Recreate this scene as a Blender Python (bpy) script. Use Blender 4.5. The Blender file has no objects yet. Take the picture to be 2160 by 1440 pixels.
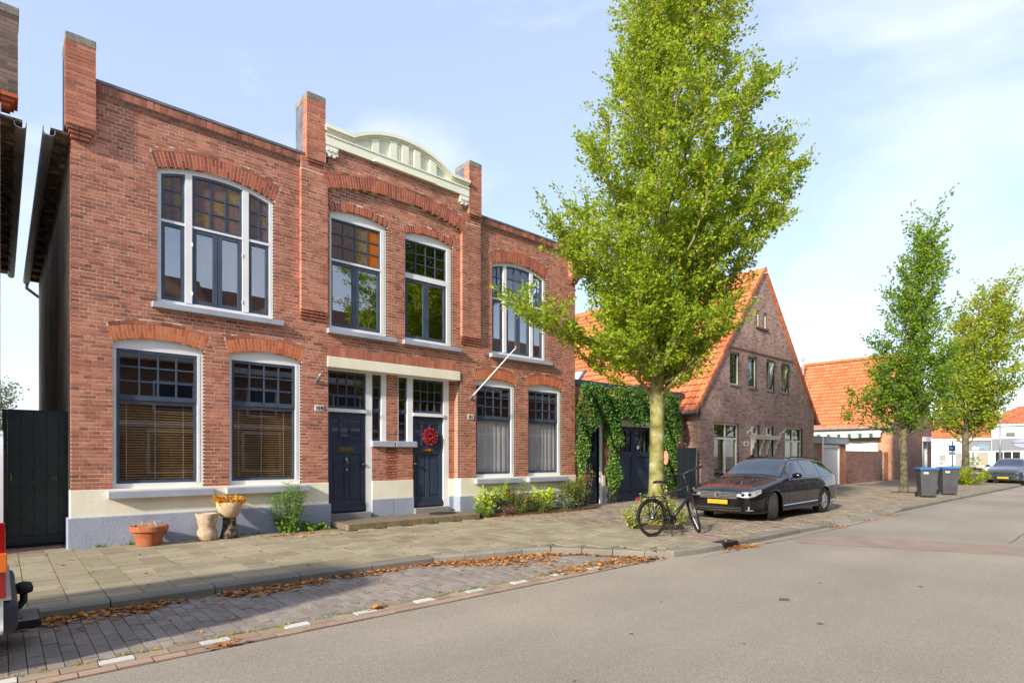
import bpy, bmesh, math, random
from mathutils import Vector, Matrix

scene = bpy.context.scene
R = math.radians
random.seed(7)

# ------------------------------------------------------------------ camera
SW = -0.05          # pavement level
RD = -0.15          # road level
cam_d = bpy.data.cameras.new('camera'); cam = bpy.data.objects.new('camera', cam_d)
scene.collection.objects.link(cam); scene.camera = cam
cam.location = (-0.865, -11.79, 1.45)
cam.rotation_euler = (R(90), 0, -R(41.52))
cam_d.sensor_width = 36; cam_d.lens = 20.333; cam_d.shift_y = 0.112
cam_d.clip_start = 0.05; cam_d.clip_end = 3000

# ------------------------------------------------------------------ sky, sun, exposure
SUN_EL, SUN_AZ = 25.0, 194.0      # azimuth: direction TOWARDS the sun, degrees from +X counter-clockwise
world = bpy.data.worlds.new('World'); scene.world = world; world.use_nodes = True
wn = world.node_tree; wn.nodes.clear()
def wnode(t, **k):
    n = wn.nodes.new(t)
    for a, b in k.items(): setattr(n, a, b)
    return n
sky = wnode('ShaderNodeTexSky', sky_type='NISHITA', sun_disc=False, sun_elevation=R(SUN_EL),
            sun_rotation=R(90 - SUN_AZ), altitude=0, air_density=1.0, dust_density=0.6, ozone_density=1.0)
tc = wnode('ShaderNodeTexCoord'); mp = wnode('ShaderNodeMapping'); mp.inputs['Scale'].default_value = (1.0, 1.0, 2.6)
mp.inputs['Location'].default_value = (5.5, 0.7, 2.9)
mp.inputs['Rotation'].default_value = (0, 0, 0.8)
n1 = wnode('ShaderNodeTexNoise'); n1.inputs['Scale'].default_value = 1.9; n1.inputs['Detail'].default_value = 8; n1.inputs['Roughness'].default_value = 0.52
n1.inputs['Distortion'].default_value = 0.35
cr = wnode('ShaderNodeValToRGB'); cr.color_ramp.elements[0].position = 0.48; cr.color_ramp.elements[1].position = 0.76
cr.color_ramp.elements[0].color = (0.0, 0.0, 0.0, 1); cr.color_ramp.elements[1].color = (0.9, 0.9, 0.9, 1)
mix = wnode('ShaderNodeMix', data_type='RGBA')
mix.inputs['B'].default_value = (3.3, 3.45, 3.8, 1)
veil = wnode('ShaderNodeMix', data_type='RGBA'); veil.inputs['Factor'].default_value = 0.6; veil.inputs['B'].default_value = (2.0, 2.3, 3.05, 1)   # thin even high cloud
bg = wnode('ShaderNodeBackground'); bg.inputs['Strength'].default_value = 0.12
wo = wnode('ShaderNodeOutputWorld')
L = wn.links.new
L(tc.outputs['Generated'], mp.inputs['Vector']); L(mp.outputs['Vector'], n1.inputs['Vector']); L(n1.outputs['Fac'], cr.inputs['Fac'])
L(cr.outputs['Color'], mix.inputs['Factor']); L(sky.outputs['Color'], veil.inputs['A']); L(veil.outputs['Result'], mix.inputs['A']); L(mix.outputs['Result'], bg.inputs['Color'])
L(bg.outputs['Background'], wo.inputs['Surface'])

sun_d = bpy.data.lights.new('sun', 'SUN'); sun = bpy.data.objects.new('sun', sun_d); scene.collection.objects.link(sun)
sun_d.energy = 2.35; sun_d.angle = R(3.0); sun_d.color = (1.0, 0.90, 0.76)
sdir = Vector((math.cos(R(SUN_EL)) * math.cos(R(SUN_AZ)), math.cos(R(SUN_EL)) * math.sin(R(SUN_AZ)), math.sin(R(SUN_EL))))
sun.rotation_euler = sdir.to_track_quat('Z', 'Y').to_euler()
sun.location = (-20, -20, 30)

scene.view_settings.view_transform = 'Standard'; scene.view_settings.look = 'None'
scene.view_settings.gamma = 1; scene.view_settings.use_curve_mapping = False
scene.view_settings.exposure = 1.57
scene.render.engine = 'CYCLES'
scene.cycles.max_bounces = 6; scene.cycles.transparent_max_bounces = 16
scene.cycles.use_denoising = True

# ------------------------------------------------------------------ helpers
COL = scene.collection
def lin(c):
    return tuple(((v / 255) / 12.92 if v / 255 <= .04045 else (((v / 255) + .055) / 1.055) ** 2.4) for v in c) + (1,)
rnd = random.random
def ru(a, b): return a + (b - a) * random.random()

def tag(o, label=None, cat=None, group=None, kind=None):
    if label: o['label'] = label
    if cat: o['category'] = cat
    if group: o['group'] = group
    if kind: o['kind'] = kind
    return o
def thing(name, label, cat, loc=(0, 0, 0), rz=0, group=None):
    o = bpy.data.objects.new(name, None); COL.objects.link(o)
    o.location = loc; o.rotation_euler = (0, 0, rz); o.empty_display_size = .2
    return tag(o, label, cat, group)

MATS = {}
def mat(name, cols, rough=.65, metal=0., spec=.4, tint=False, var=.0, vscale=3., fine=0., fscale=60., bump=0., bscale=80.,
        coat=0., emit=None, transl=0., streak=0., sscale=(2.2, 2.2, .35)):
    """cols: one sRGB colour or list of (pos, colour) used as a ramp over the per-piece tint (or noise)."""
    m = bpy.data.materials.new(name); m.use_nodes = True; MATS[name] = m
    nt = m.node_tree; N = nt.nodes; b = N['Principled BSDF']; LK = nt.links.new
    if not isinstance(cols, list): cols = [(0, cols), (1, cols)]
    geo = N.new('ShaderNodeNewGeometry')
    ramp = N.new('ShaderNodeValToRGB'); el = ramp.color_ramp.elements
    for i, (p, c) in enumerate(cols):
        e = el[i] if i < 2 else el.new(p)
        e.position = p
    for i, (p, c) in enumerate(sorted(cols, key=lambda q: q[0])):
        el[i].color = lin(c)
    if tint:
        at = N.new('ShaderNodeAttribute'); at.attribute_name = 'tint'; LK(at.outputs['Fac'], ramp.inputs['Fac'])
    else:
        nz = N.new('ShaderNodeTexNoise'); nz.inputs['Scale'].default_value = vscale; nz.inputs['Detail'].default_value = 5
        LK(geo.outputs['Position'], nz.inputs['Vector'])
        mr = N.new('ShaderNodeMapRange'); mr.inputs[1].default_value = .3; mr.inputs[2].default_value = .7
        LK(nz.outputs['Fac'], mr.inputs[0]); LK(mr.outputs[0], ramp.inputs['Fac'])
    col = ramp.outputs['Color']
    def modulate(col, scale, amt, detail=4):
        nz = N.new('ShaderNodeTexNoise'); nz.inputs['Scale'].default_value = scale; nz.inputs['Detail'].default_value = detail
        LK(geo.outputs['Position'], nz.inputs['Vector'])
        mr = N.new('ShaderNodeMapRange'); mr.inputs[1].default_value = .25; mr.inputs[2].default_value = .75
        mr.inputs[3].default_value = 1 - amt; mr.inputs[4].default_value = 1 + amt
        LK(nz.outputs['Fac'], mr.inputs[0])
        mx = N.new('ShaderNodeVectorMath'); mx.operation = 'SCALE'
        LK(col, mx.inputs[0]); LK(mr.outputs[0], mx.inputs['Scale'])
        return mx.outputs[0]
    if var: col = modulate(col, vscale, var)
    if streak:
        mpn = N.new('ShaderNodeMapping'); mpn.inputs['Scale'].default_value = sscale; LK(geo.outputs['Position'], mpn.inputs['Vector'])
        nz = N.new('ShaderNodeTexNoise'); nz.inputs['Scale'].default_value = 1.; nz.inputs['Detail'].default_value = 6; nz.inputs['Roughness'].default_value = .62; LK(mpn.outputs[0], nz.inputs['Vector'])
        mr = N.new('ShaderNodeMapRange'); mr.inputs[1].default_value = .36; mr.inputs[2].default_value = .62; mr.inputs[3].default_value = 1 - streak; mr.inputs[4].default_value = 1 + streak * .35
        LK(nz.outputs['Fac'], mr.inputs[0]); mx = N.new('ShaderNodeVectorMath'); mx.operation = 'SCALE'; LK(col, mx.inputs[0]); LK(mr.outputs[0], mx.inputs['Scale']); col = mx.outputs[0]
    if fine: col = modulate(col, fscale, fine, 2)
    LK(col, b.inputs['Base Color'])
    b.inputs['Roughness'].default_value = rough; b.inputs['Metallic'].default_value = metal
    b.inputs['Specular IOR Level'].default_value = spec
    if coat: b.inputs['Coat Weight'].default_value = coat; b.inputs['Coat Roughness'].default_value = .03
    if bump:
        nz = N.new('ShaderNodeTexNoise'); nz.inputs['Scale'].default_value = bscale; nz.inputs['Detail'].default_value = 4
        LK(geo.outputs['Position'], nz.inputs['Vector'])
        bp = N.new('ShaderNodeBump'); bp.inputs['Strength'].default_value = bump; bp.inputs['Distance'].default_value = .01
        LK(nz.outputs['Fac'], bp.inputs['Height']); LK(bp.outputs[0], b.inputs['Normal'])
    if transl:
        tr = N.new('ShaderNodeBsdfTranslucent'); LK(col, tr.inputs['Color'])
        ms = N.new('ShaderNodeMixShader'); ms.inputs[0].default_value = transl
        out = [n for n in N if n.type == 'OUTPUT_MATERIAL'][0]
        LK(b.outputs[0], ms.inputs[1]); LK(tr.outputs[0], ms.inputs[2]); LK(ms.outputs[0], out.inputs['Surface'])
    if emit:
        b.inputs['Emission Color'].default_value = lin(emit[0]); b.inputs['Emission Strength'].default_value = emit[1]
    return m

def glass(name, tintc=(255, 255, 255), f0=.06, rough=0.0, tr=1.0, wav=0.0):
    m = bpy.data.materials.new(name); m.use_nodes = True; MATS[name] = m
    nt = m.node_tree; N = nt.nodes; LK = nt.links.new; N.clear()
    out = N.new('ShaderNodeOutputMaterial'); lw = N.new('ShaderNodeLayerWeight'); lw.inputs['Blend'].default_value = .5
    pw = N.new('ShaderNodeMath'); pw.operation = 'POWER'; pw.inputs[1].default_value = 5; LK(lw.outputs['Facing'], pw.inputs[0])
    fr = N.new('ShaderNodeMapRange'); fr.inputs[3].default_value = f0; fr.inputs[4].default_value = 1; LK(pw.outputs[0], fr.inputs[0])
    gl = N.new('ShaderNodeBsdfGlossy'); gl.inputs['Roughness'].default_value = rough
    t = N.new('ShaderNodeBsdfTransparent'); c = lin(tintc); t.inputs['Color'].default_value = (c[0] * tr, c[1] * tr, c[2] * tr, 1)
    ms = N.new('ShaderNodeMixShader')
    LK(fr.outputs[0], ms.inputs[0]); LK(t.outputs[0], ms.inputs[1]); LK(gl.outputs[0], ms.inputs[2]); LK(ms.outputs[0], out.inputs['Surface'])
    if wav:
        geo = N.new('ShaderNodeNewGeometry'); nz = N.new('ShaderNodeTexNoise'); nz.inputs['Scale'].default_value = 1.6; nz.inputs['Detail'].default_value = 1
        LK(geo.outputs['Position'], nz.inputs['Vector'])
        bp = N.new('ShaderNodeBump'); bp.inputs['Strength'].default_value = wav; bp.inputs['Distance'].default_value = .02
        LK(nz.outputs['Fac'], bp.inputs['Height']); LK(bp.outputs[0], gl.inputs['Normal'])
    return m

class MB:
    def __init__(s): s.v = []; s.f = []; s.t = []
    def add(s, vs, fs, t=0.):
        o = len(s.v); s.v += [tuple(p) for p in vs]
        for q in fs: s.f.append(tuple(i + o for i in q)); s.t.append(t)
        return s
    def box(s, x0, x1, y0, y1, z0, z1, t=0.):
        return s.add([(x0, y0, z0), (x1, y0, z0), (x1, y1, z0), (x0, y1, z0), (x0, y0, z1), (x1, y0, z1), (x1, y1, z1), (x0, y1, z1)],
                     [(0, 3, 2, 1), (4, 5, 6, 7), (0, 1, 5, 4), (1, 2, 6, 5), (2, 3, 7, 6), (3, 0, 4, 7)], t)
    def hexa(s, b, tp, t=0.):          # bottom 4 points ccw, top 4 points
        return s.add(list(b) + list(tp), [(0, 3, 2, 1), (4, 5, 6, 7), (0, 1, 5, 4), (1, 2, 6, 5), (2, 3, 7, 6), (3, 0, 4, 7)], t)
    def strip(s, xs, zlo, zhi, y0, y1, t=0.):   # solid between two curves in the xz plane
        n = len(xs); vs = []
        for x in xs:
            a, b = zlo(x), zhi(x)
            vs += [(x, y0, a), (x, y0, b), (x, y1, a), (x, y1, b)]
        fs = []
        for i in range(n - 1):
            p = 4 * i; q = p + 4
            fs += [(p, q, q + 1, p + 1), (p + 2, p + 3, q + 3, q + 2), (p + 1, q + 1, q + 3, p + 3), (p, p + 2, q + 2, q)]
        e = 4 * (n - 1)
        fs += [(0, 1, 3, 2), (e, e + 2, e + 3, e + 1)]
        return s.add(vs, fs, t)
    def prism(s, poly, a, b, axis='y', t=0.):
        n = len(poly)
        if axis == 'y': mk = lambda p, c: (p[0], c, p[1])
        elif axis == 'x': mk = lambda p, c: (c, p[0], p[1])
        else: mk = lambda p, c: (p[0], p[1], c)
        vs = [mk(p, a) for p in poly] + [mk(p, b) for p in poly]
        fs = [tuple(range(n)), tuple(range(2 * n - 1, n - 1, -1))]
        fs += [(i, (i + 1) % n, n + (i + 1) % n, n + i) for i in range(n)]
        return s.add(vs, fs, t)
    def tube(s, pts, r, n=6, t=0., cap=True):
        pts = [Vector(p) for p in pts]; m = len(pts)
        rr = r if isinstance(r, (list, tuple)) else [r] * m
        vs = []; up = None
        for i, p in enumerate(pts):
            d = (pts[min(i + 1, m - 1)] - pts[max(i - 1, 0)])
            if d.length < 1e-9: d = Vector((0, 0, 1))
            d.normalize()
            if up is None:
                up = d.orthogonal().normalized()
            else:
                up = (up - d * up.dot(d))
                up = up.normalized() if up.length > 1e-6 else d.orthogonal().normalized()
            w = d.cross(up)
            for k in range(n):
                a = 2 * math.pi * k / n
                vs.append(p + (up * math.cos(a) + w * math.sin(a)) * rr[i])
        fs = []
        for i in range(m - 1):
            for k in range(n):
                k2 = (k + 1) % n
                fs.append((i * n + k, i * n + k2, (i + 1) * n + k2, (i + 1) * n + k))
        if cap:
            fs.append(tuple(range(n - 1, -1, -1))); fs.append(tuple((m - 1) * n + k for k in range(n)))
        return s.add(vs, fs, t)
    def ring(s, c, axis, rad, r, n=40, k=6, t=0., sy=1.0):
        ax = Vector(axis).normalized(); u = ax.orthogonal().normalized(); w = ax.cross(u); c = Vector(c)
        vs = []; fs = []
        for i in range(n):
            a = 2 * math.pi * i / n; d = u * math.cos(a) + w * math.sin(a)
            for j in range(k):
                b = 2 * math.pi * j / k
                vs.append(c + d * (rad + r * math.cos(b)) + ax * (r * sy * math.sin(b)))
        for i in range(n):
            for j in range(k):
                fs.append((i * k + j, ((i + 1) % n) * k + j, ((i + 1) % n) * k + (j + 1) % k, i * k + (j + 1) % k))
        return s.add(vs, fs, t)
    def lathe(s, prof, c=(0, 0, 0), n=24, axis='z', t=0., cap=True):
        vs = []; fs = []; c = Vector(c)
        for (r, h) in prof:
            for k in range(n):
                a = 2 * math.pi * k / n
                p = (r * math.cos(a), r * math.sin(a), h) if axis == 'z' else ((r * math.cos(a), h, r * math.sin(a)) if axis == 'y' else (h, r * math.cos(a), r * math.sin(a)))
                vs.append(c + Vector(p))
        for i in range(len(prof) - 1):
            for k in range(n):
                fs.append((i * n + k, i * n + (k + 1) % n, (i + 1) * n + (k + 1) % n, (i + 1) * n + k))
        if cap: fs.append(tuple(range(n))); fs.append(tuple((len(prof) - 1) * n + k for k in range(n)))
        return s.add(vs, fs, t)
    def quad(s, a, b, c, d, t=0.): return s.add([a, b, c, d], [(0, 1, 2, 3)], t)
    def mesh(s, name, m, smooth=False):
        me = bpy.data.meshes.new(name); me.from_pydata(s.v, [], s.f)
        if any(s.t):
            at = me.attributes.new('tint', 'FLOAT', 'FACE'); at.data.foreach_set('value', s.t)
        if m is not None: me.materials.append(MATS[m] if isinstance(m, str) else m)
        if smooth: me.polygons.foreach_set('use_smooth', [True] * len(me.polygons))
        me.update(); return me
    def build(s, name, m, parent=None, smooth=False, fix=True, bevel=0., kind=None, loc=None):
        me = s.mesh(name, m, smooth)
        if fix:
            bm = bmesh.new(); bm.from_mesh(me); bmesh.ops.recalc_face_normals(bm, faces=bm.faces); bm.to_mesh(me); bm.free()
        o = bpy.data.objects.new(name, me); COL.objects.link(o)
        if parent: o.parent = parent
        if loc: o.location = loc
        if bevel:
            b = o.modifiers.new('bevel', 'BEVEL'); b.width = bevel; b.segments = 2; b.limit_method = 'ANGLE'; b.angle_limit = R(40)
        if kind: o['kind'] = kind
        return o

def share(name, me, parent=None, loc=(0, 0, 0), rot=(0, 0, 0), scale=(1, 1, 1)):
    o = bpy.data.objects.new(name, me); COL.objects.link(o)
    if parent: o.parent = parent
    o.location = loc; o.rotation_euler = rot; o.scale = scale
    return o
def copy_tree(o, parent=None):
    c = o.copy(); COL.objects.link(c); c.parent = parent
    for ch in o.children: copy_tree(ch, c)
    return c

UNIT = {}
def unit_box(m, tints=10):
    """a few unit cubes that differ only in their tint value, shared by many pieces"""
    if m not in UNIT:
        UNIT[m] = []
        for i in range(tints):
            b = MB(); b.box(-.5, .5, -.5, .5, -.5, .5, .03 + .94 * i / (tints - 1)); UNIT[m].append(b.mesh(m + '_piece', m))
    return UNIT[m]
def piece(name, m, parent, x0, x1, y0, y1, z0, z1, t, roty=0.):
    l = unit_box(m); me = l[min(len(l) - 1, int(t * len(l)))]
    return share(name, me, parent, ((x0 + x1) / 2, (y0 + y1) / 2, (z0 + z1) / 2), (0, roty, 0), (x1 - x0, y1 - y0, z1 - z0))
# ------------------------------------------------------------------ materials
mat('brick_red', [(0, (128, 84, 72)), (.3, (166, 104, 84)), (.6, (184, 118, 95)), (.85, (196, 132, 107)), (1, (148, 98, 87))], .85, spec=.2, tint=True, streak=.22, var=.16, vscale=1.3, fine=.22, fscale=45, bump=.35, bscale=90)
mat('brick_orange', [(0, (176, 92, 58)), (.5, (194, 108, 68)), (1, (204, 124, 84))], .85, spec=.2, tint=True, var=.15, vscale=2., fine=.18, fscale=45, bump=.3, bscale=90)
mat('brick_arch', [(0, (138, 72, 56)), (.5, (170, 90, 66)), (1, (186, 108, 80))], .85, spec=.2, tint=True, var=.18, vscale=2., fine=.2, fscale=45, bump=.3, bscale=90)
mat('brick_brown', [(0, (126, 98, 90)), (.4, (174, 140, 126)), (.75, (192, 160, 144)), (1, (150, 114, 106))], .88, spec=.2, tint=True, streak=.15, var=.12, vscale=1.2, fine=.2, fscale=30)
mat('brick_tan', [(0, (160, 100, 70)), (.5, (186, 128, 92)), (1, (196, 146, 112))], .88, spec=.2, tint=True, var=.12, vscale=1.2, fine=.15, fscale=30)
mat('brick_purple', [(0, (98, 68, 62)), (.5, (134, 98, 88)), (1, (154, 116, 104))], .88, spec=.2, tint=True, var=.12, vscale=1.2, fine=.15, fscale=30)
mat('brick_grey', [(0, (88, 74, 70)), (.5, (120, 100, 92)), (1, (140, 118, 106))], .88, spec=.2, tint=True, var=.12, vscale=2, fine=.2, fscale=40)
mat('mortar', [(0, (200, 180, 160)), (1, (222, 206, 186))], .95, spec=.1, vscale=2.2, fine=.12, fscale=60)
mat('mortar_grey', [(0, (170, 156, 146)), (1, (194, 182, 170))], .95, spec=.1, vscale=2.2, fine=.12, fscale=60)
mat('render_grey', [(0, (150, 138, 124)), (.5, (186, 174, 158)), (1, (204, 194, 180))], .95, spec=.1, vscale=.8, fine=.1, fscale=20, bump=.3, bscale=30)
mat('cream_paint', [(0, (226, 219, 196)), (1, (238, 234, 214))], .7, streak=.06, vscale=1.5, fine=.03, fscale=20, bump=.25, bscale=25)
mat('plinth_paint', [(0, (146, 154, 172)), (1, (162, 169, 186))], .7, streak=.10, vscale=1.8, fine=.05, fscale=25, bump=.45, bscale=28)
mat('sill_paint', [(0, (150, 156, 170)), (1, (168, 174, 186))], .6, vscale=3, fine=.04, fscale=40)
mat('white_paint', [(0, (226, 226, 226)), (1, (238, 238, 238))], .45, vscale=2, fine=.02)
mat('cornice_paint', [(0, (230, 230, 208)), (1, (240, 240, 222))], .55, vscale=2, fine=.03, fscale=20)
mat('sash_paint', [(0, (62, 74, 92)), (1, (74, 87, 106))], .35, vscale=4, fine=.05)
mat('door_paint', [(0, (46, 57, 74)), (1, (58, 70, 90))], .3, vscale=2, fine=.06, fscale=12)
mat('lead', [(0, (92, 96, 104)), (1, (122, 126, 134))], .6, metal=.2, vscale=4, fine=.1)
mat('concrete_cap', [(0, (112, 106, 98)), (1, (150, 144, 134))], .95, vscale=5, fine=.2, fscale=30, bump=.5, bscale=40)
mat('zinc', [(0, (128, 132, 138)), (1, (158, 162, 168))], .5, metal=.5, vscale=4, fine=.06)
mat('dark_metal', (30, 31, 34), .45, metal=.4)
mat('black_plastic', (22, 22, 24), .55)
mat('brass', (150, 118, 60), .35, metal=.9)
mat('bronze', (96, 78, 56), .4, metal=.8)
mat('chrome', (205, 208, 212), .12, metal=1.)
mat('eave_wood', [(0, (74, 62, 50)), (.6, (120, 104, 88)), (1, (190, 178, 160))], .9, vscale=6, fine=.2)
mat('gate_wood', [(0, (24, 36, 40)), (1, (38, 54, 58))], .38, tint=True, var=.25, vscale=2.5, fine=.25, fscale=14)
mat('granite', [(0, (120, 116, 112)), (1, (150, 146, 140))], .8, vscale=40, fine=.25, fscale=120)
mat('plate_white', (226, 224, 214), .3)
mat('ink', (24, 24, 26), .5)
mat('slat_wood', [(0, (176, 132, 74)), (1, (204, 162, 100))], .5, vscale=8)
mat('cord', (214, 200, 170), .8)
mat('net_curtain', (240, 240, 242), .9, transl=.25)
mat('room', [(0, (96, 84, 72)), (1, (120, 108, 94))], .9, vscale=1)
mat('drape_dark', (40, 26, 42), .9)
mat('lamp_yellow', (214, 176, 96), .7)
mat('roof_felt', (70, 70, 72), .9)
mat('tile_orange', [(0, (104, 60, 42)), (.06, (182, 98, 60)), (.35, (202, 114, 72)), (.7, (214, 128, 84)), (1, (190, 116, 82))], .7, spec=.3, tint=True, var=.10, vscale=1.2, fine=.14, fscale=14)  # first stop: painted shade for the tile edges
mat('tile_dark', [(0, (96, 66, 50)), (1, (132, 92, 70))], .8, tint=True, fine=.2, fscale=12)
mat('terracotta', [(0, (150, 84, 52)), (1, (180, 108, 70))], .85, vscale=6, fine=.12, fscale=30)
mat('stone_pot', [(0, (140, 122, 100)), (.5, (178, 158, 132)), (1, (198, 180, 154))], .95, vscale=9, fine=.25, fscale=40, bump=.6, bscale=45)
mat('stone_urn', [(0, (178, 150, 118)), (1, (206, 182, 150))], .9, vscale=7, fine=.12, fscale=30, bump=.3, bscale=30)
mat('stone_dark', [(0, (34, 30, 28)), (.55, (64, 56, 50)), (1, (150, 128, 104))], .95, vscale=14, fine=.2, fscale=50, bump=.6, bscale=45)
mat('soil', [(0, (58, 44, 32)), (1, (98, 76, 54))], 1., vscale=12, fine=.3, fscale=60, bump=.6, bscale=60)
mat('straw', [(0, (150, 122, 82)), (1, (190, 160, 112))], .9, tint=True)
G_ = dict(rough=.5, spec=.3, tint=True)
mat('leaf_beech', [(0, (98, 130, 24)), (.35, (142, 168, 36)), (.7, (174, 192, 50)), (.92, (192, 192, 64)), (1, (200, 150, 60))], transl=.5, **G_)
mat('leaf_green', [(0, (76, 112, 26)), (.5, (116, 152, 40)), (.9, (152, 174, 54)), (1, (170, 154, 60))], transl=.48, **G_)
mat('leaf_yellow_green', [(0, (100, 130, 26)), (.4, (148, 170, 40)), (.8, (178, 186, 60)), (1, (196, 156, 74))], transl=.5, **G_)
mat('leaf_vine', [(0, (42, 82, 30)), (.5, (80, 126, 50)), (.85, (122, 162, 66)), (.97, (150, 168, 80)), (1, (160, 110, 70))], transl=.25, **G_)
mat('leaf_shrub', [(0, (44, 74, 22)), (.4, (92, 120, 36)), (.75, (140, 150, 50)), (.93, (160, 110, 60)), (1, (150, 50, 40))], transl=.3, **G_)
mat('leaf_lime', [(0, (120, 150, 30)), (.5, (178, 200, 50)), (1, (210, 220, 90))], transl=.35, **G_)
mat('leaf_grey', [(0, (74, 96, 60)), (1, (150, 160, 120))], transl=.3, **G_)
mat('leaf_willow', [(0, (76, 116, 44)), (.5, (122, 160, 70)), (1, (164, 190, 104))], transl=.4, **G_)
mat('leaf_purple', [(0, (70, 46, 52)), (.5, (110, 76, 76)), (1, (150, 120, 110))], transl=.2, **G_)
mat('leaf_autumn', [(0, (130, 110, 20)), (.5, (180, 140, 30)), (1, (190, 90, 40))], transl=.4, **G_)
mat('leaf_variegated', [(0, (110, 134, 40)), (.5, (170, 180, 80)), (1, (216, 214, 140))], transl=.35, **G_)
mat('leaf_dry', [(0, (128, 80, 44)), (.4, (176, 112, 58)), (.75, (200, 138, 76)), (1, (204, 172, 116))], .8, tint=True, transl=.2)
mat('leaf_gold', [(0, (190, 120, 24)), (.5, (222, 160, 40)), (1, (232, 190, 80))], .7, tint=True, transl=.3)
mat('weed', [(0, (62, 104, 24)), (.6, (112, 150, 44)), (1, (150, 170, 70))], .6, tint=True, transl=.3)
mat('weed_dry', [(0, (150, 128, 60)), (.6, (190, 160, 90)), (1, (140, 150, 60))], .8, tint=True, transl=.2)
mat('berry', [(0, (84, 8, 14)), (.6, (146, 24, 34)), (1, (196, 92, 92))], .4, tint=True)
mat('flower_red', [(0, (200, 30, 50)), (1, (214, 80, 90))], .6, tint=True)
mat('bark_lime', [(0, (86, 84, 48)), (.4, (128, 124, 66)), (.75, (146, 142, 96)), (1, (172, 170, 138))], .9, vscale=5, fine=.18, fscale=40, bump=.5, bscale=30)
mat('bark_grey', [(0, (62, 58, 46)), (.5, (94, 88, 68)), (1, (120, 114, 90))], .95, vscale=6, fine=.25, fscale=30, bump=.6, bscale=30)
mat('wood_cut', [(0, (176, 116, 90)), (1, (206, 156, 130))], .9, vscale=20)
mat('asphalt', [(0, (144, 135, 123)), (.5, (153, 144, 131)), (1, (162, 152, 137))], .92, spec=.2, streak=.07, sscale=(.10, .9, 1), vscale=.35, fine=.42, fscale=95, bump=.55, bscale=160)
mat('asphalt_patch', [(0, (140, 122, 110)), (1, (156, 138, 124))], .95, vscale=2, fine=.22, fscale=120, bump=.6, bscale=120)
mat('joint_sand', [(0, (96, 88, 66)), (.6, (128, 118, 92)), (1, (104, 108, 64))], 1., vscale=5, fine=.2, fscale=60)
mat('joint_dark', [(0, (70, 64, 54)), (1, (100, 92, 74))], 1., vscale=5, fine=.2, fscale=60)
mat('slab', [(0, (138, 129, 106)), (.35, (152, 143, 119)), (.7, (162, 153, 129)), (1, (150, 138, 118))], .95, spec=.2, tint=True, var=.12, vscale=1.6, fine=.16, fscale=70, bump=.4, bscale=110)
mat('bay_brick', [(0, (134, 125, 117)), (.5, (142, 133, 125)), (1, (151, 142, 133))], .95, spec=.2, tint=True, var=.12, vscale=1.5, fine=.18, fscale=90, bump=.5, bscale=110)
mat('bay_brick_sandy', [(0, (142, 126, 108)), (1, (164, 148, 126))], .95, spec=.2, tint=True, var=.1, vscale=2, fine=.15, fscale=80, bump=.4, bscale=100)
mat('white_stone', [(0, (186, 184, 176)), (1, (206, 204, 196))], .8, tint=True, vscale=8, fine=.08, fscale=60)
mat('red_stone', [(0, (146, 122, 108)), (1, (168, 142, 124))], .9, tint=True, fine=.15, fscale=60)
mat('kerb', [(0, (122, 117, 107)), (.5, (136, 131, 120)), (1, (148, 143, 131))], .95, spec=.2, tint=True, var=.14, vscale=2.2, fine=.24, fscale=110, bump=.5, bscale=120)
mat('paver_brown', [(0, (120, 109, 95)), (.5, (140, 128, 111)), (1, (158, 145, 124))], .95, spec=.2, tint=True, var=.14, vscale=1.1, fine=.12, fscale=60, bump=.3, bscale=90)
mat('pavement', [(0, (120, 110, 96)), (.5, (140, 130, 114)), (1, (154, 144, 126))], .95, spec=.2, vscale=.9, fine=.12, fscale=30, bump=.4, bscale=60)
mat('car_black', [(0, (15, 10, 12)), (1, (17, 12, 14))], .5, spec=.1, coat=1.)
mat('car_grey', [(0, (66, 72, 82)), (1, (70, 76, 86))], .35, metal=.4, coat=1.)
mat('car_dark', (30, 36, 46), .3, coat=1.)
mat('car_white', (214, 214, 216), .3, coat=1.)
mat('car_red', (120, 34, 30), .3, coat=1.)
mat('bumper_plastic', (50, 54, 64), .5)
mat('rubber', [(0, (26, 25, 24)), (1, (42, 40, 38))], .85, vscale=30, bump=.3, bscale=120)
mat('rim_silver', (176, 180, 186), .3, metal=.7)
mat('plate_yellow', [(0, (176, 148, 34)), (1, (190, 164, 50))], .5, vscale=6)
mat('lens_red', (176, 16, 16), .2, coat=1.)
mat('lens_orange', (224, 110, 24), .2, coat=1.)
mat('lamp_glass', (190, 194, 198), .1, metal=.55, coat=1.)
mat('alu_tread', (172, 174, 178), .35, metal=.8)
mat('bike_black', (38, 38, 42), .35)
mat('bike_steel', (120, 122, 128), .35, metal=.8)
mat('leather', (24, 23, 24), .5)
mat('bin_grey', [(0, (62, 64, 68)), (1, (76, 78, 82))], .6, vscale=3)
mat('bin_blue', (40, 112, 176), .5)
mat('window_green', (44, 62, 54), .4)
mat('cream_frame', (226, 222, 204), .5)
mat('awning_cream', (222, 216, 196), .8)
mat('awning_green', (40, 104, 78), .8)
mat('shutter', (206, 206, 210), .5)
mat('panel_grey', (150, 154, 162), .6)
mat('white_wall', [(0, (226, 224, 218)), (1, (236, 234, 228))], .8, vscale=.5)
mat('shop_grey', (120, 124, 128), .6)
mat('sign_blue', (30, 110, 190), .5)
mat('sign_lightblue', (120, 180, 220), .5)
mat('sign_white', (236, 236, 236), .5)
mat('ind_blue', (60, 120, 180), .6)
mat('interior_dark', (34, 32, 32), .9)
mat('seat_dark', (86, 86, 88), .8)
glass('glass_clear', f0=.09, tr=.92, wav=.02)
glass('glass_house', f0=.12, tr=.9, wav=.02)
glass('glass_sky', f0=.30, tr=.9, wav=.03)
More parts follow.
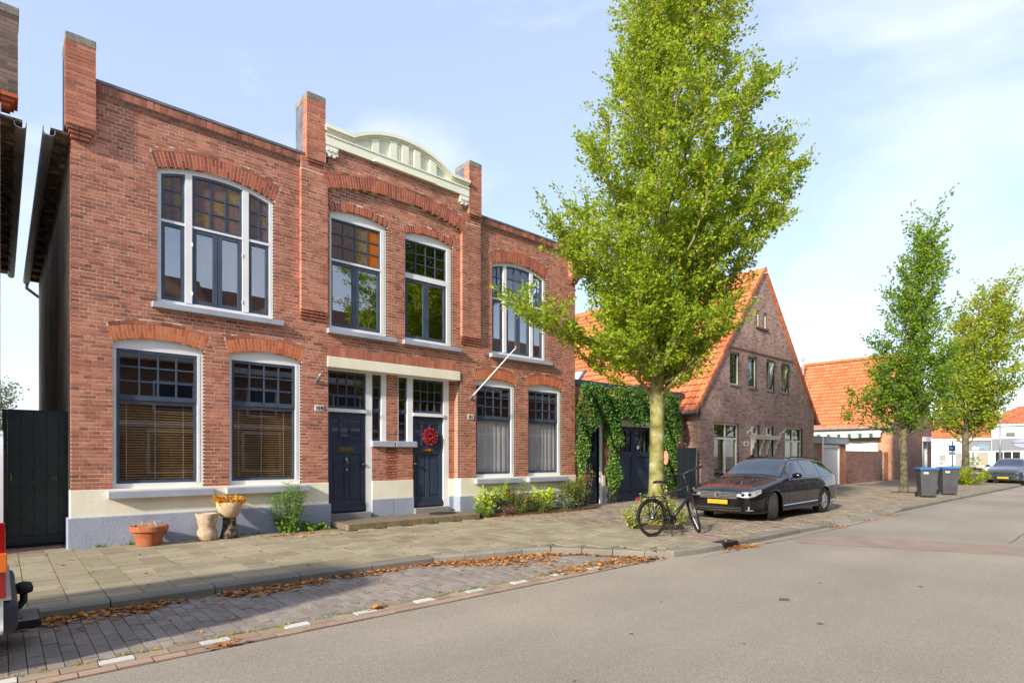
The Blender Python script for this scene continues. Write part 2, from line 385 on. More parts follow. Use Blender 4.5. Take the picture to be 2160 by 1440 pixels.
glass('glass_low', f0=.08, tr=.94, wav=.015)
mat('glass_amber', [(0, (150, 70, 8)), (1, (196, 110, 20))], .12, vscale=60, bump=.5, bscale=70)
mat('glass_honey', [(0, (96, 78, 50)), (1, (136, 112, 70))], .14, vscale=30, bump=.4, bscale=70)
mat('glass_rose', [(0, (92, 68, 62)), (1, (116, 90, 82))], .14, vscale=20, bump=.3, bscale=70)
glass('glass_green', (120, 140, 110), .10, .01, .8)
mat('asphalt_spot', (92, 86, 80), .9)
mat('brick_moss', [(0, (96, 88, 62)), (.5, (120, 110, 80)), (1, (140, 120, 92))], .95, tint=True, fine=.2, fscale=50)
# ------------------------------------------------------------------ small tools used by the setting
CAMP = Vector(cam.location); _s, _c = math.sin(R(41.52)), math.cos(R(41.52))
def view(p):
    u = p[0] - CAMP.x; v = p[1] - CAMP.y; Z = _s * u + _c * v; xc = _c * u - _s * v
    return xc, Z
def inview(p, m=.95):
    xc, Z = view(p); return Z > .5 and -m < xc / Z < m
def leaf(mb, p, d, size, w=.55, t=.5, fold=.25):
    """one folded leaf: d is the direction of its midrib"""
    d = Vector(d).normalized(); a = d.orthogonal().normalized(); b = d.cross(a)
    th = rnd() * 6.283; sd = a * math.cos(th) + b * math.sin(th); nn = d.cross(sd)
    p = Vector(p); m = p + d * size * .48
    mb.add([p, m + sd * size * w * .5 + nn * size * fold * .3, p + d * size, m - sd * size * w * .5 + nn * size * fold * .3], [(0, 1, 2), (0, 2, 3)], max(.01, min(1, t)))
def rvec(up=0.):
    while True:
        v = Vector((ru(-1, 1), ru(-1, 1), ru(-1, 1)))
        if .05 < v.length < 1: return (v.normalized() + Vector((0, 0, up))).normalized()

# ------------------------------------------------------------------ the ground
g = MB(); g.quad((-900, -900, -.30), (1500, -900, -.30), (1500, 900, -.30), (-900, 900, -.30))
tag(g.build('ground', 'pavement'), 'grey-brown ground reaching out to the horizon', kind='structure')
r = MB(); r.quad((-120, -13.2, RD), (66, -13.2, RD), (66, -6.60, RD), (-120, -6.60, RD))
r.quad((66, -120, RD), (76, -120, RD), (76, 120, RD), (66, 120, RD))
tag(r.build('road', 'asphalt'), 'weathered beige-grey asphalt carriageway in front of the houses', kind='structure')
# repaired strip across the road and small oil spots
road = bpy.data.objects['road']
p = MB(); p.prism([(10.7, -6.95), (11.6, -7.2), (12.6, -10.0), (12.0, -13.0), (11.0, -13.0), (11.35, -10.1), (10.2, -7.3)], RD + .002, RD + .005, 'z')
p.build('asphalt_patch', 'asphalt_patch', road)

KP = [(-60, -4.47), (3.9, -4.50), (4.6, -4.72), (5.45, -4.90), (5.88, -5.10), (6.3, -5.60), (6.62, -6.15), (6.98, -6.56), (7.45, -6.72), (8.3, -6.75), (62, -6.72)]
KW = .20
def kerb_y(x, inner=False):
    for (a, b), (c, d) in zip(KP, KP[1:]):
        if a <= x <= c:
            y = b + (d - b) * (x - a) / (c - a)
            return y + (KW * math.hypot(1, (d - b) / (c - a)) if inner else 0)
    return -6.72
# body of the pavement under the slabs
def offset(path, w):
    out = []
    for i, (x, y) in enumerate(path):
        a = path[max(0, i - 1)]; b = path[min(len(path) - 1, i + 1)]
        d = Vector((b[0] - a[0], b[1] - a[1], 0)).normalized(); n = Vector((-d.y, d.x, 0))
        out.append((x + n.x * w, y + n.y * w))
    return out
KI = offset(KP, KW)
pv = MB()
vs = [(x, y, SW - .014) for x, y in KI] + [(x, 60, SW - .014) for x, y in KI]
n = len(KI); pv.add(vs, [(i, i + 1, n + i + 1, n + i) for i in range(n - 1)])
pavement = tag(pv.build('pavement', 'joint_sand'), 'grey paved footpath between the houses and the kerb', kind='structure')

# slabs 33 cm, joints running from the houses to the kerb
slabs = []; T = .33
x = -4.29; ci = 0
while x < 8.6:
    y = -.02 - (ci % 2) * T / 2
    xa, xb = x + .004, x + T - .004
    while y > -7:
        lim = max(kerb_y(x, True), kerb_y(x + T, True)) + .006
        y0, y1 = y - T + .004, y - .004
        if y1 < lim + .03: break
        y0 = max(y0, lim); cx, cy = (xa + xb) / 2, (y0 + y1) / 2
        bad = (4.35 < cx < 7.85 and cy > -.86) or (7.7 < cx and cy > -.62 - .06 * (cx - 7.7)) or (abs(cx - 9.6) < .6 and abs(cy + 4.6) < .6)
        if not bad: slabs.append((xa, xb, y0, y1, ru(-.003, .003)))
        y -= T
    x += T; ci += 1
def spread(items, centre, name, m, parent, limit=300, z_of=None, lab=None):
    """largest pieces become objects, the rest one joined part"""
    def key(q):
        p = centre(q); xc, Z = view(p)
        return (0 if inview(p) else 1, Z)
    items = sorted(items, key=key)
    near, rest = items[:limit], items[limit:]
    for q in near:
        x0, x1, y0, y1, z0, z1, t = z_of(q); piece(name, m, parent, x0, x1, y0, y1, z0, z1, t)
    if rest:
        b = MB()
        for q in rest: b.box(*z_of(q))
        b.build(name, m, parent, fix=False, kind='stuff')
spread(slabs, lambda q: (q[0], q[2]), 'slab', 'slab', pavement, z_of=lambda q: (q[0], q[1], q[2], q[3], SW - .04, SW + q[4], rnd()))
# smaller brown pavers on the drive and further along the street
pav = MB()
x = 8.61; ci = 0
while x < 40:
    w, l = (.107, .214) if x < 22 else (.214, .428)
    y = -.05 - (ci % 2) * l / 2
    while True:
        lim = max(kerb_y(x, True), kerb_y(x + w, True)) + .006
        y0, y1 = y - l + .003, y - .003
        if y1 < lim + .03: break
        y0 = max(y0, lim); cx, cy = x + w / 2, (y0 + y1) / 2
        bad = (cx < 12.1 and cy > -.62 - .1 * (cx - 7.7)) or (math.hypot(cx - 9.62, cy + 4.6) < .42) or (math.hypot(cx - 27.3, cy + 4.57) < .4) or (math.hypot(cx - 38.4, cy + 4.6) < .5)
        if not bad and inview((cx, cy), .93): pav.box(x + .003, x + w - .003, y0, y1, SW - .03, SW + ru(-.004, .003), max(.01, rnd()))
        y -= l
    x += w; ci += 1
pav.build('paver', 'paver_brown', pavement, fix=False, kind='stuff')
# brown pavers in front of the gate
gp = MB()
for i in range(9):
    for j in range(8):
        xx = -.87 + i * .105 + (j % 2) * .05
        if xx + .1 < -.0: gp.box(xx, xx + .1, .0 + j * .1, .0 + j * .1 + .095, SW - .03, SW + ru(-.004, .004), .2 + .5 * rnd())
gp.build('gate_paver', 'red_stone', pavement, fix=False, kind='stuff')

# kerb stones
kb = MB()
for (a, b), (c, d), (e, f2), (h, i2) in zip(KP, KP[1:], KI, KI[1:]):
    kb.add([(a, b + .02, RD - .12), (c, d + .02, RD - .12), (h, i2, RD - .12), (e, f2, RD - .12), (a, b + .02, SW - .03), (c, d + .02, SW - .03), (h, i2, SW - .03), (e, f2, SW - .03)], [(0, 1, 5, 4), (4, 5, 6, 7)])
# between the lowered stones the bed has to stay below them
kb.v = [(vx, vy, min(vz, RD - .02)) for vx, vy, vz in kb.v]
kerb = tag(kb.build('kerb', 'joint_dark'), 'grey concrete kerb along the footpath', kind='structure')
def along(path, s):
    for (a, b), (c, d) in zip(path, path[1:]):
        l = math.hypot(c - a, d - b)
        if s <= l: return (a + (c - a) * s / l, b + (d - b) * s / l), ((c - a) / l, (d - b) / l)
        s -= l
    return path[-1], (1, 0)
s = 53.0
def drop(x):
    if x < 12.3 or x > 18.3: return 0.
    if x < 13.1: return (x - 12.3) / .8
    if x > 17.5: return (18.3 - x) / .8
    return 1.
while s < 100:
    (xa, ya), da = along(KP, s + .006); (xb, yb), db = along(KP, s + .994)
    ln = 1.0 if not (3.5 < xa < 8.2) else .5
    (xb, yb), db = along(KP, s + ln - .006)
    da = db = ((xb - xa) / (ln - .012), (yb - ya) / (ln - .012))
    na, nb = (-da[1], da[0]), (-db[1], db[0])
    ja = ru(-.003, .003); k = MB()
    def prof(x, y, n_):
        dr = drop(x); zt = SW + .004 + ja - dr * .075
        w = KW if dr == 0 else KW
        q = [(0, RD - .14), (0, zt - .025), (.025, zt), (w, SW + .004 + ja), (w, RD - .14)]
        return [(x + n_[0] * o, y + n_[1] * o, z) for o, z in q]
    A = prof(xa, ya, na); B = prof(xb, yb, nb)
    k.add(A + B, [(0, 1, 2, 3, 4), (9, 8, 7, 6, 5)] + [(i, (i + 1) % 5, 5 + (i + 1) % 5, 5 + i) for i in range(5)], .1 + .8 * rnd())
    k.build('kerb_stone', 'kerb', kerb)
    s += ln

# parking bay: dark bricks laid with their length towards the kerb
bay = MB(); bay.quad((-60, -6.62, RD - .012), (7.3, -6.62, RD - .012), (7.3, -4.3, RD - .012), (-60, -4.3, RD - .012))
bay_o = tag(bay.build('parking_bay', 'joint_dark'), 'dark grey brick parking bay between kerb and asphalt', kind='structure')
bb = []; x = -6.0; ci = 0; W_, L_ = .108, .216
while x < 7.0:
    y = -6.245 + (ci % 2) * L_ / 2 - L_ / 2
    while True:
        y0, y1 = max(y + .003, -6.245), y + L_ - .003
        lim = min(kerb_y(x), kerb_y(x + W_)) - .006
        if y0 > lim - .02: break
        y1 = min(y1, lim)
        if y1 - y0 > .02 and x > -1.2: bb.append((x + .003, x + W_ - .003, y0, y1))
        y += L_
    x += W_; ci += 1
spread(bb, lambda q: (q[0], q[2]), 'bay_brick', 'bay_brick', bay_o, z_of=lambda q: (q[0], q[1], q[2], q[3], RD - .05, RD + ru(-.004, .003), rnd()))
# edge row: white marker stones, sandy stones between, red row outside
x = -1.72; i = 0
ed = MB()
while x < 7.0:
    white = i % 3 == 0 and x < 5.6
    if x < 6.7:
        piece('marker_stone' if white else 'edge_stone', 'white_stone' if white else 'bay_brick_sandy', bay_o, x + .004, x + .233, (-6.385 if white else -6.41), (-6.27 if white else -6.255), RD - .05, RD + (.004 if white else ru(-.003, .002)), rnd())
        for j in range(1):
            if x < 6.2: piece('red_stone', 'red_stone', bay_o, x + .004 + .1, x + .233 + .1, -6.535, -6.416, RD - .05, RD + ru(-.006, .0), rnd())
    x += .2373; i += 1
# far side of the street
op = MB(); op.box(-120, 62, -16.4, -13.2, RD - .1, SW)
tag(op.build('opposite_pavement', 'pavement'), 'footpath on the far side of the street behind the viewer', kind='structure')
# ------------------------------------------------------------------ brick tools
CH = .0655      # course height
def arc(x0, x1, zs, rise):
    """circle through both springings with the given rise"""
    w = (x1 - x0) / 2; Rr = (w * w + rise * rise) / (2 * rise)
    return (x0 + x1) / 2, zs + rise - Rr, Rr
class Opening:
    def __init__(s, x0, x1, z0, zs, rise, vh=.25, top=.06):
        s.x0, s.x1, s.z0, s.zs, s.rise, s.vh, s.top = x0, x1, z0, zs, rise, vh, top
        s.w = (x1 - x0) / 2; s.cx = (x0 + x1) / 2
        if rise: s.c, s.zc, s.R = arc(x0, x1, zs, rise); s.a = math.asin(s.w / s.R) + .004
    def intr(s, x):
        if not s.rise: return s.zs
        return s.zc + math.sqrt(max(0, s.R ** 2 - (x - s.cx) ** 2))
    def half(s, z, ext):
        """half width of what is left open at height z; ext = how far above the intrados"""
        if z < s.z0: return 0
        if z <= s.zs and (not s.rise or z <= s.zc + s.R * math.cos(s.a)): return s.w
        if not s.rise:
            return s.w if z < s.zs + ext else 0
        Ro = s.R + ext; dz = z - s.zc
        if dz >= Ro: return 0
        lim = math.sqrt(Ro * Ro - dz * dz)
        if ext > .01: return max(s.w if z <= s.zs else 0, min(lim, math.tan(s.a + .003) * dz))
        return lim if z > s.zs else s.w
def sub_iv(iv, a, b):
    out = []
    for p, q in iv:
        if b <= p or a >= q: out.append((p, q)); continue
        if a > p: out.append((p, a))
        if b < q: out.append((b, q))
    return out
def lay(x0, x1, z0, z1, cuts, seed=0, ch=CH, L_=.222, head=.55):
    """bricks (x0,x1,z0,z1) of a wall area; cuts(z) gives intervals to leave open"""
    rg = random.Random(seed); out = []; z = z0; k = 0
    while z < z1 - .02:
        zt = min(z + ch, z1); iv = [(x0, x1)]
        for a, b in cuts((z + zt) / 2): iv = sub_iv(iv, a, b)
        for p, q in iv:
            x = p; first = True
            while x < q - .005:
                l = L_ / 2 if rg.random() < head else L_
                if first: l = (.5 if k % 2 else .75) * L_; first = False
                e = x + l
                if q - e < .05: e = q + .0
                e = min(e, q)
                out.append((x + (.0065 if x > p else 0), e - (.0065 if e < q else 0) , z + .0065, zt - .0065)); x = e
        z = zt; k += 1
    return out
def backing(mb, x0, x1, z0, z1, y0, y1, cuts, step=.03):
    z = z0
    while z < z1 - 1e-4:
        zt = min(z + step, z1); iv = [(x0, x1)]
        for a, b in cuts((z + zt) / 2): iv = sub_iv(iv, a, b)
        key = tuple((round(a, 4), round(b, 4)) for a, b in iv)
        while zt < z1 - 1e-4:            # merge equal strips
            z2 = min(zt + step, z1); iv2 = [(x0, x1)]
            for a, b in cuts((zt + z2) / 2): iv2 = sub_iv(iv2, a, b)
            if tuple((round(a, 4), round(b, 4)) for a, b in iv2) != key: break
            zt = z2
        for a, b in iv:
            if b - a > .005: mb.box(a, b, y0, y1, z, zt)
        z = zt
def voussoirs(op, y0, y1, parent, m, name='arch_brick', rows=True, wid=.064):
    n = max(6, int(round(2 * op.a * (op.R + .1) / wid)))
    for i in range(n):
        th = -op.a + 2 * op.a * (i + .5) / n
        def pc(r0, r1, ww, t):
            rm = (r0 + r1) / 2; cx = op.cx + rm * math.sin(th); cz = op.zc + rm * math.cos(th)
            wv = 2 * op.a / n * rm - .014
            l = unit_box(m); me = l[int(t * (len(l) - 1))]
            share(name, me, parent, (cx, (y0 + y1) / 2, cz), (0, th, 0), (wv, y1 - y0, r1 - r0))
        r0, r1 = op.R, op.R + op.vh - .008
        if rows and i % 2: pc(r0, r0 + op.vh * .44, 1, rnd()); pc(r0 + op.vh * .44 + .009, r1, 1, rnd())
        else: pc(r0, r1, 1, rnd())
def hood(mb, op, y0, y1):
    """thin course of bricks that follows the arch on top"""
    Rr = op.R + op.vh; n = max(5, int(2 * op.a * Rr / .19)); aa = op.a - .02 / op.R
    for i in range(n):
        a0 = -aa + 2 * aa * i / n + .006 / Rr; a1 = -aa + 2 * aa * (i + 1) / n - .006 / Rr
        P = lambda r, a, y: (op.cx + r * math.sin(a), y, op.zc + r * math.cos(a))
        mb.hexa([P(Rr, a0, y0), P(Rr, a1, y0), P(Rr, a1, y1), P(Rr, a0, y1)], [P(Rr + op.top, a0, y0), P(Rr + op.top, a1, y0), P(Rr + op.top, a1, y1), P(Rr + op.top, a0, y1)], rnd() * .98 + .01)

# ------------------------------------------------------------------ the double town house
HX0, HX1 = 0.0, 12.12
PX = [(3.745, 4.31), (7.83, 8.42)]            # wide pilasters
house = thing('townhouse', 'red brick double townhouse with tall arched windows, white gable ornament and pale blue plinth', 'house')
W1 = Opening(1.21, 3.235, 4.15, 6.545, .185, .27)
W4 = Opening(8.86, 10.885, 4.15, 6.545, .185, .27)
W2 = Opening(4.39, 5.765, 4.15, 6.68, .10, .17, .0)
W3 = Opening(6.225, 7.585, 4.15, 6.68, .10, .17, .0)
W5 = Opening(.56, 1.967, .86, 3.41, .105, .25)
W6 = Opening(2.40, 3.785, .86, 3.41, .105, .25)
W7 = Opening(8.335, 9.70, .86, 3.40, .10, .25)
W8 = Opening(10.18, 11.54, .86, 3.40, .10, .25)
MAIN = [W1, W2, W3, W4, W5, W6, W7, W8]
BIG = Opening(4.31, 7.83, 4.30, 7.116, .255, .27)
DOORX0, DOORX1, BEAM0, BEAM1 = 4.35, 7.83, 3.35, 3.575
PARA = 7.42
def cuts_main(ext_on):
    def f(z):
        out = []
        for o in MAIN:
            h = o.half(z, (o.vh + o.top) if ext_on else .004)
            if h > 0: out.append((o.cx - h, o.cx + h))
        if z < BEAM1 + (.215 if ext_on else 0): out.append((DOORX0, DOORX1))
        return out
    return f
wl = MB()
backing(wl, HX0 + .012, HX1 - .012, SW - .1, PARA + .2, .004, .30, cuts_main(False))
# spandrel over the big arch, pilasters
def cuts_big(z):
    h = BIG.half(z, .004); return [(BIG.cx - h, BIG.cx + h)] if h > 0 else []
backing(wl, 4.31, 7.83, 7.0, 7.99, -.086, .002, cuts_big)
for a, b in PX: wl.box(a + .004, b - .004, -.086, .002, 4.47, 7.6)
# recess behind the doors
wl.box(5.884, 6.181, .255, .4, SW, 3.4); wl.box(5.521, 6.596, .255, .4, SW, 1.66)
wl.box(7.66, 7.83, .255, .4, SW, 3.4); wl.box(7.833, 7.86, .012, .4, SW, 3.35)
wl.box(4.30, 4.35, .012, .4, SW, 3.35)
wl.box(4.30, 7.9, .30, .45, 3.33, 3.7)
wall = wl.build('wall', 'mortar', house, fix=False)

bricks = []       # (x0,x1,y0,y1,z0,z1,tint)
def tl(z=0): return min(.99, max(.01, random.betavariate(2.2, 2.2)))
BC = cuts_main(True)
def bc2(z):
    o = BC(z)
    if 4.33 < z < 7.3: o = o + [(a, b) for a, b in PX]
    return o
for (a, b, c, d) in lay(HX0, HX1, .89, PARA, bc2, 3):
    if 4.31 < (a + b) / 2 < 7.83 and c > 7.0 and c > BIG.intr((a + b) / 2) - .05: continue
    bricks.append((a, b, -.0 + ru(-.002, .002), .115, c, d, tl()))
# pilasters
for a, b in PX:
    for (p, q, c, d) in lay(a, b, 4.46, 7.36, lambda z: [], int(a * 10)):
        bricks.append((p, q, -.09 + ru(-.002, .002), .02, c, d, tl()))
    for k in range(3):      # corbels at the foot
        for (p, q, c, d) in lay(a, b, 4.285 + k * .06, 4.285 + k * .06 + .056, lambda z: [], k):
            bricks.append((p, q, -.028 - k * .022, .02, c, d, .2 + .3 * rnd()))
    for (p, q, c, d) in lay(a, b, 7.36, 7.62, lambda z: [], int(a * 9)):
        bricks.append((p, q, -.09, .02, c, d, tl()))
# spandrel
def cs(z):
    h = BIG.half(z, BIG.vh + BIG.top); return [(BIG.cx - h, BIG.cx + h)] if h > 0 else []
for (a, b, c, d) in lay(4.31, 7.83, 7.116, 7.99, cs, 8):
    bricks.append((a, b, -.09 + ru(-.002, .002), .012, c, d, tl()))
# door recess walls
for (x0, x1, z0, z1) in [(5.88, 6.185, 1.80, 3.36), (5.517, 6.60, .885, 1.655), (7.655, 7.83, .885, 3.36)]:
    for (a, b, c, d) in lay(x0, x1, z0, z1, lambda z: [], int(x0 * 7)): bricks.append((a, b, .25, .34, c, d, tl()))
z = .89; k = 0
while z < 3.34:            # lit flank of the recess
    ys = [0.118, .18, .25] if k % 2 else [.118, .25]
    for y0, y1 in zip(ys, ys[1:]): bricks.append((7.828, 7.86, y0 + .004, y1 - .004, z + .006, min(z + CH, 3.35) - .006, tl()))
    z += CH; k += 1
# soldier course over the beam
x = DOORX0
while x < DOORX1 - .01:
    bricks.append((x + .004, x + .061, -.004, .115, BEAM1 + .006, BEAM1 + .205, .35 + .5 * rnd())); x += .0656

# chimney-like pillars on the parapet
def pillar(x0, x1, zb, zt, y0=-.15, yb=.06, yl=.45, cor=3, seed=0):
    z = zb; k = 0
    for i in range(cor):
        e = .025 * (cor - i)
        bricks.append((x0 + e, x0 + (x1 - x0) * .45, y0 + e, yb, z + .004, z + .056, .1 + .2 * rnd()))
        bricks.append((x0 + (x1 - x0) * .45 + .008, x1 - e, y0 + e, yb, z + .004, z + .056, .1 + .2 * rnd())); z += .06
    while z < zt - .13:
        xs = [x0, x0 + (x1 - x0) * (.36 if k % 2 else .64), x1]
        for a, b in zip(xs, xs[1:]):
            j = ru(-.004, .004)
            bricks.append((a + (.005 if a > x0 else 0), b - (.005 if b < x1 else 0), y0 + j, yb - .0, z + .006, z + CH - .006, .25 + .55 * rnd()))
        z += CH; k += 1
    q = MB(); q.box(x0 + .004, x1 - .004, y0 + .006, yb - .004, zb + cor * .06, zt - .12); q.build('pillar_core', 'mortar', house, fix=False)
    q = MB(); q.box(x0 + .004, x1 - .004, yb + .002, yl, zb + .18, zt - .05); q.build('pillar_lead', 'lead', house, fix=False)
    q = MB(); q.box(x0 - .004, x1 + .004, y0 - .006, yl + .005, zt - .135, zt); q.build('pillar_cap', 'concrete_cap', house, fix=False, bevel=.012)
pillar(-.085, .315, 6.61, 8.25, seed=1)
pillar(3.835, 4.235, 7.40, 8.93, seed=2)
pillar(8.00, 8.40, 7.40, 8.93, seed=3)
pillar(11.82, 12.205, 6.61, 8.25, seed=4)
# parapet: corbel course, rowlock course, lead
par = []
for x0, x1 in [(.318, 3.835), (8.40, 11.82)]:
    for (a, b, c, d) in lay(x0, x1, 7.42, 7.49, lambda z: [], 5): par.append((a, b, -.03, .1, c, d, .05 + .3 * rnd()))
    x = x0
    while x < x1 - .02:
        h = ru(-.004, .004); par.append((x + .006, min(x + .1, x1) - .006, -.065 + h, .1, 7.497, 7.635, .05 + .45 * rnd() ** 1.5)); x += .1045
    pl = MB(); pl.box(x0, x1, -.025, .1, 7.425, 7.49); pl.box(x0, x1, -.055, .1, 7.492, 7.63); pl.build('parapet_bed', 'mortar_grey', house, fix=False)
    pl2 = MB(); pl2.box(x0 - .0, x1, -.078, .32, 7.638, 7.685); pl2.build('parapet_lead', 'lead', house, fix=False)
bricks += par
# bricks: the 300 that show largest as objects, the rest joined
def bkey(q):
    p = ((q[0] + q[1]) / 2, q[2], 0); xc, Z = view(p); return Z - (q[1] - q[0]) * 4
bricks.sort(key=bkey)
for q in bricks[:300]: piece('brick', 'brick_red', wall, *q)
bm_ = MB()
for q in bricks[300:]: bm_.box(*q)
bm_.build('brick', 'brick_red', wall, fix=False, kind='stuff')
# arches
for o, m in [(W1, 'brick_arch'), (W4, 'brick_arch'), (W2, 'brick_arch'), (W3, 'brick_arch'), (W5, 'brick_orange'), (W6, 'brick_orange'), (W7, 'brick_orange'), (W8, 'brick_orange')]:
    voussoirs(o, .0005, .24, wall, m, rows=o.vh > .2)
voussoirs(BIG, -.0895, .02, wall, 'brick_arch')
hm = MB()
for o in (W1, W4, W5, W6, W7, W8): hood(hm, o, -.003, .1)
hood(hm, BIG, -.093, 0)
hm.build('arch_course', 'brick_red', wall, fix=False, kind='stuff')

# rendered plinth: cream above, blue-grey band below
def plinth(x0, x1, y=0., yb=.3, left=True):
    a = MB(); a.box(x0 - .012, x1 + .012, y - .022, yb, .44, .895); a.build('plinth', 'cream_paint', house, bevel=.008)
    a = MB(); a.box(x0 - .05, x1 + .05, y - .06, yb + .01, SW - .1, .445); a.build('plinth_band', 'plinth_paint', house, bevel=.012)
plinth(0., 4.35); plinth(7.83, 12.12)
a = MB(); a.box(5.517, 6.60, .228, .4, .46, .885); a.build('plinth', 'cream_paint', house, bevel=.006)
a = MB(); a.box(5.50, 6.056, .205, .4, SW + .1, .462); a.build('plinth_band', 'plinth_paint', house, bevel=.008)
a = MB(); a.box(6.058, 6.61, .208, .4, SW + .1, .460); a.build('plinth_band', 'plinth_paint', house, bevel=.008)
a = MB(); a.box(7.655, 7.815, .232, .4, .44, .885); a.build('plinth', 'cream_paint', house)
a = MB(); a.box(7.65, 7.778, .222, .4, SW + .1, .44); a.build('plinth_band', 'plinth_paint', house)
# air grilles in the plinth
for gx in (1.10, 3.20, 8.95):
    a = MB(); a.box(gx, gx + .24, -.0615, -.05, .09, .21); gg = a.build('air_grille', 'interior_dark', house)
    a = MB()
    for i in range(9): a.box(gx + .01 + i * .026, gx + .022 + i * .026, -.068, -.0618, .10, .20)
    a.box(gx - .015, gx + .255, -.068, -.0618, .21, .222); a.box(gx - .015, gx + .255, -.068, -.0618, .078, .09)
    a.build('grille_bar', 'concrete_cap', gg)

# ------------------------------------------------------------------ windows
def lin_n(a, b, n): return [a + (b - a) * i / n for i in range(n + 1)]
def pane(x0, x1, z0, zt, y, m, parent):
    """zt: a number or a function of x"""
    f = zt if callable(zt) else (lambda x: zt)
    mb = MB(); mb.strip(lin_n(x0, x1, 4 if callable(zt) else 1), lambda x: z0, f, y, y + .004)
    return mb.build('pane', m, parent)
def sash(parent, x0, x1, z0, zt, y, nx, nz, mats, w=.05, bar=.022, d=.045, wb=None, zsplit=None):
    """dark sash with panes; zt number or curve"""
    f = zt if callable(zt) else (lambda x: zt); n = 8 if callable(zt) else 1
    wb = wb or w; mb = MB()
    mb.strip([x0, x0 + w], lambda x: z0, lambda x: f(x), y, y + d)
    mb.strip([x1 - w, x1], lambda x: z0, lambda x: f(x), y, y + d)
    mb.box(x0 + w, x1 - w, y, y + d, z0, z0 + wb)
    mb.strip(lin_n(x0 + w, x1 - w, n), lambda x: f(x) - w, lambda x: f(x), y, y + d)
    xi0, xi1, zi0 = x0 + w, x1 - w, z0 + wb
    zi1 = (lambda x: f(x) - w)
    zref = min(zi1(xi0), zi1(xi1), zi1((xi0 + xi1) / 2)) if not callable(zt) else (zi1(xi0) + zi1(xi1)) / 2
    for i in range(1, nx):
        xx = xi0 + (xi1 - xi0) * i / nx; mb.strip([xx - bar / 2, xx + bar / 2], lambda x: zi0, zi1, y + .006, y + d - .006)
    for j in range(1, nz):
        zz = zi0 + (zref - zi0) * j / nz; mb.box(xi0, xi1, y + .008, y + d - .008, zz - bar / 2, zz + bar / 2)
    so = mb.build('sash', 'sash_paint', parent)
    for i in range(nx):
        for j in range(nz):
            a, b = xi0 + (xi1 - xi0) * i / nx, xi0 + (xi1 - xi0) * (i + 1) / nx
            p, q = zi0 + (zref - zi0) * j / nz, zi0 + (zref - zi0) * (j + 1) / nz
            m = mats(i, j) if callable(mats) else mats
            pane(a + .002, b - .002, p + .002, (zi1 if (j == nz - 1 and callable(zt)) else q - .002), y + d * .55, m, parent)
    return so
def sill(parent, x0, x1, zt, y=-.12, th=.10, m='sill_paint', slope=.02, back=.2):
    mb = MB(); mb.prism([(y, zt - th), (back, zt - th), (back, zt + slope), (y, zt)], x0, x1, 'x')
    return mb.build('sill', m, parent, bevel=.006)
def frame(o, y, parts, inset=.075, bottom=.10, head=None, d=.11):
    """white timber frame filling an opening; head None = head follows the arch"""
    mb = MB(); xs = lin_n(o.x0, o.x1, 16)
    mb.strip([o.x0, o.x0 + inset], lambda x: o.z0, o.intr, y, y + d); mb.strip([o.x1 - inset, o.x1], lambda x: o.z0, o.intr, y, y + d)
    mb.box(o.x0 + inset, o.x1 - inset, y, y + d, o.z0, o.z0 + bottom)
    hh = (lambda x: o.intr(x) - .085) if head is None else (lambda x: head)
    mb.strip(lin_n(o.x0 + inset, o.x1 - inset, 16), hh, o.intr, y, y + d)
    for (a, b, c, e) in parts: mb.box(a, b, y - .008, y + d - .01, c, e)
    # small bead just inside the brick
    mb.strip(xs, lambda x: o.intr(x) - .03, lambda x: o.intr(x) + .002, y - .012, y)
    return mb.build('window', 'white_paint', house)
random.seed(21)
def up_mats(i, j): return 'glass_honey' if (i + j) % 3 == 2 else 'glass_rose'
def up_mats2(i, j): return 'glass_honey' if (i * 2 + j) % 3 == 0 else 'glass_rose'
# tall three-light windows upstairs
for o, left in ((W1, True), (W4, False)):
    y = .075; m1, m2 = o.x0 + .455, o.x0 + 1.445; mw = .115
    ft = lambda x: o.intr(x) - .09
    w = frame(o, y, [])
    mb = MB()
    for mm in (m1, m2): mb.strip([mm, mm + mw], lambda x: o.z0 + .1, lambda x: o.intr(x) - .06, y - .01, y + .1)
    mb.box(o.x0 + .07, m1, y, y + .1, 5.645, 5.69); mb.box(m1 + mw, m2, y, y + .1, 5.645, 5.685); mb.box(m2 + mw, o.x1 - .07, y, y + .1, 5.645, 5.69)
    mb.build('mullion', 'white_paint', w)
    gm = up_mats if left else (lambda i, j: 'glass_house')
    sash(w, o.x0 + .078, m1 - .003, 5.69, ft, y + .02, 2, 3, gm if left else gm, w=.04)
    sash(w, m1 + mw + .003, m2 - .003, 5.685, ft, y + .02, 3, 3, up_mats2 if left else gm, w=.04)
    sash(w, m2 + mw + .003, o.x1 - .078, 5.69, ft, y + .02, 2, 3, gm, w=.04)
    sash(w, o.x0 + .078, m1 - .003, o.z0 + .102, 5.643, y + .02, 1, 1, 'glass_sky', w=.06)
    mid = (m1 + mw + m2) / 2
    sash(w, m1 + mw + .003, mid - .004, o.z0 + .102, 5.643, y + .015, 1, 1, 'glass_sky', w=.075)
    sash(w, mid + .004, m2 - .003, o.z0 + .102, 5.643, y + .015, 1, 1, 'glass_sky', w=.075)
    sash(w, m2 + mw + .003, o.x1 - .078, o.z0 + .102, 5.643, y + .02, 1, 1, 'glass_sky', w=.06)
    sill(w, o.x0 - .085, o.x1 + .155, 4.155)
    if left:
        hb = MB()
        for hz in (4.4, 5.3):
            hb.box(m1 + mw - .004, m1 + mw + .012, y - .02, y, hz, hz + .07); hb.box(m2 - .012, m2 + .004, y - .02, y, hz, hz + .07)
        hb.build('hinge', 'white_paint', w)
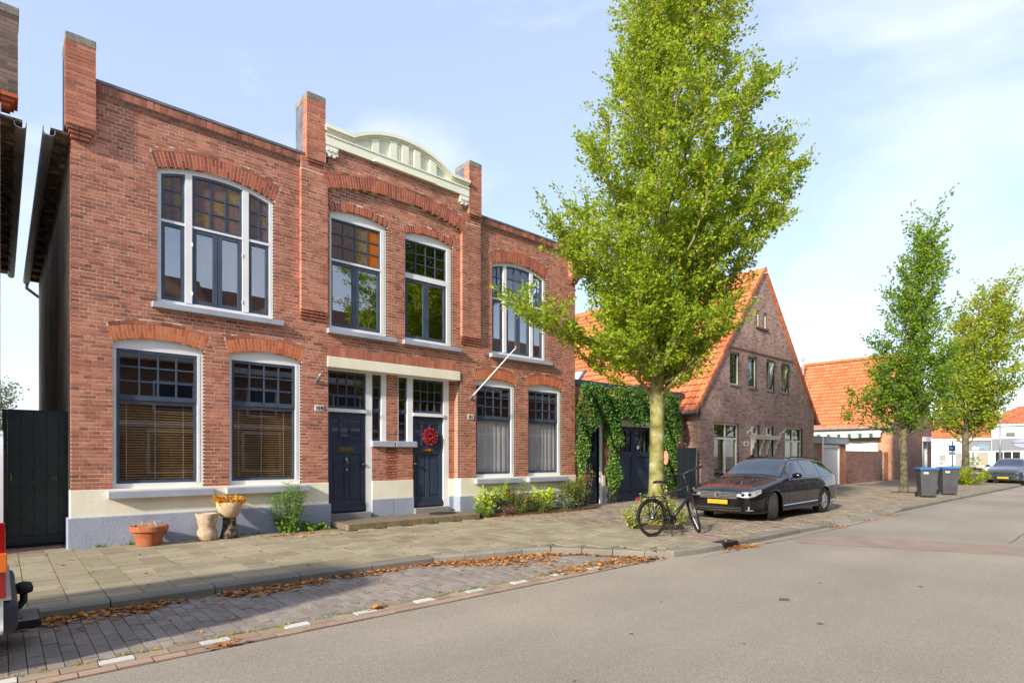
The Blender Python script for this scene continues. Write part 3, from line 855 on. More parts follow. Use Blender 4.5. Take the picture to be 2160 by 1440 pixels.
# centre windows
am = lambda i, j: ['glass_rose', 'glass_rose', 'glass_honey', 'glass_amber'][i]
for o, left in ((W2, True), (W3, False)):
    y = .075
    w = frame(o, y, [], inset=.07 if left else .05, head=6.57)
    x0, x1 = (o.x0 + .03, o.x1 - .13) if left else (o.x0 + .05, o.x1 - .13)
    mb = MB(); mb.box(x1, o.x1 - .04, y - .004, y + .1, o.z0 + .1, 6.6)
    tz0, tz1 = (5.655, 5.70) if left else (5.665, 5.785)
    mb.box(x0, x1, y - .004, y + .1, tz0, tz1); mb.build('mullion', 'white_paint', w)
    sash(w, x0, x1, tz1, 6.568, y + .02, 4, 3, am if left else (lambda i, j: 'glass_green'), w=.035)
    mid = (x0 + x1) / 2
    for a, b in ((x0, mid - .004), (mid + .004, x1)):
        sash(w, a, b, o.z0 + .102, tz0, y + .015, 1, 1, 'glass_sky', w=.075)
    sill(w, o.x0 - .07, o.x1 + .2, 4.155)
# ground floor windows
for o in (W5, W6, W7, W8):
    y = .075
    w = frame(o, y, [], inset=.06, bottom=.12, head=3.30)
    mb = MB(); mb.box(o.x1 - .10, o.x1 - .055, y - .004, y + .1, o.z0 + .12, 3.33); mb.build('mullion', 'white_paint', w)
    x0, x1 = o.x0 + .06, o.x1 - .10
    sash(w, x0, x1, 2.43, 3.298, y + .012, 4, 3, 'glass_low', w=.05, bar=.026, wb=.085)
    sash(w, x0, x1, o.z0 + .122, 2.43, y + .03, 1, 1, 'glass_low', w=.05, wb=.055)
    sill(w, o.x0 - .075, o.x1 + .13, .858, y=-.15, th=.12)

# ------------------------------------------------------------------ entrance: beam, frames, two doors
bm0 = MB(); bm0.box(DOORX0 - .015, DOORX1 - .02, -.03, .30, BEAM0, BEAM1); beam = bm0.build('entrance_beam', 'cream_paint', house, bevel=.008)
ef = MB(); y = .25
for a, b in ((4.40, 4.455), (5.372, 5.515), (5.752, 5.878), (6.187, 6.20), (6.445, 6.597), (7.502, 7.652)): ef.box(a, b, y, y + .12, SW + .15 if (b < 5.6 or a > 6.4) and not (6.4 < a < 6.5) else 1.80, BEAM0)
ef.box(4.455, 5.372, y - .03, y + .10, 2.425, 2.50); ef.box(6.597, 7.502, y - .03, y + .10, 2.425, 2.50)
ef.box(4.40, 5.88, y + .002, y + .11, 3.325, 3.352); ef.box(6.187, 7.652, y + .002, y + .11, 3.325, 3.352)
ef.box(4.35, 4.40, .1, .4, SW, 3.35)
eframe = ef.build('entrance_frame', 'white_paint', house)
for a, b, mm in ((4.457, 5.370, 'glass_low'), (6.599, 7.500, 'glass_low')):
    sash(eframe, a, b, 2.502, 3.323, y + .04, 4, 3, mm, w=.045, bar=.026, wb=.06)
for a, b in ((5.518, 5.750), (6.202, 6.443)):
    sash(eframe, a, b, 2.49, 3.323, y + .03, 1, 3, 'glass_low', w=.035, bar=.026, wb=.06)
    sash(eframe, a, b, 1.83, 2.488, y + .045, 1, 1, 'glass_low', w=.035)
sill(eframe, 5.49, 6.07, 1.80, y=.16, th=.13, back=.4); sill(eframe, 6.10, 6.67, 1.80, y=.16, th=.13, back=.4)
def door(x0, x1, z0, z1, left):
    y = .30; d = MB(); wd = x1 - x0
    d.box(x0, x1, y + .022, y + .06, z0, z1)
    st = .11
    def rail(a, b, c, e, p=0.): d.box(a, b, y - p, y + .024, c, e)
    rail(x0, x0 + st, z0, z1); rail(x1 - st, x1, z0, z1)
    mid0, mid1 = (x0 + x1) / 2 - .05, (x0 + x1) / 2 + .05
    rail(x0 + st, x1 - st, z1 - .17, z1); rail(x0 + st, x1 - st, z0 + 1.30, z0 + 1.50); rail(x0 + st, x1 - st, z0 + .12, z0 + .25)
    rail(mid0, mid1, z0 + .25, z0 + 1.30)
    c0, c1 = x0 + wd * .355, x0 + wd * .55
    # upper part: three lights
    rail(c0 - .05, c0, z0 + 1.5, z1 - .17); rail(c1, c1 + .05, z0 + 1.5, z1 - .17)
    rail(x0 + st, c0 - .05, z0 + 1.74, z0 + 1.80); rail(c1 + .05, x1 - st, z0 + 1.74, z0 + 1.80)
    rail(x0 + st, c0 - .05, z0 + 1.50, z0 + 1.56); rail(c1 + .05, x1 - st, z0 + 1.50, z0 + 1.56)
    d.box(x0 - .0, x1 + .0, y - .05, y, z0 + .03, z0 + .12)          # weather board
    d.box(x0, x1, y - .025, y + .02, z0 + .12, z0 + .16)
    for a, b in ((x0 + st + .04, mid0 - .04), (mid1 + .04, x1 - st - .04)):  # raised fields
        d.box(a, b, y + .008, y + .03, z0 + .30, z0 + 1.25)
    dr = d.build('door', 'door_paint', house, bevel=.004)
    gl = MB()
    for a, b, c, e in ((x0 + st + .01, c0 - .06, z0 + 1.81, z1 - .18), (c0 + .01, c1 - .01, z0 + 1.52, z1 - .19), (c1 + .06, x1 - st - .01, z0 + 1.81, z1 - .18)):
        q = MB(); q.box(a, b, y + .012, y + .02, c, e); q.build('pane', 'glass_low', dr)
    cx = (x0 + x1) / 2
    q = MB(); q.box(cx - .17, cx + .17, y - .008, y, z0 + 1.36, z0 + 1.44); lb = q.build('letter_flap', 'brass', dr, bevel=.004)
    if not left:
        q = MB()
        for i, t in enumerate((0, 1, 2, 3)): q.box(cx - .1 + i * .05, cx - .065 + i * .05, y - .011, y - .0082, z0 + 1.385, z0 + 1.42, t)
        q.build('sticker', 'leaf_gold', dr)
    kx = x1 - .07 if left else x0 + .06
    q = MB(); q.lathe([(.0, -.09), (.03, -.085), (.04, -.06), (.03, -.035), (.014, -.03), (.014, .0), (.03, .0)], (kx, y, z0 + 1.06), 14, 'y'); q.build('door_knob', 'bronze', dr, smooth=True)
    q = MB(); q.lathe([(.0, -.012), (.022, -.01), (.026, 0)], (kx + (.02 if left else -.01), y, z0 + .90), 12, 'y'); q.build('lock', 'brass', dr)
    if left:
        q = MB(); q.ring((cx, y - .02, z0 + 1.04), (0, 1, 0), .045, .011, 20, 6); q.tube([(cx - .03, y - .02, z0 + 1.1), (cx, y - .02, z0 + 1.2), (cx + .03, y - .02, z0 + 1.1)], .012); q.lathe([(.0, -.03), (.03, -.02), (.03, 0)], (cx, y, z0 + 1.18), 10, 'y'); q.lathe([(0, -.03), (.018, -.02), (.018, 0)], (cx, y, z0 + .95), 10, 'y'); q.build('knocker', 'chrome', dr)
    return dr
door(4.462, 5.368, .205, 2.42, True); door(6.603, 7.498, .205, 2.42, False)
th = MB(); th.box(4.44, 5.43, .12, .42, SW, .20); th.build('threshold', 'granite', house, bevel=.008)
th = MB(); th.box(6.60, 7.60, .12, .42, SW, .20); th.build('threshold', 'granite', house, bevel=.008)
# brick step in front of the doors
stp = thing('doorstep', 'low brick doorstep with a row of upright bricks in front of the two doors', 'step', (4.40, -.86, SW))
q = MB(); q.box(.02, 3.36, .12, 1.04, .0, .118); q.build('tread', 'paver_brown', stp)
x = 0.0
while x < 3.36: piece('step_brick', 'brick_moss', stp, x + .003, x + .064, .0, .118, 0, .12 + ru(-.004, .004), .3 + .6 * rnd()); x += .0672
y = .12
while y < .8: piece('step_brick', 'brick_moss', stp, 3.365, 3.48, y + .003, y + .064, 0, .118, rnd()); y += .0672

# ------------------------------------------------------------------ cornice with curved top
CR = arc(4.86, 7.44, 8.345, .385)
def ctop(x):
    if x < 4.86 or x > 7.44: return 8.345
    return CR[1] + math.sqrt(CR[2] ** 2 - (x - CR[0]) ** 2)
xs = [4.235] + lin_n(4.86, 7.44, 24) + [8.0]
q = MB(); q.strip(xs, lambda x: 7.99, lambda x: ctop(x), -.10, .16); cor = q.build('cornice', 'cornice_paint', house)
q = MB()
for k, (dz0, dz1, yy) in enumerate([(-.035, .04, -.21), (-.075, -.035, -.17), (-.105, -.075, -.135)]): q.strip(xs, lambda x: ctop(x) + dz0, lambda x: ctop(x) + dz1, yy, .2 if k == 0 else -.09)
q.build('moulding', 'cornice_paint', cor)
q = MB(); q.strip(lin_n(4.86, 7.44, 24), lambda x: ctop(x) + .041, lambda x: ctop(x) + .06, -.16, .21); q.build('cornice_lead', 'lead', cor)
for a, b in ((5.30, 5.47), (5.75, 5.92), (6.065, 6.235), (6.38, 6.55), (6.83, 7.00)):
    q = MB(); q.strip([a, b], lambda x: 8.19, lambda x: ctop(x) - .106, -.165, -.098); q.build('upright', 'cornice_paint', cor)
q = MB(); q.box(4.235, 8.0, -.155, -.098, 7.985, 8.185); q.build('lower_board', 'cornice_paint', cor)
q = MB(); q.box(5.35, 6.95, -.185, -.156, 7.985, 8.025); q.build('lower_fillet', 'cornice_paint', cor)
q = MB(); q.box(4.235, 8.0, -.172, -.156, 8.17, 8.2); q.build('lower_fillet', 'cornice_paint', cor)
for a in (4.24, 7.72):
    q = MB(); q.box(a, a + .28, -.14, -.07, 7.80, 7.984)
    for i in range(3): q.box(a + .02 + i * .085, a + .065 + i * .085, -.162, -.141, 7.86, 7.93)
    q.box(a + .05, a + .11, -.14, -.07, 7.755, 7.80); q.box(a + .16, a + .22, -.14, -.07, 7.755, 7.80)
    q.build('corner_block', 'cornice_paint', cor)

# ------------------------------------------------------------------ the rest of the shell: side walls, rooms, roof, eaves
DEP = 10.5
q = MB(); q.box(-.0, .28, .31, DEP, SW - .1, 6.62); q.build('side_wall', 'render_grey', house)
q = MB(); q.box(11.84, 12.12, .31, DEP, SW - .1, 6.62); q.build('side_wall', 'brick_tan', house)
q = MB(); q.box(.28, 11.84, DEP - .25, DEP, SW - .1, 6.6); q.build('back_wall', 'render_grey', house)
q = MB(); q.box(.285, 11.835, .46, DEP - .26, 3.55, 3.75); q.box(.285, 11.835, .46, DEP - .26, SW, SW + .12); q.box(.285, 11.835, .32, DEP - .26, 6.95, 7.05)
for x in (4.1, 7.9): q.box(x, x + .12, .45, 5.0, SW + .12, 6.95)
q.box(.3, 11.82, 5.0, 5.12, SW + .12, 6.95)
q.build('room', 'room', house)
q = MB(); q.prism([(.30, 7.35), (DEP, 6.62), (DEP + .1, 6.72), (.30, 7.5)], .0, 12.12, 'x'); q.build('roof', 'roof_felt', house)
# open eaves on the left with rafter ends and gutter
q = MB()
q.box(-.26, .05, .02, DEP + .1, 6.66, 6.70); q.build('eaves_board', 'eave_wood', house)
for i in range(14):
    yy = .45 + i * .75; r_ = MB(); r_.box(-.24, .01, yy, yy + .09, 6.57, 6.658); r_.build('rafter_end', 'eave_wood', house)
q = MB()
pr = [(-.085, .06), (-.085, -.02), (-.06, -.06), (0, -.075), (.05, -.06), (.07, -.02), (.07, .04), (.06, .04), (.058, -.018), (.045, -.05), (0, -.064), (-.054, -.05), (-.074, -.018), (-.074, .06)]
q.prism([(-.27 + a, 6.62 + b) for a, b in pr], -.02, DEP + .15, 'y'); gt = q.build('gutter', 'zinc', house)
q = MB(); q.tube([(-.27, DEP + .06, 6.56), (-.27, DEP + .06, 6.42), (-.05, DEP + .07, 6.25), (.14, DEP + .07, 6.1), (.14, DEP + .07, 0)], .045, 8); q.build('downpipe', 'zinc', house, smooth=True)

# ------------------------------------------------------------------ small things on the front
def digits(txt, mb, x, z, h, y, w=None, sp=None, th=.2):
    """block numerals from strokes"""
    w = w or h * .55; sp = sp or h * .2; t = h * th
    SEG = {'0': 'abcdef', '1': 'bc', '5': 'afgcd', '9': 'abcdfg', '6': 'afgedc', '3': 'abgcd', '7': 'abc', 'I': 'm'}
    for ch in txt:
        if ch == '1': mb.box(x + w * .3, x + w * .3 + t, y, y + .004, z, z + h); x += w * .75 + sp; continue
        for sg in SEG.get(ch, ''):
            a = {'a': (x, x + w, z + h - t, z + h), 'd': (x, x + w, z, z + t), 'g': (x, x + w, z + h / 2 - t / 2, z + h / 2 + t / 2), 'f': (x, x + t, z + h / 2, z + h), 'e': (x, x + t, z, z + h / 2), 'b': (x + w - t, x + w, z + h / 2, z + h), 'c': (x + w - t, x + w, z, z + h / 2)}[sg]
            mb.box(a[0], a[1], y, y + .004, a[2], a[3])
        x += w + sp
for txt, x, z, lab, w in (('159', 4.06, 2.40, 'white house number plate reading 159 beside the left door', .19), ('161', 8.06, 2.40, 'white house number plate reading 161 right of the wreathed door', .19)):
    t = thing('house_number', lab, 'number plate', (x, -.003, z)); b = MB(); b.box(0, w, -.012, 0, 0, .12); b.build('plate', 'plate_white', t, bevel=.003)
    b = MB(); digits(txt, b, .018, .02, .08, -.0165); b.build('numerals', 'ink', t)
t = thing('flag_bracket', 'small empty grey flagpole holder above the 159 number plate', 'bracket', (4.10, 0, 3.02))
b = MB(); b.box(-.03, .03, -.012, 0, -.05, .05); b.build('base_plate', 'zinc', t)
b = MB(); b.tube([(0, -.01, -.01), (.02, -.10, .09), (.035, -.16, .15)], [.03, .026, .026], 10); b.build('socket', 'zinc', t, smooth=True)
t = thing('flagpole', 'thin white flagpole slanting up from the wall of number 161', 'flagpole', (8.15, 0, 2.95))
b = MB(); b.box(-.03, .03, -.012, 0, -.07, .05); b.tube([(0, -.01, -.02), (0, -.12, .06)], .028, 8); b.build('holder', 'zinc', t)
b = MB(); b.tube([(0, -.09, .03), (.62, -1.05, 1.20)], [.02, .014], 8); b.build('pole', 'white_paint', t, smooth=True)
b = MB(); b.lathe([(.012, 0), (.03, .01), (.034, .03), (.02, .05), (0, .055)], (.62, -1.05, 1.19), 10); b.build('finial', 'lens_orange', t, smooth=True)
t = thing('wreath', 'round wreath of dark red berries hanging on the right door', 'wreath', (7.08, .27, 1.93))
b = MB()
for i in range(820):
    a = rnd() * 6.283; rr = .135 + ru(-.095, .08); p = Vector((rr * math.cos(a), -.02 + ru(-.05, .02), rr * math.sin(a)))
    s_ = ru(.012, .02); tt = .05 + .9 * rnd()
    b.add([p + Vector((s_, 0, 0)), p - Vector((s_, 0, 0)), p + Vector((0, s_, 0)), p - Vector((0, s_, 0)), p + Vector((0, 0, s_)), p - Vector((0, 0, s_))], [(0, 2, 4), (2, 1, 4), (1, 3, 4), (3, 0, 4), (2, 0, 5), (1, 2, 5), (3, 1, 5), (0, 3, 5)], tt)
b.build('berries', 'berry', t, fix=False)
b = MB(); b.ring((0, 0, 0), (0, 1, 0), .145, .03, 24, 6); b.build('ring_core', 'leaf_purple', t)
b = MB(); b.tube([(0, .0, .16), (0, .01, .30)], .008, 5); b.build('ribbon', 'berry', t)
t = thing('doormat', 'round dark doormat lying on the step before the right door', 'doormat', (7.15, -.2, SW + .12))
b = MB(); b.lathe([(.0, .0), (.36, 0), (.36, .015), (.33, .022), (0, .022)], (0, 0, 0), 28); o = b.build('mat', 'rubber', t); o.scale = (1, .62, 1)

# venetian blinds and net curtains inside the ground-floor windows
def blind(o, lab):
    t = thing('venetian_blind', lab, 'blind', (o.x0, .20, 0), group=None)
    x0, x1 = .07, o.x1 - o.x0 - .10
    b = MB(); b.box(x0, x1, -.015, .03, 2.36, 2.42); b.build('headrail', 'slat_wood', t)
    sl = MB(); th = .30; w = .022
    sl.add([(x0, -w, -.011), (x1, -w, -.011), (x1, w, .011), (x0, w, .011), (x0, -w, -.008), (x1, -w, -.008), (x1, w, .014), (x0, w, .014)], [(0, 3, 2, 1), (4, 5, 6, 7), (0, 1, 5, 4), (2, 3, 7, 6)])
    me = sl.mesh('slat', 'slat_wood'); z = 1.02
    while z < 2.35: share('slat', me, t, (0, 0, z)); z += .046
    for k in (.12, .47, .83):
        xx = x0 + (x1 - x0) * k; b = MB(); b.box(xx - .004, xx + .004, -.026, -.023, 1.0, 2.37); b.build('ladder_cord', 'cord', t)
blind(W5, 'wooden venetian blind in the window nearest the wooden gate')
blind(W6, 'wooden venetian blind in the window left of the 159 door')
def curtain(o, lab, m='net_curtain', z0=.98, z1=2.42, y=.18, xa=.065, xb=.105, amp=.014):
    b = MB(); x0, x1 = o.x0 + xa, o.x1 - xb; n = 90; vs = []; ph = rnd() * 6
    for i in range(n + 1):
        x = x0 + (x1 - x0) * i / n
        yy = y + amp * math.sin(i * .55 + ph + .8 * math.sin(i * .13)) + amp * .5 * math.sin(i * 1.3)
        vs += [(x, yy + .004, z0), (x, yy * .5 + y * .5, z1)]
    b.add(vs, [(2 * i, 2 * i + 2, 2 * i + 3, 2 * i + 1) for i in range(n)])
    return tag(b.build('net_curtain', m, None, smooth=True, fix=False), lab, 'curtain')
curtain(W7, 'white net curtain in the window right of the 161 plate')
curtain(W8, 'white net curtain in the window nearest the ivy')
for o, lab in ((W7, 'crumpled white lining in the small panes right of the 161 plate'), ): pass
curtain(W4, 'sheer white curtain upstairs above the two net-curtained windows', z0=4.2, z1=6.4, y=.5, xa=.1, xb=.1, amp=.03)
b = MB()
for i in range(14): b.box(3.0 + i * .035, 3.03 + i * .035, .42 + .02 * (i % 2), .45 + .02 * (i % 2), 2.45, 3.3)
tag(b.build('drape', 'drape_dark'), 'dark purple drape behind the small panes left of the 159 door', 'curtain')
t = thing('floor_lamp', 'lit-looking yellow lampshade behind the blind nearest the gate', 'lamp', (1.75, 2.6, .07))
b = MB(); b.lathe([(.34, 1.55), (.34, 2.0), (.33, 2.0), (.33, 1.55)], n=20); b.build('lamp_shade', 'lamp_yellow', t)
b = MB(); b.lathe([(.16, 0), (.16, .03), (.015, .04), (.015, 1.9), (0, 1.9)], n=12); b.build('lamp_stand', 'bronze', t)
t = thing('bookcase', 'white bookcase standing in the front room behind the blinds', 'bookcase', (2.35, 4.5, .07))
b = MB(); b.box(0, .04, 0, .35, 0, 2.0); b.box(1.2, 1.24, 0, .35, 0, 2.0)
for z in (0, .5, 1.0, 1.5, 1.96): b.box(.04, 1.2, 0, .35, z, z + .04)
b.build('shelf_frame', 'white_paint', t)
# ------------------------------------------------------------------ tools for the other buildings
def text_obj(txt, size, m, parent, loc, rot=(R(90), 0, 0), name='lettering', ext=.004, bold=0.):
    cu = bpy.data.curves.new('txt', 'FONT'); cu.body = txt; cu.size = size; cu.extrude = ext; cu.offset = bold
    tmp = bpy.data.objects.new('txt', cu); COL.objects.link(tmp)
    dg = bpy.context.evaluated_depsgraph_get(); me = bpy.data.meshes.new_from_object(tmp.evaluated_get(dg))
    COL.objects.unlink(tmp); bpy.data.objects.remove(tmp)
    me.materials.clear(); me.materials.append(MATS[m])
    return share(name, me, parent, loc, rot)
def brick_front(mb, x0, x1, z0, z1, y, cuts, seed=1, d=.1, ch=.0655, j=.0, axis='x', L_=.222):
    for (a, b, c, e) in lay(x0, x1, z0, z1, cuts, seed, ch, L_):
        t = min(.99, max(.01, random.betavariate(2, 2)))
        if axis == 'x': mb.box(a, b, y + ru(-.002, .002), y + d, c, e, t)
        else: mb.box(y + ru(-.002, .002), y + d, a, b, c, e, t)
def swindow(parent, x0, x1, z0, z1, y, fm='cream_frame', sm='window_green', cols=1, transom=None, gm='glass_clear', fw=.07, sw=.05, sill_=True, sashcells=None, tilt=None):
    """plain frame with one row of lights, or two when transom is given"""
    mb = MB(); d = .08
    mb.box(x0, x0 + fw, y, y + d, z0, z1); mb.box(x1 - fw, x1, y, y + d, z0, z1)
    mb.box(x0 + fw, x1 - fw, y, y + d, z0, z0 + fw); mb.box(x0 + fw, x1 - fw, y, y + d, z1 - fw, z1)
    cw = (x1 - x0 - fw) / cols
    for i in range(1, cols): mb.box(x0 + cw * i, x0 + cw * i + fw, y - .003, y + d - .003, z0 + fw, z1 - fw)
    if transom: mb.box(x0 + fw, x1 - fw, y - .006, y + d - .006, transom, transom + fw)
    w = mb.build('window', fm, parent)
    rows = [(z0 + fw, z1 - fw)] if not transom else [(z0 + fw, transom), (transom + fw, z1 - fw)]
    for i in range(cols):
        a, b = x0 + cw * i + fw, x0 + cw * (i + 1)
        for k, (p, q) in enumerate(rows):
            has = sm and (sashcells is None or (i, k) in sashcells)
            if has:
                s_ = MB(); s_.box(a, a + sw, y + .02, y + .06, p, q); s_.box(b - sw, b, y + .02, y + .06, p, q); s_.box(a + sw, b - sw, y + .02, y + .06, p, p + sw); s_.box(a + sw, b - sw, y + .02, y + .06, q - sw, q)
                so = s_.build('sash', sm, w)
                e = sw
            else: e = 0
            pm_ = MB(); pm_.box(a + e, b - e, y + .04, y + .044, p + e, q - e); po = pm_.build('pane', gm, w)
            if has and tilt and i in tilt:
                for oo in (so, po):
                    M_ = Matrix.Translation((0, y + .02, p)) @ Matrix.Rotation(R(9), 4, 'X') @ Matrix.Translation((0, -(y + .02), -p)); oo.data.transform(M_)
    if sill_:
        s_ = MB(); s_.box(x0 - .04, x1 + .04, y - .12, y + .02, z0 - .07, z0 - .002); s_.build('sill', 'concrete_cap', w)
    return w
def tile_geo(w, h):
    us = [0, .25, .5, .75, 1.0]; zs = [.042, .010, .0, .012, .048]
    vs = []
    for v, off in ((0, .05), (h * 1.10, 0)):
        for u, z in zip(us, zs): vs.append((u * w * 1.04, v, z + off))
    for u, z in zip(us, zs): vs.append((u * w * 1.04, 0, z + .006))
    e = [(us[k] * w * 1.04, v, -.03) for v in (0, h) for k in (0, 4)]; o = len(vs); vs += e
    fs = [(i, i + 1, 6 + i, 5 + i) for i in range(4)] + [(10 + i, 11 + i, i + 1, i) for i in range(4)] + [(o, 0, 5, o + 2), (4, o + 1, o + 3, 9)]
    return vs, fs
TM = {}
def roof_slope(parent, P0, U, V, lu, lv, m, tw=.225, thh=.33, clip=None, limit=0, batten='roof_felt'):
    """P0 eave corner, U along the eave, V up the slope (unit vectors)"""
    P0, U, V = Vector(P0), Vector(U).normalized(), Vector(V).normalized(); Nn = U.cross(V)
    if Nn.z < 0: Nn = -Nn
    flip = U.cross(V).z < 0
    vs, fs = tile_geo(tw, thh)
    if flip: fs = [tuple(reversed(q)) for q in fs]
    nu, nv = int(lu / tw), int(lv / thh); its = []
    for j in range(nv):
        for i in range(nu):
            uc, vc = (i + .5) * tw, (j + .5) * thh
            if clip and not clip(uc, vc): continue
            its.append((i, j, P0 + U * (i * tw) + V * (j * thh) + Nn * ru(0, .006)))
    key = (m, tw, thh, flip)
    if limit and key not in TM:
        TM[key] = []
        for k in range(8):
            b = MB(); b.add(vs, fs, .15 + .8 * k / 7); b.t = b.t[:4] + [.005] * 6; TM[key].append(b.mesh('roof_tile', m, False))  # lower and side edge faces tinted dark: shade between tile rows, painted in
    its.sort(key=lambda q: view(q[2])[1] if inview(q[2], .9) else 999)
    mtx = Matrix((U, V, Nn)).transposed().to_4x4()
    for (i, j, p) in its[:limit]:
        o = bpy.data.objects.new('roof_tile', random.choice(TM[key])); COL.objects.link(o); o.parent = parent
        o.matrix_basis = Matrix.Translation(p) @ mtx
    b = MB()
    for (i, j, p) in its[limit:]:
        b.add([p + U * q[0] + V * q[1] + Nn * q[2] for q in vs], fs, .15 + .8 * rnd()); b.t[-6:] = [.005] * 6  # same painted row shade on the edges of the joined tiles
    if b.v: b.build('roof_tile', m, parent, smooth=False, fix=False, kind='stuff')

# ------------------------------------------------------------------ neighbour on the left and the gate
nb = thing('brick_house', 'grey-brown brick house cut off by the left edge, with corner pillar and gutter', 'house', (-.86, 0, 0))
ops = [(-2.6, -1.2, .9, 3.2), (-5.4, -4.2, .9, 3.2), (-3.6, -2.9, SW, 2.6), (-2.6, -1.2, 4.2, 6.2), (-5.4, -4.2, 4.2, 6.2)]
def ncut(z): return [(a, b) for a, b, c, d in ops if c < z < d]
b = MB(); brick_front(b, -6.6, 0, .0, 6.75, 0, ncut, 11); b.build('brick', 'brick_grey', nb, fix=False, kind='stuff')
b = MB(); backing(b, -6.59, -.01, SW - .1, 6.75, .004, .3, ncut, .1); b.build('wall', 'mortar_grey', nb, fix=False)
b = MB(); b.box(-6.6, -.0, .31, 10, SW - .1, 6.6); b.build('body', 'render_grey', nb)
for a, bb_, c, d in ops:
    if c > 0: swindow(nb, a, bb_, c, d, .08, 'white_paint', 'sash_paint', 2, c + 1.4, 'glass_house')
b = MB(); b.box(-3.6, -2.9, .1, .16, SW, 2.6); b.build('door', 'door_paint', nb)
b = MB(); z = 6.98; k = 0
while z < 8.16:
    xs = [-.20, -.02 if k % 2 else .08, .205]
    for p_, q_ in zip(xs, xs[1:]): b.box(p_ + .004, q_ - .004, -.15, .3, z + .006, z + CH - .006, rnd())
    z += CH; k += 1
b.build('pillar_brick', 'brick_grey', nb, fix=False, kind='stuff')
b = MB(); b.box(-.195, .20, -.145, .29, 6.98, 8.17); b.build('pillar', 'mortar_grey', nb)
b = MB()
for k in range(3):
    e = .045 * k; b.box(-.20, .0, -.15 + e, .3 - e, 6.92 - k * .06, 6.975 - k * .06, .5); b.box(.006, .205 - e, -.15 + e, .3 - e, 6.92 - k * .06, 6.975 - k * .06, .3)
b.build('corbel', 'brick_orange', nb, kind='stuff')
b = MB(); b.box(-.21, .215, -.16, .31, 8.165, 8.30); b.build('pillar_cap', 'concrete_cap', nb, bevel=.01)
b = MB(); b.prism([(.24 + a, 6.64 + c) for a, c in pr], .05, 10.2, 'y'); b.build('gutter', 'zinc', nb)
b = MB(); b.box(-.05, .26, .05, 10.2, 6.66, 6.70); b.build('eaves_board', 'eave_wood', nb)
for i in range(12):
    b = MB(); b.box(-.0, .22, .5 + i * .8, .6 + i * .8, 6.57, 6.658); b.build('rafter_end', 'eave_wood', nb)
b = MB(); b.prism([(-6.6, 6.72), (-.05, 6.72), (-.4, 7.2), (-6.6, 7.2)], .05, 10.2, 'y'); b.build('roof', 'roof_felt', nb)

gt_ = thing('wooden_gate', 'dark green-black plank gate closing the passage left of the townhouse', 'gate', (-.80, .58, SW))
random.seed(5)
xs = [.03, .19, .355, .52, .675, .805]
for p_, q_ in zip(xs, xs[1:]):
    piece('plank', 'gate_wood', gt_, p_ + .003, q_ - .003, .0, .03, .20, 2.22, rnd())
piece('rail', 'gate_wood', gt_, .03, .80, -.012, .02, .06, .195, .5)
piece('post', 'gate_wood', gt_, -.04, .025, -.01, .06, .0, 2.26, .3); piece('post', 'gate_wood', gt_, .79 + .02, .84, -.01, .06, .0, 2.26, .2)
piece('top_rail', 'gate_wood', gt_, .026, .808, -.006, .05, 2.222, 2.262, .4)
b = MB(); b.box(.026, .808, .031, .05, .06, 2.221); b.build('backing_board', 'gate_wood', gt_)
b = MB(); b.box(.055, .075, -.03, .0, 1.10, 1.22); b.build('handle', 'brass', gt_)
b = MB(); b.box(.585, .61, -.01, 0, 1.12, 1.15); b.box(.635, .65, -.008, 0, 1.11, 1.15); b.box(.35, .36, -.006, 0, 1.05, 1.1); b.build('latch_plate', 'brass', gt_)

# ------------------------------------------------------------------ garage with green doors, under the vine
gar = thing('garage', 'low flat-roofed brick garage with dark blue doors, overgrown with vine', 'garage', (0, 0, 0))
gops = [(12.66, 13.30, SW, 2.43), (14.15, 16.22, SW, 2.44)]
gcut = lambda z: [(a, b) for a, b, c, d in gops if c < z < d + .16]
b = MB(); brick_front(b, 12.14, 18.15, .45, 3.62, .06, gcut, 31); b.build('brick', 'brick_red', gar, fix=False, kind='stuff')
b = MB(); backing(b, 12.15, 18.14, SW - .1, 3.62, .065, .3, lambda z: [(a, b) for a, b, c, d in gops if c < z < d + .0], .1); b.build('wall', 'mortar', gar, fix=False)
b = MB(); b.box(12.13, 18.15, .02, 6.5, 3.625, 3.785); b.build('fascia', 'door_paint', gar)
b = MB(); b.box(12.14, 18.14, .31, 6.3, SW, SW + .1); b.box(12.14, 18.14, 6.3, 6.5, SW, 3.6); b.build('floor', 'room', gar)
b = MB(); b.box(12.58, 13.40, .03, .2, 2.432, 2.60); b.build('lintel', 'cream_paint', gar, bevel=.006)
b = MB(); b.strip(lin_n(14.10, 16.27, 10), lambda x: 2.44 + .0 * x, lambda x: 2.60 + .06 * math.cos((x - 15.18) * 1.35), .03, .2); b.build('lintel', 'cream_paint', gar, bevel=.006)
b = MB(); b.box(13.30, 13.415, .03, .25, SW, 2.43); b.box(12.60, 12.66, .04, .25, SW, 2.43); b.build('door_frame', 'white_paint', gar)
b = MB(); b.box(13.42, 14.13, .03, .25, SW - .05, .50); b.build('plinth_band', 'plinth_paint', gar, bevel=.01)
b = MB(); b.box(13.41, 13.56, .02, .25, .5, .85); b.build('plinth', 'cream_paint', gar)
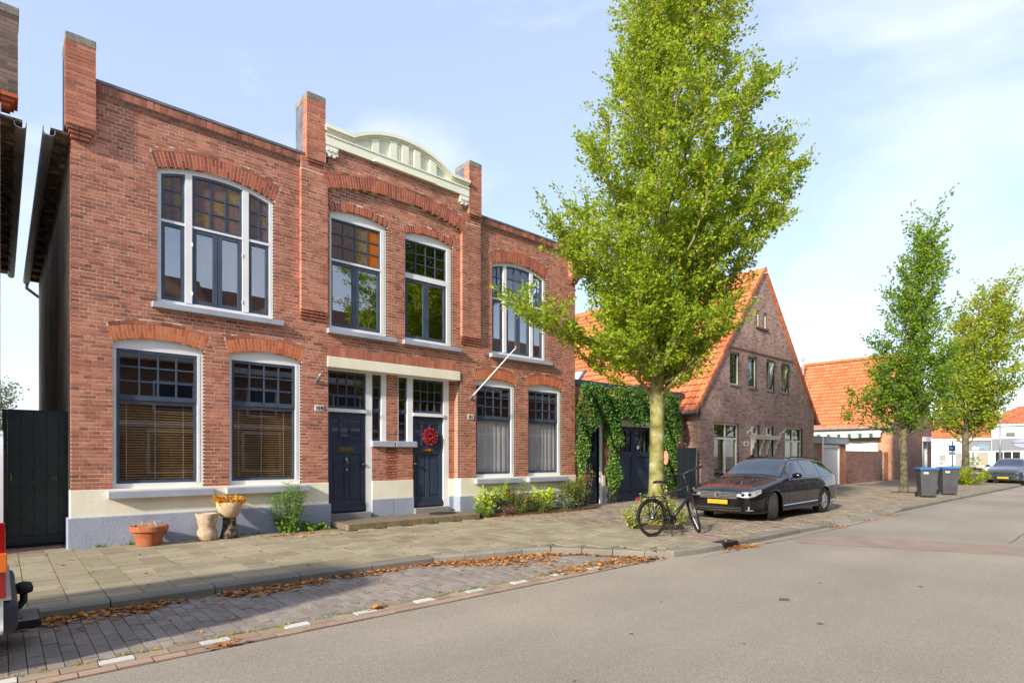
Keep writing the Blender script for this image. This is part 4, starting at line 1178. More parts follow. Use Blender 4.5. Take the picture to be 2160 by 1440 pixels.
def gdoor(x0, x1, nlights, hinge):
    y = .14; z0, z1 = SW + .03, 2.425; d = MB(); wd = x1 - x0
    d.box(x0, x1, y + .03, y + .06, z0, z0 + 1.6)
    for a, c in ((x0, x0 + .1), (x1 - .1, x1)): d.box(a, c, y, y + .06, z0, z1)
    for a, c in ((z0, z0 + .22), (z0 + .33, z0 + .38), (z0 + 1.46, z0 + 1.62), (z1 - .12, z1)): d.box(x0 + .1, x1 - .1, y, y + .06, a, c)
    for i in range(1, nlights):
        xx = x0 + .1 + (wd - .2) * i / nlights; d.box(xx - .018, xx + .018, y, y + .055, z0 + 1.62, z1 - .12)
    o = d.build('door', 'door_paint', gar, bevel=.004)
    for i in range(nlights):
        a = x0 + .1 + (wd - .2) * i / nlights; c = x0 + .1 + (wd - .2) * (i + 1) / nlights
        q = MB(); q.box(a + .02, c - .02, y + .03, y + .036, z0 + 1.62, z1 - .12); q.build('pane', 'glass_low', o)
    return o
gdoor(12.67, 13.29, 2, 0); gdoor(14.16, 15.17, 3, 0); gd = gdoor(15.19, 16.21, 3, 1)
b = MB(); b.lathe([(0, -.006), (.07, -.006), (.07, 0), (0, 0)], (15.42, .138, 1.75), 16, 'y'); o = b.build('sticker', 'sign_white', gd); 
fn = thing('board_fence', 'dark green upright board fence between the vine and the gabled house', 'fence', (16.72, -.60, SW))
for i in range(11): piece('board', 'gate_wood', fn, i * .105 + .003, i * .105 + .1, 0, .03, .04, 1.80, rnd())
piece('post', 'shutter', fn, 1.16, 1.20, -.02, .05, 0, 1.80, .5) if False else None
b = MB(); b.box(1.16, 1.20, -.02, .05, 0, 1.81); b.build('post', 'zinc', fn)
b = MB(); b.box(0, 1.16, .03, .07, .3, .4); b.box(0, 1.16, .03, .07, 1.4, 1.5); b.build('back_rail', 'gate_wood', fn)

# ------------------------------------------------------------------ gabled double house with orange roof
h2 = thing('gabled_house', 'brown brick house with a steep orange-tiled gable behind the black car', 'house', (0, 0, 0))
A0, A1, EZ, RX, RZ, Y2 = 18.2, 28.42, 3.42, 23.2, 9.22, -.60
def gable(z):
    if z < EZ: return (A0, A1)
    k = (z - EZ) / (RZ - EZ); return (A0 + (RX - A0) * k, A1 - (A1 - RX) * k)
o2 = [(20.33, 21.12, 4.25, 5.55), (21.80, 22.58, 4.25, 5.55), (23.44, 24.20, 4.25, 5.56), (24.87, 25.65, 4.25, 5.56), (22.50, 22.83, 6.82, 7.50), (23.14, 23.48, 6.82, 7.51),
      (19.14, 21.05, .45, 2.735), (25.22, 27.11, .45, 2.76), (22.04, 22.82, SW, 2.735), (23.37, 24.12, SW, 2.735)]
def c2(z):
    a, b = gable(z); out = [(0, a), (b, 60)]
    for p_, q_, c, d in o2:
        if c < z < d: out.append((p_, q_))
    return out
b = MB(); brick_front(b, A0, A1, SW, RZ - .05, Y2, c2, 41, d=.1)
for p_, q_, c, d in o2[:4] + o2[6:]:          # soldier courses over the openings
    x = p_ - .06
    while x < q_ + .06: b.box(x + .004, x + .06, Y2 - .006, Y2 + .1, d + .004, d + .2 * (1 if c < 3 else .5), .15 + .3 * rnd()); x += .065
b.box(20.25, 26.1, Y2 - .045, Y2 + .1, 5.70, 5.765, .2)
wall2 = MB(); backing(wall2, A0 + .01, A1 - .01, SW - .1, RZ - .1, Y2 + .005, Y2 + .3, c2, .06)
w2 = wall2.build('wall', 'mortar_grey', h2, fix=False)
b.build('brick', 'brick_brown', w2, fix=False, kind='stuff')
b = MB(); brick_front(b, Y2 + .1, 10.0, SW, EZ, A0, lambda z: [], 43, axis='y'); b.build('brick', 'brick_brown', w2, fix=False, kind='stuff')
b = MB(); b.box(A0 + .005, A0 + .3, Y2 + .3, 13.5, SW, EZ); b.box(A1 - .3, A1 - .01, Y2 + .3, 13.5, SW, EZ); b.box(A0, A1, 13.5, 13.8, SW, EZ); b.build('side_wall', 'mortar_grey', h2)
b = MB(); b.box(A0 + .31, A1 - .31, Y2 + 2.5, Y2 + 2.6, SW, 8.0); b.box(A0 + .31, A1 - .31, Y2 + .31, 13.4, 3.0, 3.2)
b.v = [(max(gable(z)[0] + .5, min(gable(z)[1] - .5, x)) if z > 3.5 else x, y, min(z, 7.8)) for x, y, z in b.v]; b.build('room', 'room', h2)
for k, (p_, q_, c, d) in enumerate(o2[:4]): swindow(h2, p_, q_, c, d, Y2 + .08, 'cream_frame', 'window_green', 1, None, 'glass_house', .06, .05, tilt=[0] if k > 1 else None)
for (p_, q_, c, d) in o2[4:6]: swindow(h2, p_, q_, c, d, Y2 + .06, 'cream_frame', 'cream_frame', 1, None, 'glass_house', .04, .03, sill_=False)
b = MB(); b.box(22.42, 23.56, Y2 - .07, Y2 + .1, 6.74, 6.815); b.build('sill', 'brick_brown', h2)
for (p_, q_, c, d) in o2[6:8]:
    swindow(h2, p_, q_, c, d, Y2 + .08, 'cream_frame', 'window_green', 2, 2.10, 'glass_house', .075, .05, sashcells=[(0, 1), (1, 1)])
for (p_, q_, c, d) in o2[8:10]:
    swindow(h2, p_, q_, 2.34, d, Y2 + .10, 'cream_frame', None, 1, None, 'glass_house', .07, sill_=False)
    left = p_ < 23
    b = MB(); b.box(p_, p_ + .09, Y2 + .1, Y2 + .22, SW, 2.34); b.box(q_ - .09, q_, Y2 + .1, Y2 + .22, SW, 2.34); b.build('door_frame', 'cream_frame', h2)
    b = MB(); b.box(p_ + .09, q_ - .09, Y2 + .5, Y2 + .55, SW, 2.2); b.box(p_ + .09, p_ + .11, Y2 + .22, Y2 + .5, SW, 2.2); b.box(q_ - .11, q_ - .09, Y2 + .22, Y2 + .5, SW, 2.2); b.build('door', 'window_green' if left else 'panel_grey', h2)
    for xx in (p_ - .02, q_ - .06):
        b = MB(); b.prism([(Y2, 1.5), (Y2 - .04, 1.52), (Y2 - .06, 1.72), (Y2 - .11, 1.78), (Y2 - .13, 1.95), (Y2 - .19, 2.02), (Y2 - .20, 2.15), (Y2, 2.15)], xx, xx + .08, 'x'); b.build('bracket', 'cream_frame', h2)
b = MB(); b.box(21.95, 24.22, Y2 - .30, Y2 + .1, 2.262, 2.31); b.box(21.99, 24.18, Y2 - .25, Y2 + .1, 2.152, 2.26); b.build('canopy', 'cream_frame', h2)
# roof
sl = Vector((RX - A0, 0, RZ - EZ)).normalized(); ll = math.hypot(RX - A0 + .45, RZ - EZ + .5)
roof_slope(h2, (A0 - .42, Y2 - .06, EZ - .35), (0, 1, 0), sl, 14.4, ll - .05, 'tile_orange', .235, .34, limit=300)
sr = Vector((RX - A1, 0, RZ - EZ)).normalized()
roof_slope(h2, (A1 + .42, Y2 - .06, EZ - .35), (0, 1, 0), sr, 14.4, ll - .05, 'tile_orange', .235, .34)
b = MB(); b.prism([(A0 - .30, EZ - .30), (RX, RZ + .05), (A1 + .30, EZ - .30), (A1 + .1, EZ - .30), (RX, RZ - .15), (A0 - .1, EZ - .30)], Y2 + .02, 13.8, 'y'); b.build('roof_deck', 'roof_felt', h2)
for s_, ax in ((1, A0 - .42), (-1, A1 + .42)):      # verge tiles down the gable edge
    vd = sl if s_ == 1 else sr; n_ = int(ll / .34); P0 = Vector((ax, 0, EZ - .35)); nn = Vector((-vd.z * s_, 0, abs(vd.x)))
    b = MB()
    for i in range(n_):
        p0 = P0 + vd * (i * .34); p1 = P0 + vd * ((i + 1) * .34 + .02)
        up = Vector((-vd.z * s_, 0, abs(vd.x))) * .075
        lo = -up * .9
        y0, y1 = Y2 - .075, Y2 + .03
        Q = lambda p, y, o: (p.x + o.x, y, p.z + o.z)
        b.hexa([Q(p0, y0, lo), Q(p1, y0, lo), Q(p1, y1, lo), Q(p0, y1, lo)], [Q(p0, y0, up), Q(p1, y0, up * .8), Q(p1, y1, up * .8), Q(p0, y1, up)], .2 + .7 * rnd())
    b.build('verge_tile', 'tile_orange', h2, kind='stuff')
b = MB()
for i in range(42): b.tube([(RX, Y2 - .1 + i * .34, RZ + .06), (RX, Y2 + .26 + i * .34, RZ + .04)], [.12, .105], 8, t=.2 + .6 * rnd())
b.build('ridge_tile', 'tile_orange', h2, kind='stuff')
for xx in (A0 - .46, A1 + .46):
    b = MB(); b.prism([(xx + a, EZ - .38 + c) for a, c in pr], Y2 - .12, 13.8, 'y'); b.build('gutter', 'zinc', h2)
    b = MB(); b.box(min(xx, xx + (.44 if xx < 20 else -.44)), max(xx, xx + (.44 if xx < 20 else -.44)), Y2 + .0, 13.8, EZ - .36, EZ - .33); b.build('soffit', 'eave_wood', h2)
# roof window seen above the garage
u_ = 6.9; vv = 2.1
P = Vector((A0 - .42, Y2 - .06, EZ - .35)) + Vector((0, 1, 0)) * u_ + sl * vv; N2 = Vector((-sl.z, 0, sl.x))
b = MB()
c0 = [P, P + Vector((0, 1.2, 0)), P + Vector((0, 1.2, 0)) + sl * 1.0, P + sl * 1.0]
b.hexa([q for q in c0], [q + N2 * .14 for q in c0]); rw = b.build('roof_window', 'lead', h2)
c1 = [P + Vector((0, .12, 0)) + sl * .12, P + Vector((0, 1.08, 0)) + sl * .12, P + Vector((0, 1.08, 0)) + sl * .88, P + Vector((0, .12, 0)) + sl * .88]
b = MB(); b.hexa([q + N2 * .141 for q in c1], [q + N2 * .15 for q in c1]); b.build('pane', 'white_paint', rw)
# number plates and small flag holders
for (x, z, w, lab, m) in ((21.42, 1.86, .40, 'pale number plate left of the gabled house doors', 'plate_white'), (24.55, 1.85, .30, 'grey number plate right of the gabled house doors', 'panel_grey')):
    t = thing('house_number', lab, 'number plate', (x, Y2 - .003, z)); b = MB(); b.box(0, w, -.015, 0, 0, .19); b.build('plate', m, t)
    b = MB(); digits('163' if x < 23 else '165', b, .06, .04, .11, -.02); b.build('numerals', 'ink', t)
for x, lab in ((21.75, 'white flag holder left of the gabled house canopy'), (24.75, 'white flag holder right of the gabled house canopy')):
    t = thing('flag_bracket', lab, 'bracket', (x, Y2, 2.42)); b = MB(); b.tube([(0, 0, 0), (.1, -.22, .2)], .025, 8); b.box(-.04, .04, -.01, 0, -.06, .06); b.build('socket', 'white_paint', t)

# ------------------------------------------------------------------ garage and garden wall beside the third house
g3 = thing('white_garage', 'small garage with white roller shutter and pale fascia behind the black car', 'garage', (29.0, -.2, SW))
b = MB()
for (p_, q_) in ((.2, 1.55), (3.9, 4.82)): brick_front(b, p_, q_, .0, 2.14, 0, lambda z: [], 51)
brick_front(b, .02, 5.0, .0, 2.14, .2, lambda z: [], 53, axis='y'); g3w = MB(); g3w.box(.21, 1.54, .012, .3, 0, 2.14); g3w.box(3.91, 4.81, .012, .3, 0, 2.14); g3w.box(.22, .5, .3, 5, 0, 2.14); g3w.box(4.5, 4.81, .3, 5, 0, 2.14); g3w.box(1.54, 3.91, .1, .3, 2.0, 2.14)
gw = g3w.build('wall', 'mortar_grey', g3, fix=False); b.build('brick', 'brick_tan', gw, fix=False, kind='stuff')
b = MB(); b.box(.0, 4.90, -.12, 5.2, 2.145, 2.48); b.build('fascia', 'panel_grey', g3, bevel=.01)
b = MB(); b.box(-.02, 4.92, -.14, 5.2, 2.482, 2.51); b.build('roof', 'zinc', g3)
for i in range(24): piece('shutter_slat', 'shutter', g3, 1.62, 3.82, .06, .085, .0 + i * .0805, .0775 + i * .0805, .5)
b = MB(); b.box(1.55, 1.62, .0, .12, 0, 2.0); b.box(3.82, 3.9, .0, .12, 0, 2.0); b.box(1.55, 3.9, .02, .12, 1.94, 2.1); b.build('shutter_frame', 'white_paint', g3)
b = MB(); b.tube([(1.15, -.16, 2.5), (1.15, -.16, .05)], .045, 8); b.build('downpipe', 'white_paint', g3)
pg = thing('arched_gate', 'dark green gate with a rounded top half hidden behind the black car', 'gate', (28.55, -.45, SW))
b = MB(); b.strip(lin_n(0, .62, 8), lambda x: 0, lambda x: 1.75 + .14 * math.sin(x / .62 * 3.1416), 0, .05); b.build('panel', 'window_green', pg)
gwall = thing('garden_wall', 'brown brick garden wall right of the white roller shutter', 'wall', (33.85, -.2, SW))
b = MB(); brick_front(b, 0, 5.62, .0, 1.72, 0, lambda z: [], 61, d=.2); q = MB(); q.box(.01, 5.61, .005, .19, 0, 1.78); qq = q.build('wall', 'mortar_grey', gwall); b.build('brick', 'brick_purple', qq, fix=False, kind='stuff')
x = 0; b = MB()
while x < 5.6: b.box(x + .003, x + .06, -.01, .21, 1.725, 1.80, rnd()); x += .064
b.build('coping', 'brick_purple', gwall, fix=False, kind='stuff')
gg = thing('narrow_gate', 'narrow dark green gate with rounded top at the end of the garden wall', 'gate', (39.50, -.15, SW))
b = MB(); b.strip(lin_n(0, .66, 8), lambda x: .04, lambda x: 1.76 + .12 * math.sin(x / .66 * 3.1416), 0, .05); b.build('panel', 'window_green', gg)
b = MB(); b.box(.5, .53, -.04, 0, 1.0, 1.05); b.build('handle', 'zinc', gg)
pp = thing('brick_pier', 'short brick pier between the narrow gate and the third house', 'pier', (40.25, -.2, SW))
b = MB(); brick_front(b, 0, .85, 0, 1.78, 0, lambda z: [], 67); b.build('brick', 'brick_tan', pp, fix=False, kind='stuff'); b = MB(); b.box(.01, .84, .012, .3, 0, 1.77); b.build('core', 'mortar_grey', pp)

# ------------------------------------------------------------------ third house with the big orange roof
h3 = thing('corner_house', 'brick house with a large orange roof and striped awning behind the middle tree', 'house', (0, 0, 0))
B0, B1, E3, R3X, R3Z, Y3, D3 = 41.3, 50.4, 3.62, 45.85, 8.45, -.40, 11.0
def gab3(z):
    if z < E3: return (B0, B1)
    k = (z - E3) / (R3Z - E3); return (B0 + (R3X - B0) * k, B1 - (B1 - R3X) * k)
o3 = [(46.0, 48.4, 3.95, 5.2), (48.0, 49.2, SW, 2.5), (42.7, 43.0, .4, 2.6)]
def c3(z):
    a, b = gab3(z); return [(0, a), (b, 90)] + [(p_, q_) for p_, q_, c, d in o3[:2] if c < z < d]
b = MB(); brick_front(b, B0, B1, SW, R3Z - .05, Y3, c3, 71, ch=.0655); q = MB(); backing(q, B0 + .01, B1 - .01, SW - .1, R3Z - .1, Y3 + .005, Y3 + .3, c3, .08); wq = q.build('wall', 'mortar_grey', h3, fix=False); b.build('brick', 'brick_purple', wq, fix=False, kind='stuff')
lops = [(.45, 3.0, .4, 2.62)]
lcut = lambda z: [(a, b_) for a, b_, c, d in lops if c < z < d]
b = MB(); brick_front(b, Y3 + .11, 9, SW, E3, B0, lcut, 73, axis='y'); b.build('brick', 'brick_tan', wq, fix=False, kind='stuff')
q = MB()
for (za, zb, ivs) in ((SW, .4, [(Y3 + .3, D3)]), (.4, 2.62, [(Y3 + .3, .45), (3.0, D3)]), (2.62, E3, [(Y3 + .3, D3)])):
    for p_, q_ in ivs: q.box(B0 + .005, B0 + .3, p_, q_, za, zb)
q.box(B1 - .3, B1 - .01, Y3 + .3, D3, SW, E3); q.box(B0, B1, D3 - .3, D3, SW, E3); q.build('side_wall', 'mortar', h3)
b = MB(); b.box(B0 + .10, B0 + .13, .45, 3.0, .4, 2.45); pa = b.build('window', 'white_paint', h3)
b = MB(); b.box(B0 + .08, B0 + .20, .45, 3.0, 2.452, 2.615); b.build('window_box', 'panel_grey', h3)
swindow(h3, 46.0, 48.4, 3.95, 5.2, Y3 + .08, 'white_paint', 'white_paint', 3, None, 'glass_house', .09)
b = MB(); b.box(48.0, 48.12, Y3 - .02, Y3 + .2, SW, 2.5); b.box(49.08, 49.2, Y3 - .02, Y3 + .2, SW, 2.5); b.box(47.95, 49.25, Y3 - .25, Y3 + .2, 2.502, 2.83); b.build('door_frame', 'white_paint', h3)
b = MB(); b.box(48.12, 49.08, Y3 + .12, Y3 + .16, SW, 2.5); b.build('door', 'panel_grey', h3)
b = MB(); b.box(42.72, 42.92, Y3 - .012, Y3 - .002, .5, 2.6); b.build('panel', 'white_paint', h3)
s3 = Vector((R3X - B0, 0, R3Z - E3)).normalized(); l3 = math.hypot(R3X - B0 + .4, R3Z - E3 + .42)
HIPY = 6.9
def hipclip(u, v):      # hip at the back: the slope narrows towards the ridge
    return u < D3 + .2 - (D3 - HIPY) * v / l3
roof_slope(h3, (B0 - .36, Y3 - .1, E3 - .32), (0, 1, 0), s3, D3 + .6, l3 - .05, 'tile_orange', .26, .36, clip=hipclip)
s3r = Vector((R3X - B1, 0, R3Z - E3)).normalized()
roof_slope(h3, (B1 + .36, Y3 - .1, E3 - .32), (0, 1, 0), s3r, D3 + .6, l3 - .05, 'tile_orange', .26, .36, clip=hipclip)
b = MB()
b.add([(B0 - .28, Y3, E3 - .3), (B1 + .28, Y3, E3 - .3), (B1 + .28, D3, E3 - .3), (B0 - .28, D3, E3 - .3), (R3X, Y3, R3Z - .05), (R3X, HIPY, R3Z - .05)], [(0, 1, 2, 3), (0, 4, 5, 3), (1, 2, 5, 4), (3, 5, 2), (0, 1, 4)])
b.v = [(x, y + (.02 if y < 0 else 0), z) for x, y, z in b.v]; b.build('roof_deck', 'roof_felt', h3)
b = MB()
for i in range(18): b.tube([(R3X, Y3 - .1 + i * .4, R3Z + .05), (R3X, Y3 + .34 + i * .4, R3Z + .03)], [.14, .12], 8, t=.2 + .6 * rnd())
for i in range(15):
    f0, f1 = i / 15, (i + 1.1) / 15; P_ = Vector((R3X, HIPY - .2, R3Z + .05)); Q_ = Vector((B0 - .36, D3 - .2, E3 - .22))
    b.tube([P_.lerp(Q_, f1), P_.lerp(Q_, f0)], [.12, .11], 7, t=.2 + .5 * rnd())
b.build('ridge_tile', 'tile_orange', h3, kind='stuff')
b = MB(); b.prism([(B0 - .40 + a * 1.1, E3 - .33 + c * 1.1) for a, c in pr], Y3 - .15, D3, 'y'); b.build('gutter', 'zinc', h3)
b = MB(); b.tube([(44.2, 6.2, 6.9), (44.2, 6.2, 8.6)], .06, 8); b.tube([(44.2, 6.2, 8.6), (44.2, 6.2, 8.9)], .11, 8); b.build('flue', 'zinc', h3)
b = MB(); b.tube([(43.5, 8.2, 6.0), (43.5, 8.2, 9.2)], .03, 6); b.tube([(43.2, 8.2, 9.0), (43.8, 8.2, 9.0)], .02, 5); b.tube([(43.3, 8.2, 8.8), (43.7, 8.2, 8.8)], .02, 5); b.build('aerial', 'zinc', h3)
aw = thing('awning', 'half-rolled awning with green and cream striped valance under the orange roof', 'awning', (B0 - .02, .0, 2.72))
b = MB(); b.box(-.16, 0, .05, 5.2, .33, .42); b.build('cassette', 'white_paint', aw)
b = MB(); b.prism([(-.16, .34), (-.62, .22), (-.62, .24), (-.16, .36)], .1, 5.15, 'y'); b.build('fabric', 'awning_cream', aw)
b = MB(); b.box(-.66, -.60, .05, 5.2, .20, .25); b.build('front_bar', 'white_paint', aw)
y = .1; k = 0
while y < 5.1:
    wv = .21 if k % 2 else .42
    b = MB(); b.box(-.642, -.628, y, y + wv, -.06 + .02 * math.sin(y * 4), .2); b.build('valance_stripe', 'awning_green' if k % 2 else 'awning_cream', aw); y += wv; k += 1

# ------------------------------------------------------------------ white shop at the end of the street (built facing -Y, then turned)
sh = thing('shop', 'white shop with orange hipped roofs and grey signboard at the far end of the street', 'shop', (78, 6.6, SW), -R(90))
b = MB(); b.box(-6, 6.2, 0, 8, 0, 3.2); wl_ = b.build('wall', 'white_wall', sh)
b = MB(); b.box(6.2, 18, -.3, 8, 0, 4.65); b.build('wall', 'white_wall', sh)
b = MB(); b.box(-6, 6.19, -.25, .1, 3.2, 3.42); b.box(-6, 6.19, -.3, -.26, 3.34, 3.44); b.build('eaves_board', 'white_paint', sh)
b = MB(); b.box(6.1, 18, -.6, .1, 4.66, 4.85); b.build('eaves_board', 'white_paint', sh)
b = MB(); b.box(4.1, 6.19, -.06, 0, 2.08, 3.1); sgn = b.build('signboard', 'shop_grey', sh)
b = MB(); b.box(6.25, 18, -.36, -.3, 2.1, 3.35); b.build('signboard', 'shop_grey', sh)
text_obj('de', .62, 'sign_white', sgn, (4.5, -.075, 2.2), bold=.012); text_obj('Wits', .85, 'sign_lightblue', sgn, (5.05, -.075, 2.2)).scale = (.55, 1, 1)
for x in (4.2, 4.55):
    b = MB(); z = .35
    b.box(x - .06, x + .18, -.03, 0, .2, 1.95); pn = b.build('notice_panel', 'shop_grey', sh)
def flatwin(p, x0, x1, z0, z1, y, fm='white_paint', gm='glass_green', mull=0, back='panel_grey'):
    b = MB(); b.box(x0, x1, y - .03, y - .004, z0, z1); w = b.build('window', fm, p)
    n_ = mull + 1; cw = (x1 - x0 - .1) / n_
    for i in range(n_):
        q = MB(); q.box(x0 + .08 + cw * i, x0 + cw * (i + 1), y - .036, y - .0305, z0 + .08, z1 - .08); q.build('pane', back, w)
        q = MB(); q.box(x0 + .08 + cw * i, x0 + cw * (i + 1), y - .046, y - .042, z0 + .08, z1 - .08); q.build('glass', 'glass_house', w)
flatwin(sh, 4.85, 6.0, .2, 2.0, 0, back='awning_cream'); flatwin(sh, 1.5, 2.3, .3, 1.75, 0, back='shutter'); flatwin(sh, 3.0, 3.7, .2, 1.9, 0, back='shutter')
flatwin(sh, 6.45, 8.6, -.0, 2.05, -.3, mull=2, back='interior_dark'); flatwin(sh, 9.2, 12, .3, 2.0, -.3, back='awning_cream')
flatwin(sh, 7.3, 8.2, 3.45, 4.05, -.3, back='panel_grey'); flatwin(sh, 8.85, 10.3, 3.5, 4.1, -.3, back='interior_dark')
def hip(x0, x1, y0, y1, z0, z1, inset, name='roof_deck'):
    cx0, cx1, cy = x0 + inset, x1 - inset, (y0 + y1) / 2
    b = MB(); b.add([(x0, y0, z0), (x1, y0, z0), (x1, y1, z0), (x0, y1, z0), (cx0, cy, z1), (cx1, cy, z1)], [(0, 1, 5, 4), (1, 2, 5), (2, 3, 4, 5), (3, 0, 4), (0, 3, 2, 1)]); return b.build(name, 'roof_felt', sh)
def front_tiles(x0, x1, y0, z0, cy, z1, li, ri):
    v = Vector((0, cy - y0, z1 - z0)); l = v.length
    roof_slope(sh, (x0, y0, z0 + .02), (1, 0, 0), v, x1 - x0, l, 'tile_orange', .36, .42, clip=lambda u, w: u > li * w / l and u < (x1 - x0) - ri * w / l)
def left_tiles(x0, x1_, y0, y1, z0, z1):
    v = Vector((x1_ - x0, 0, z1 - z0)); l = v.length; cy = (y1 - y0) / 2
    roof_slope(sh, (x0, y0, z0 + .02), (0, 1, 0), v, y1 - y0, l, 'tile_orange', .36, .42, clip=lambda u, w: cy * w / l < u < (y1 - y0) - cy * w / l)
hip(-6, 9.0, -.3, 7, 3.42, 5.9, 3.6); front_tiles(-6, 9.0, -.3, 3.42, 3.35, 5.9, 3.6, 3.6)
hip(6.1, 11.1, -.6, 8, 4.85, 6.45, 2.4); front_tiles(6.1, 11.1, -.6, 4.85, 3.7, 6.45, 2.4, 2.4)
hip(3.2, 14.5, 3, 13, 4.4, 7.2, 4.4); front_tiles(3.2, 14.5, 3, 4.4, 8, 7.2, 4.4, 4.4); left_tiles(3.2, 7.6, 3, 13, 4.4, 7.2)
b = MB(); b.box(8.2, 9.5, 7.4, 8.4, 6.8, 7.75, .5); ch_ = b.build('chimney', 'brick_tan', sh)
for i in range(3):
    b = MB(); b.lathe([(.13, 7.75), (.11, 8.05), (0, 8.05)], (8.45 + i * .4, 7.9, 0), 8); b.build('chimney_pot', 'brick_tan', ch_)
# houses far to the left of the shop, behind the trailer
fh = thing('low_house', 'low white house with dark roof left of the shop behind the trailer', 'house', (74, 22, SW), -R(90))
b = MB(); b.box(0, 15.2, 0, 8, 0, 3.0); b.build('wall', 'white_wall', fh)
b = MB(); b.prism([(-.4, 3.0), (8.4, 3.0), (4, 5.4)], -.3, 15.2, 'x'); b.build('roof', 'tile_orange', fh)
flatwin(fh, 12.0, 13.2, .6, 1.9, 0, back='shutter')

# ------------------------------------------------------------------ row of houses on the far side of the street (seen mirrored in the windows)
m = mat('brick_far', [(0, (120, 74, 60)), (1, (150, 96, 78))], .9, vscale=2)
nt = m.node_tree; bt = nt.nodes.new('ShaderNodeTexBrick'); gp_ = nt.nodes.new('ShaderNodeNewGeometry'); sx = nt.nodes.new('ShaderNodeSeparateXYZ'); cxz = nt.nodes.new('ShaderNodeCombineXYZ')
nt.links.new(gp_.outputs['Position'], sx.inputs[0]); nt.links.new(sx.outputs['X'], cxz.inputs['X']); nt.links.new(sx.outputs['Z'], cxz.inputs['Y']); nt.links.new(cxz.outputs[0], bt.inputs['Vector'])
bt.inputs['Color1'].default_value = lin((150, 96, 76)); bt.inputs['Color2'].default_value = lin((116, 70, 58)); bt.inputs['Mortar'].default_value = lin((170, 156, 140)); bt.inputs['Scale'].default_value = 1
bt.inputs['Brick Width'].default_value = .22; bt.inputs['Row Height'].default_value = .065; bt.inputs['Mortar Size'].default_value = .012
nt.links.new(bt.outputs['Color'], nt.nodes['Principled BSDF'].inputs['Base Color'])
labs = ['brick terrace house opposite, mirrored in the left windows', 'brick terrace house opposite, mirrored in the ground-floor blinds', 'brick terrace house opposite, mirrored in the door panes', 'brick terrace house opposite, mirrored in the net-curtained windows', 'brick terrace house opposite, mirrored in the black car'] + ['brick terrace house opposite, first one beyond the black car', 'brick terrace house opposite, second beyond the black car', 'brick terrace house opposite, third beyond the black car', 'brick terrace house opposite, fourth and last beyond the black car']
for i in range(9):
    x0 = -26 + i * 8.2
    hh = thing('terrace_house', labs[i], 'house', (x0, -16.6, 0), group='houses across the street')
    hz = 5.6 + .25 * (i % 2); b = MB(); b.box(0, 8.1, -8, 0, SW - .1, hz); b.build('wall', 'brick_far', hh)
    b = MB(); b.prism([(.5, hz - .1), (.5, hz + .12), (-4, hz + 4.5), (-8.5, hz + .12), (-8.5, hz - .1)], -.05, 8.15, 'x'); b.build('roof', 'tile_dark', hh)
    b = MB(); b.box(-.02, 8.12, 0.01, .52, hz - .35, hz - .1); b.build('eaves_board', 'white_paint', hh)
    b = MB(); b.box(.02, 8.08, .003, .06, 2.75, 2.95); b.build('string_band', 'white_paint', hh)
    for (a, c, z0, z1) in ((.8, 2.6, .7, 2.6), (5.2, 7.2, .7, 2.6), (1.0, 2.4, 3.3, 4.7), (5.4, 7.0, 3.3, 4.7)):
        b = MB(); b.box(a, c, .004, .06, z0, z1); w = b.build('window', 'white_paint', hh)
        b = MB(); b.box(a + .1, c - .1, .061, .066, z0 + .1, z1 - .1); b.build('pane', 'sash_paint', w)
    b = MB(); b.box(3.4, 4.4, .004, .05, SW, 2.3); b.build('door', 'door_paint', hh)
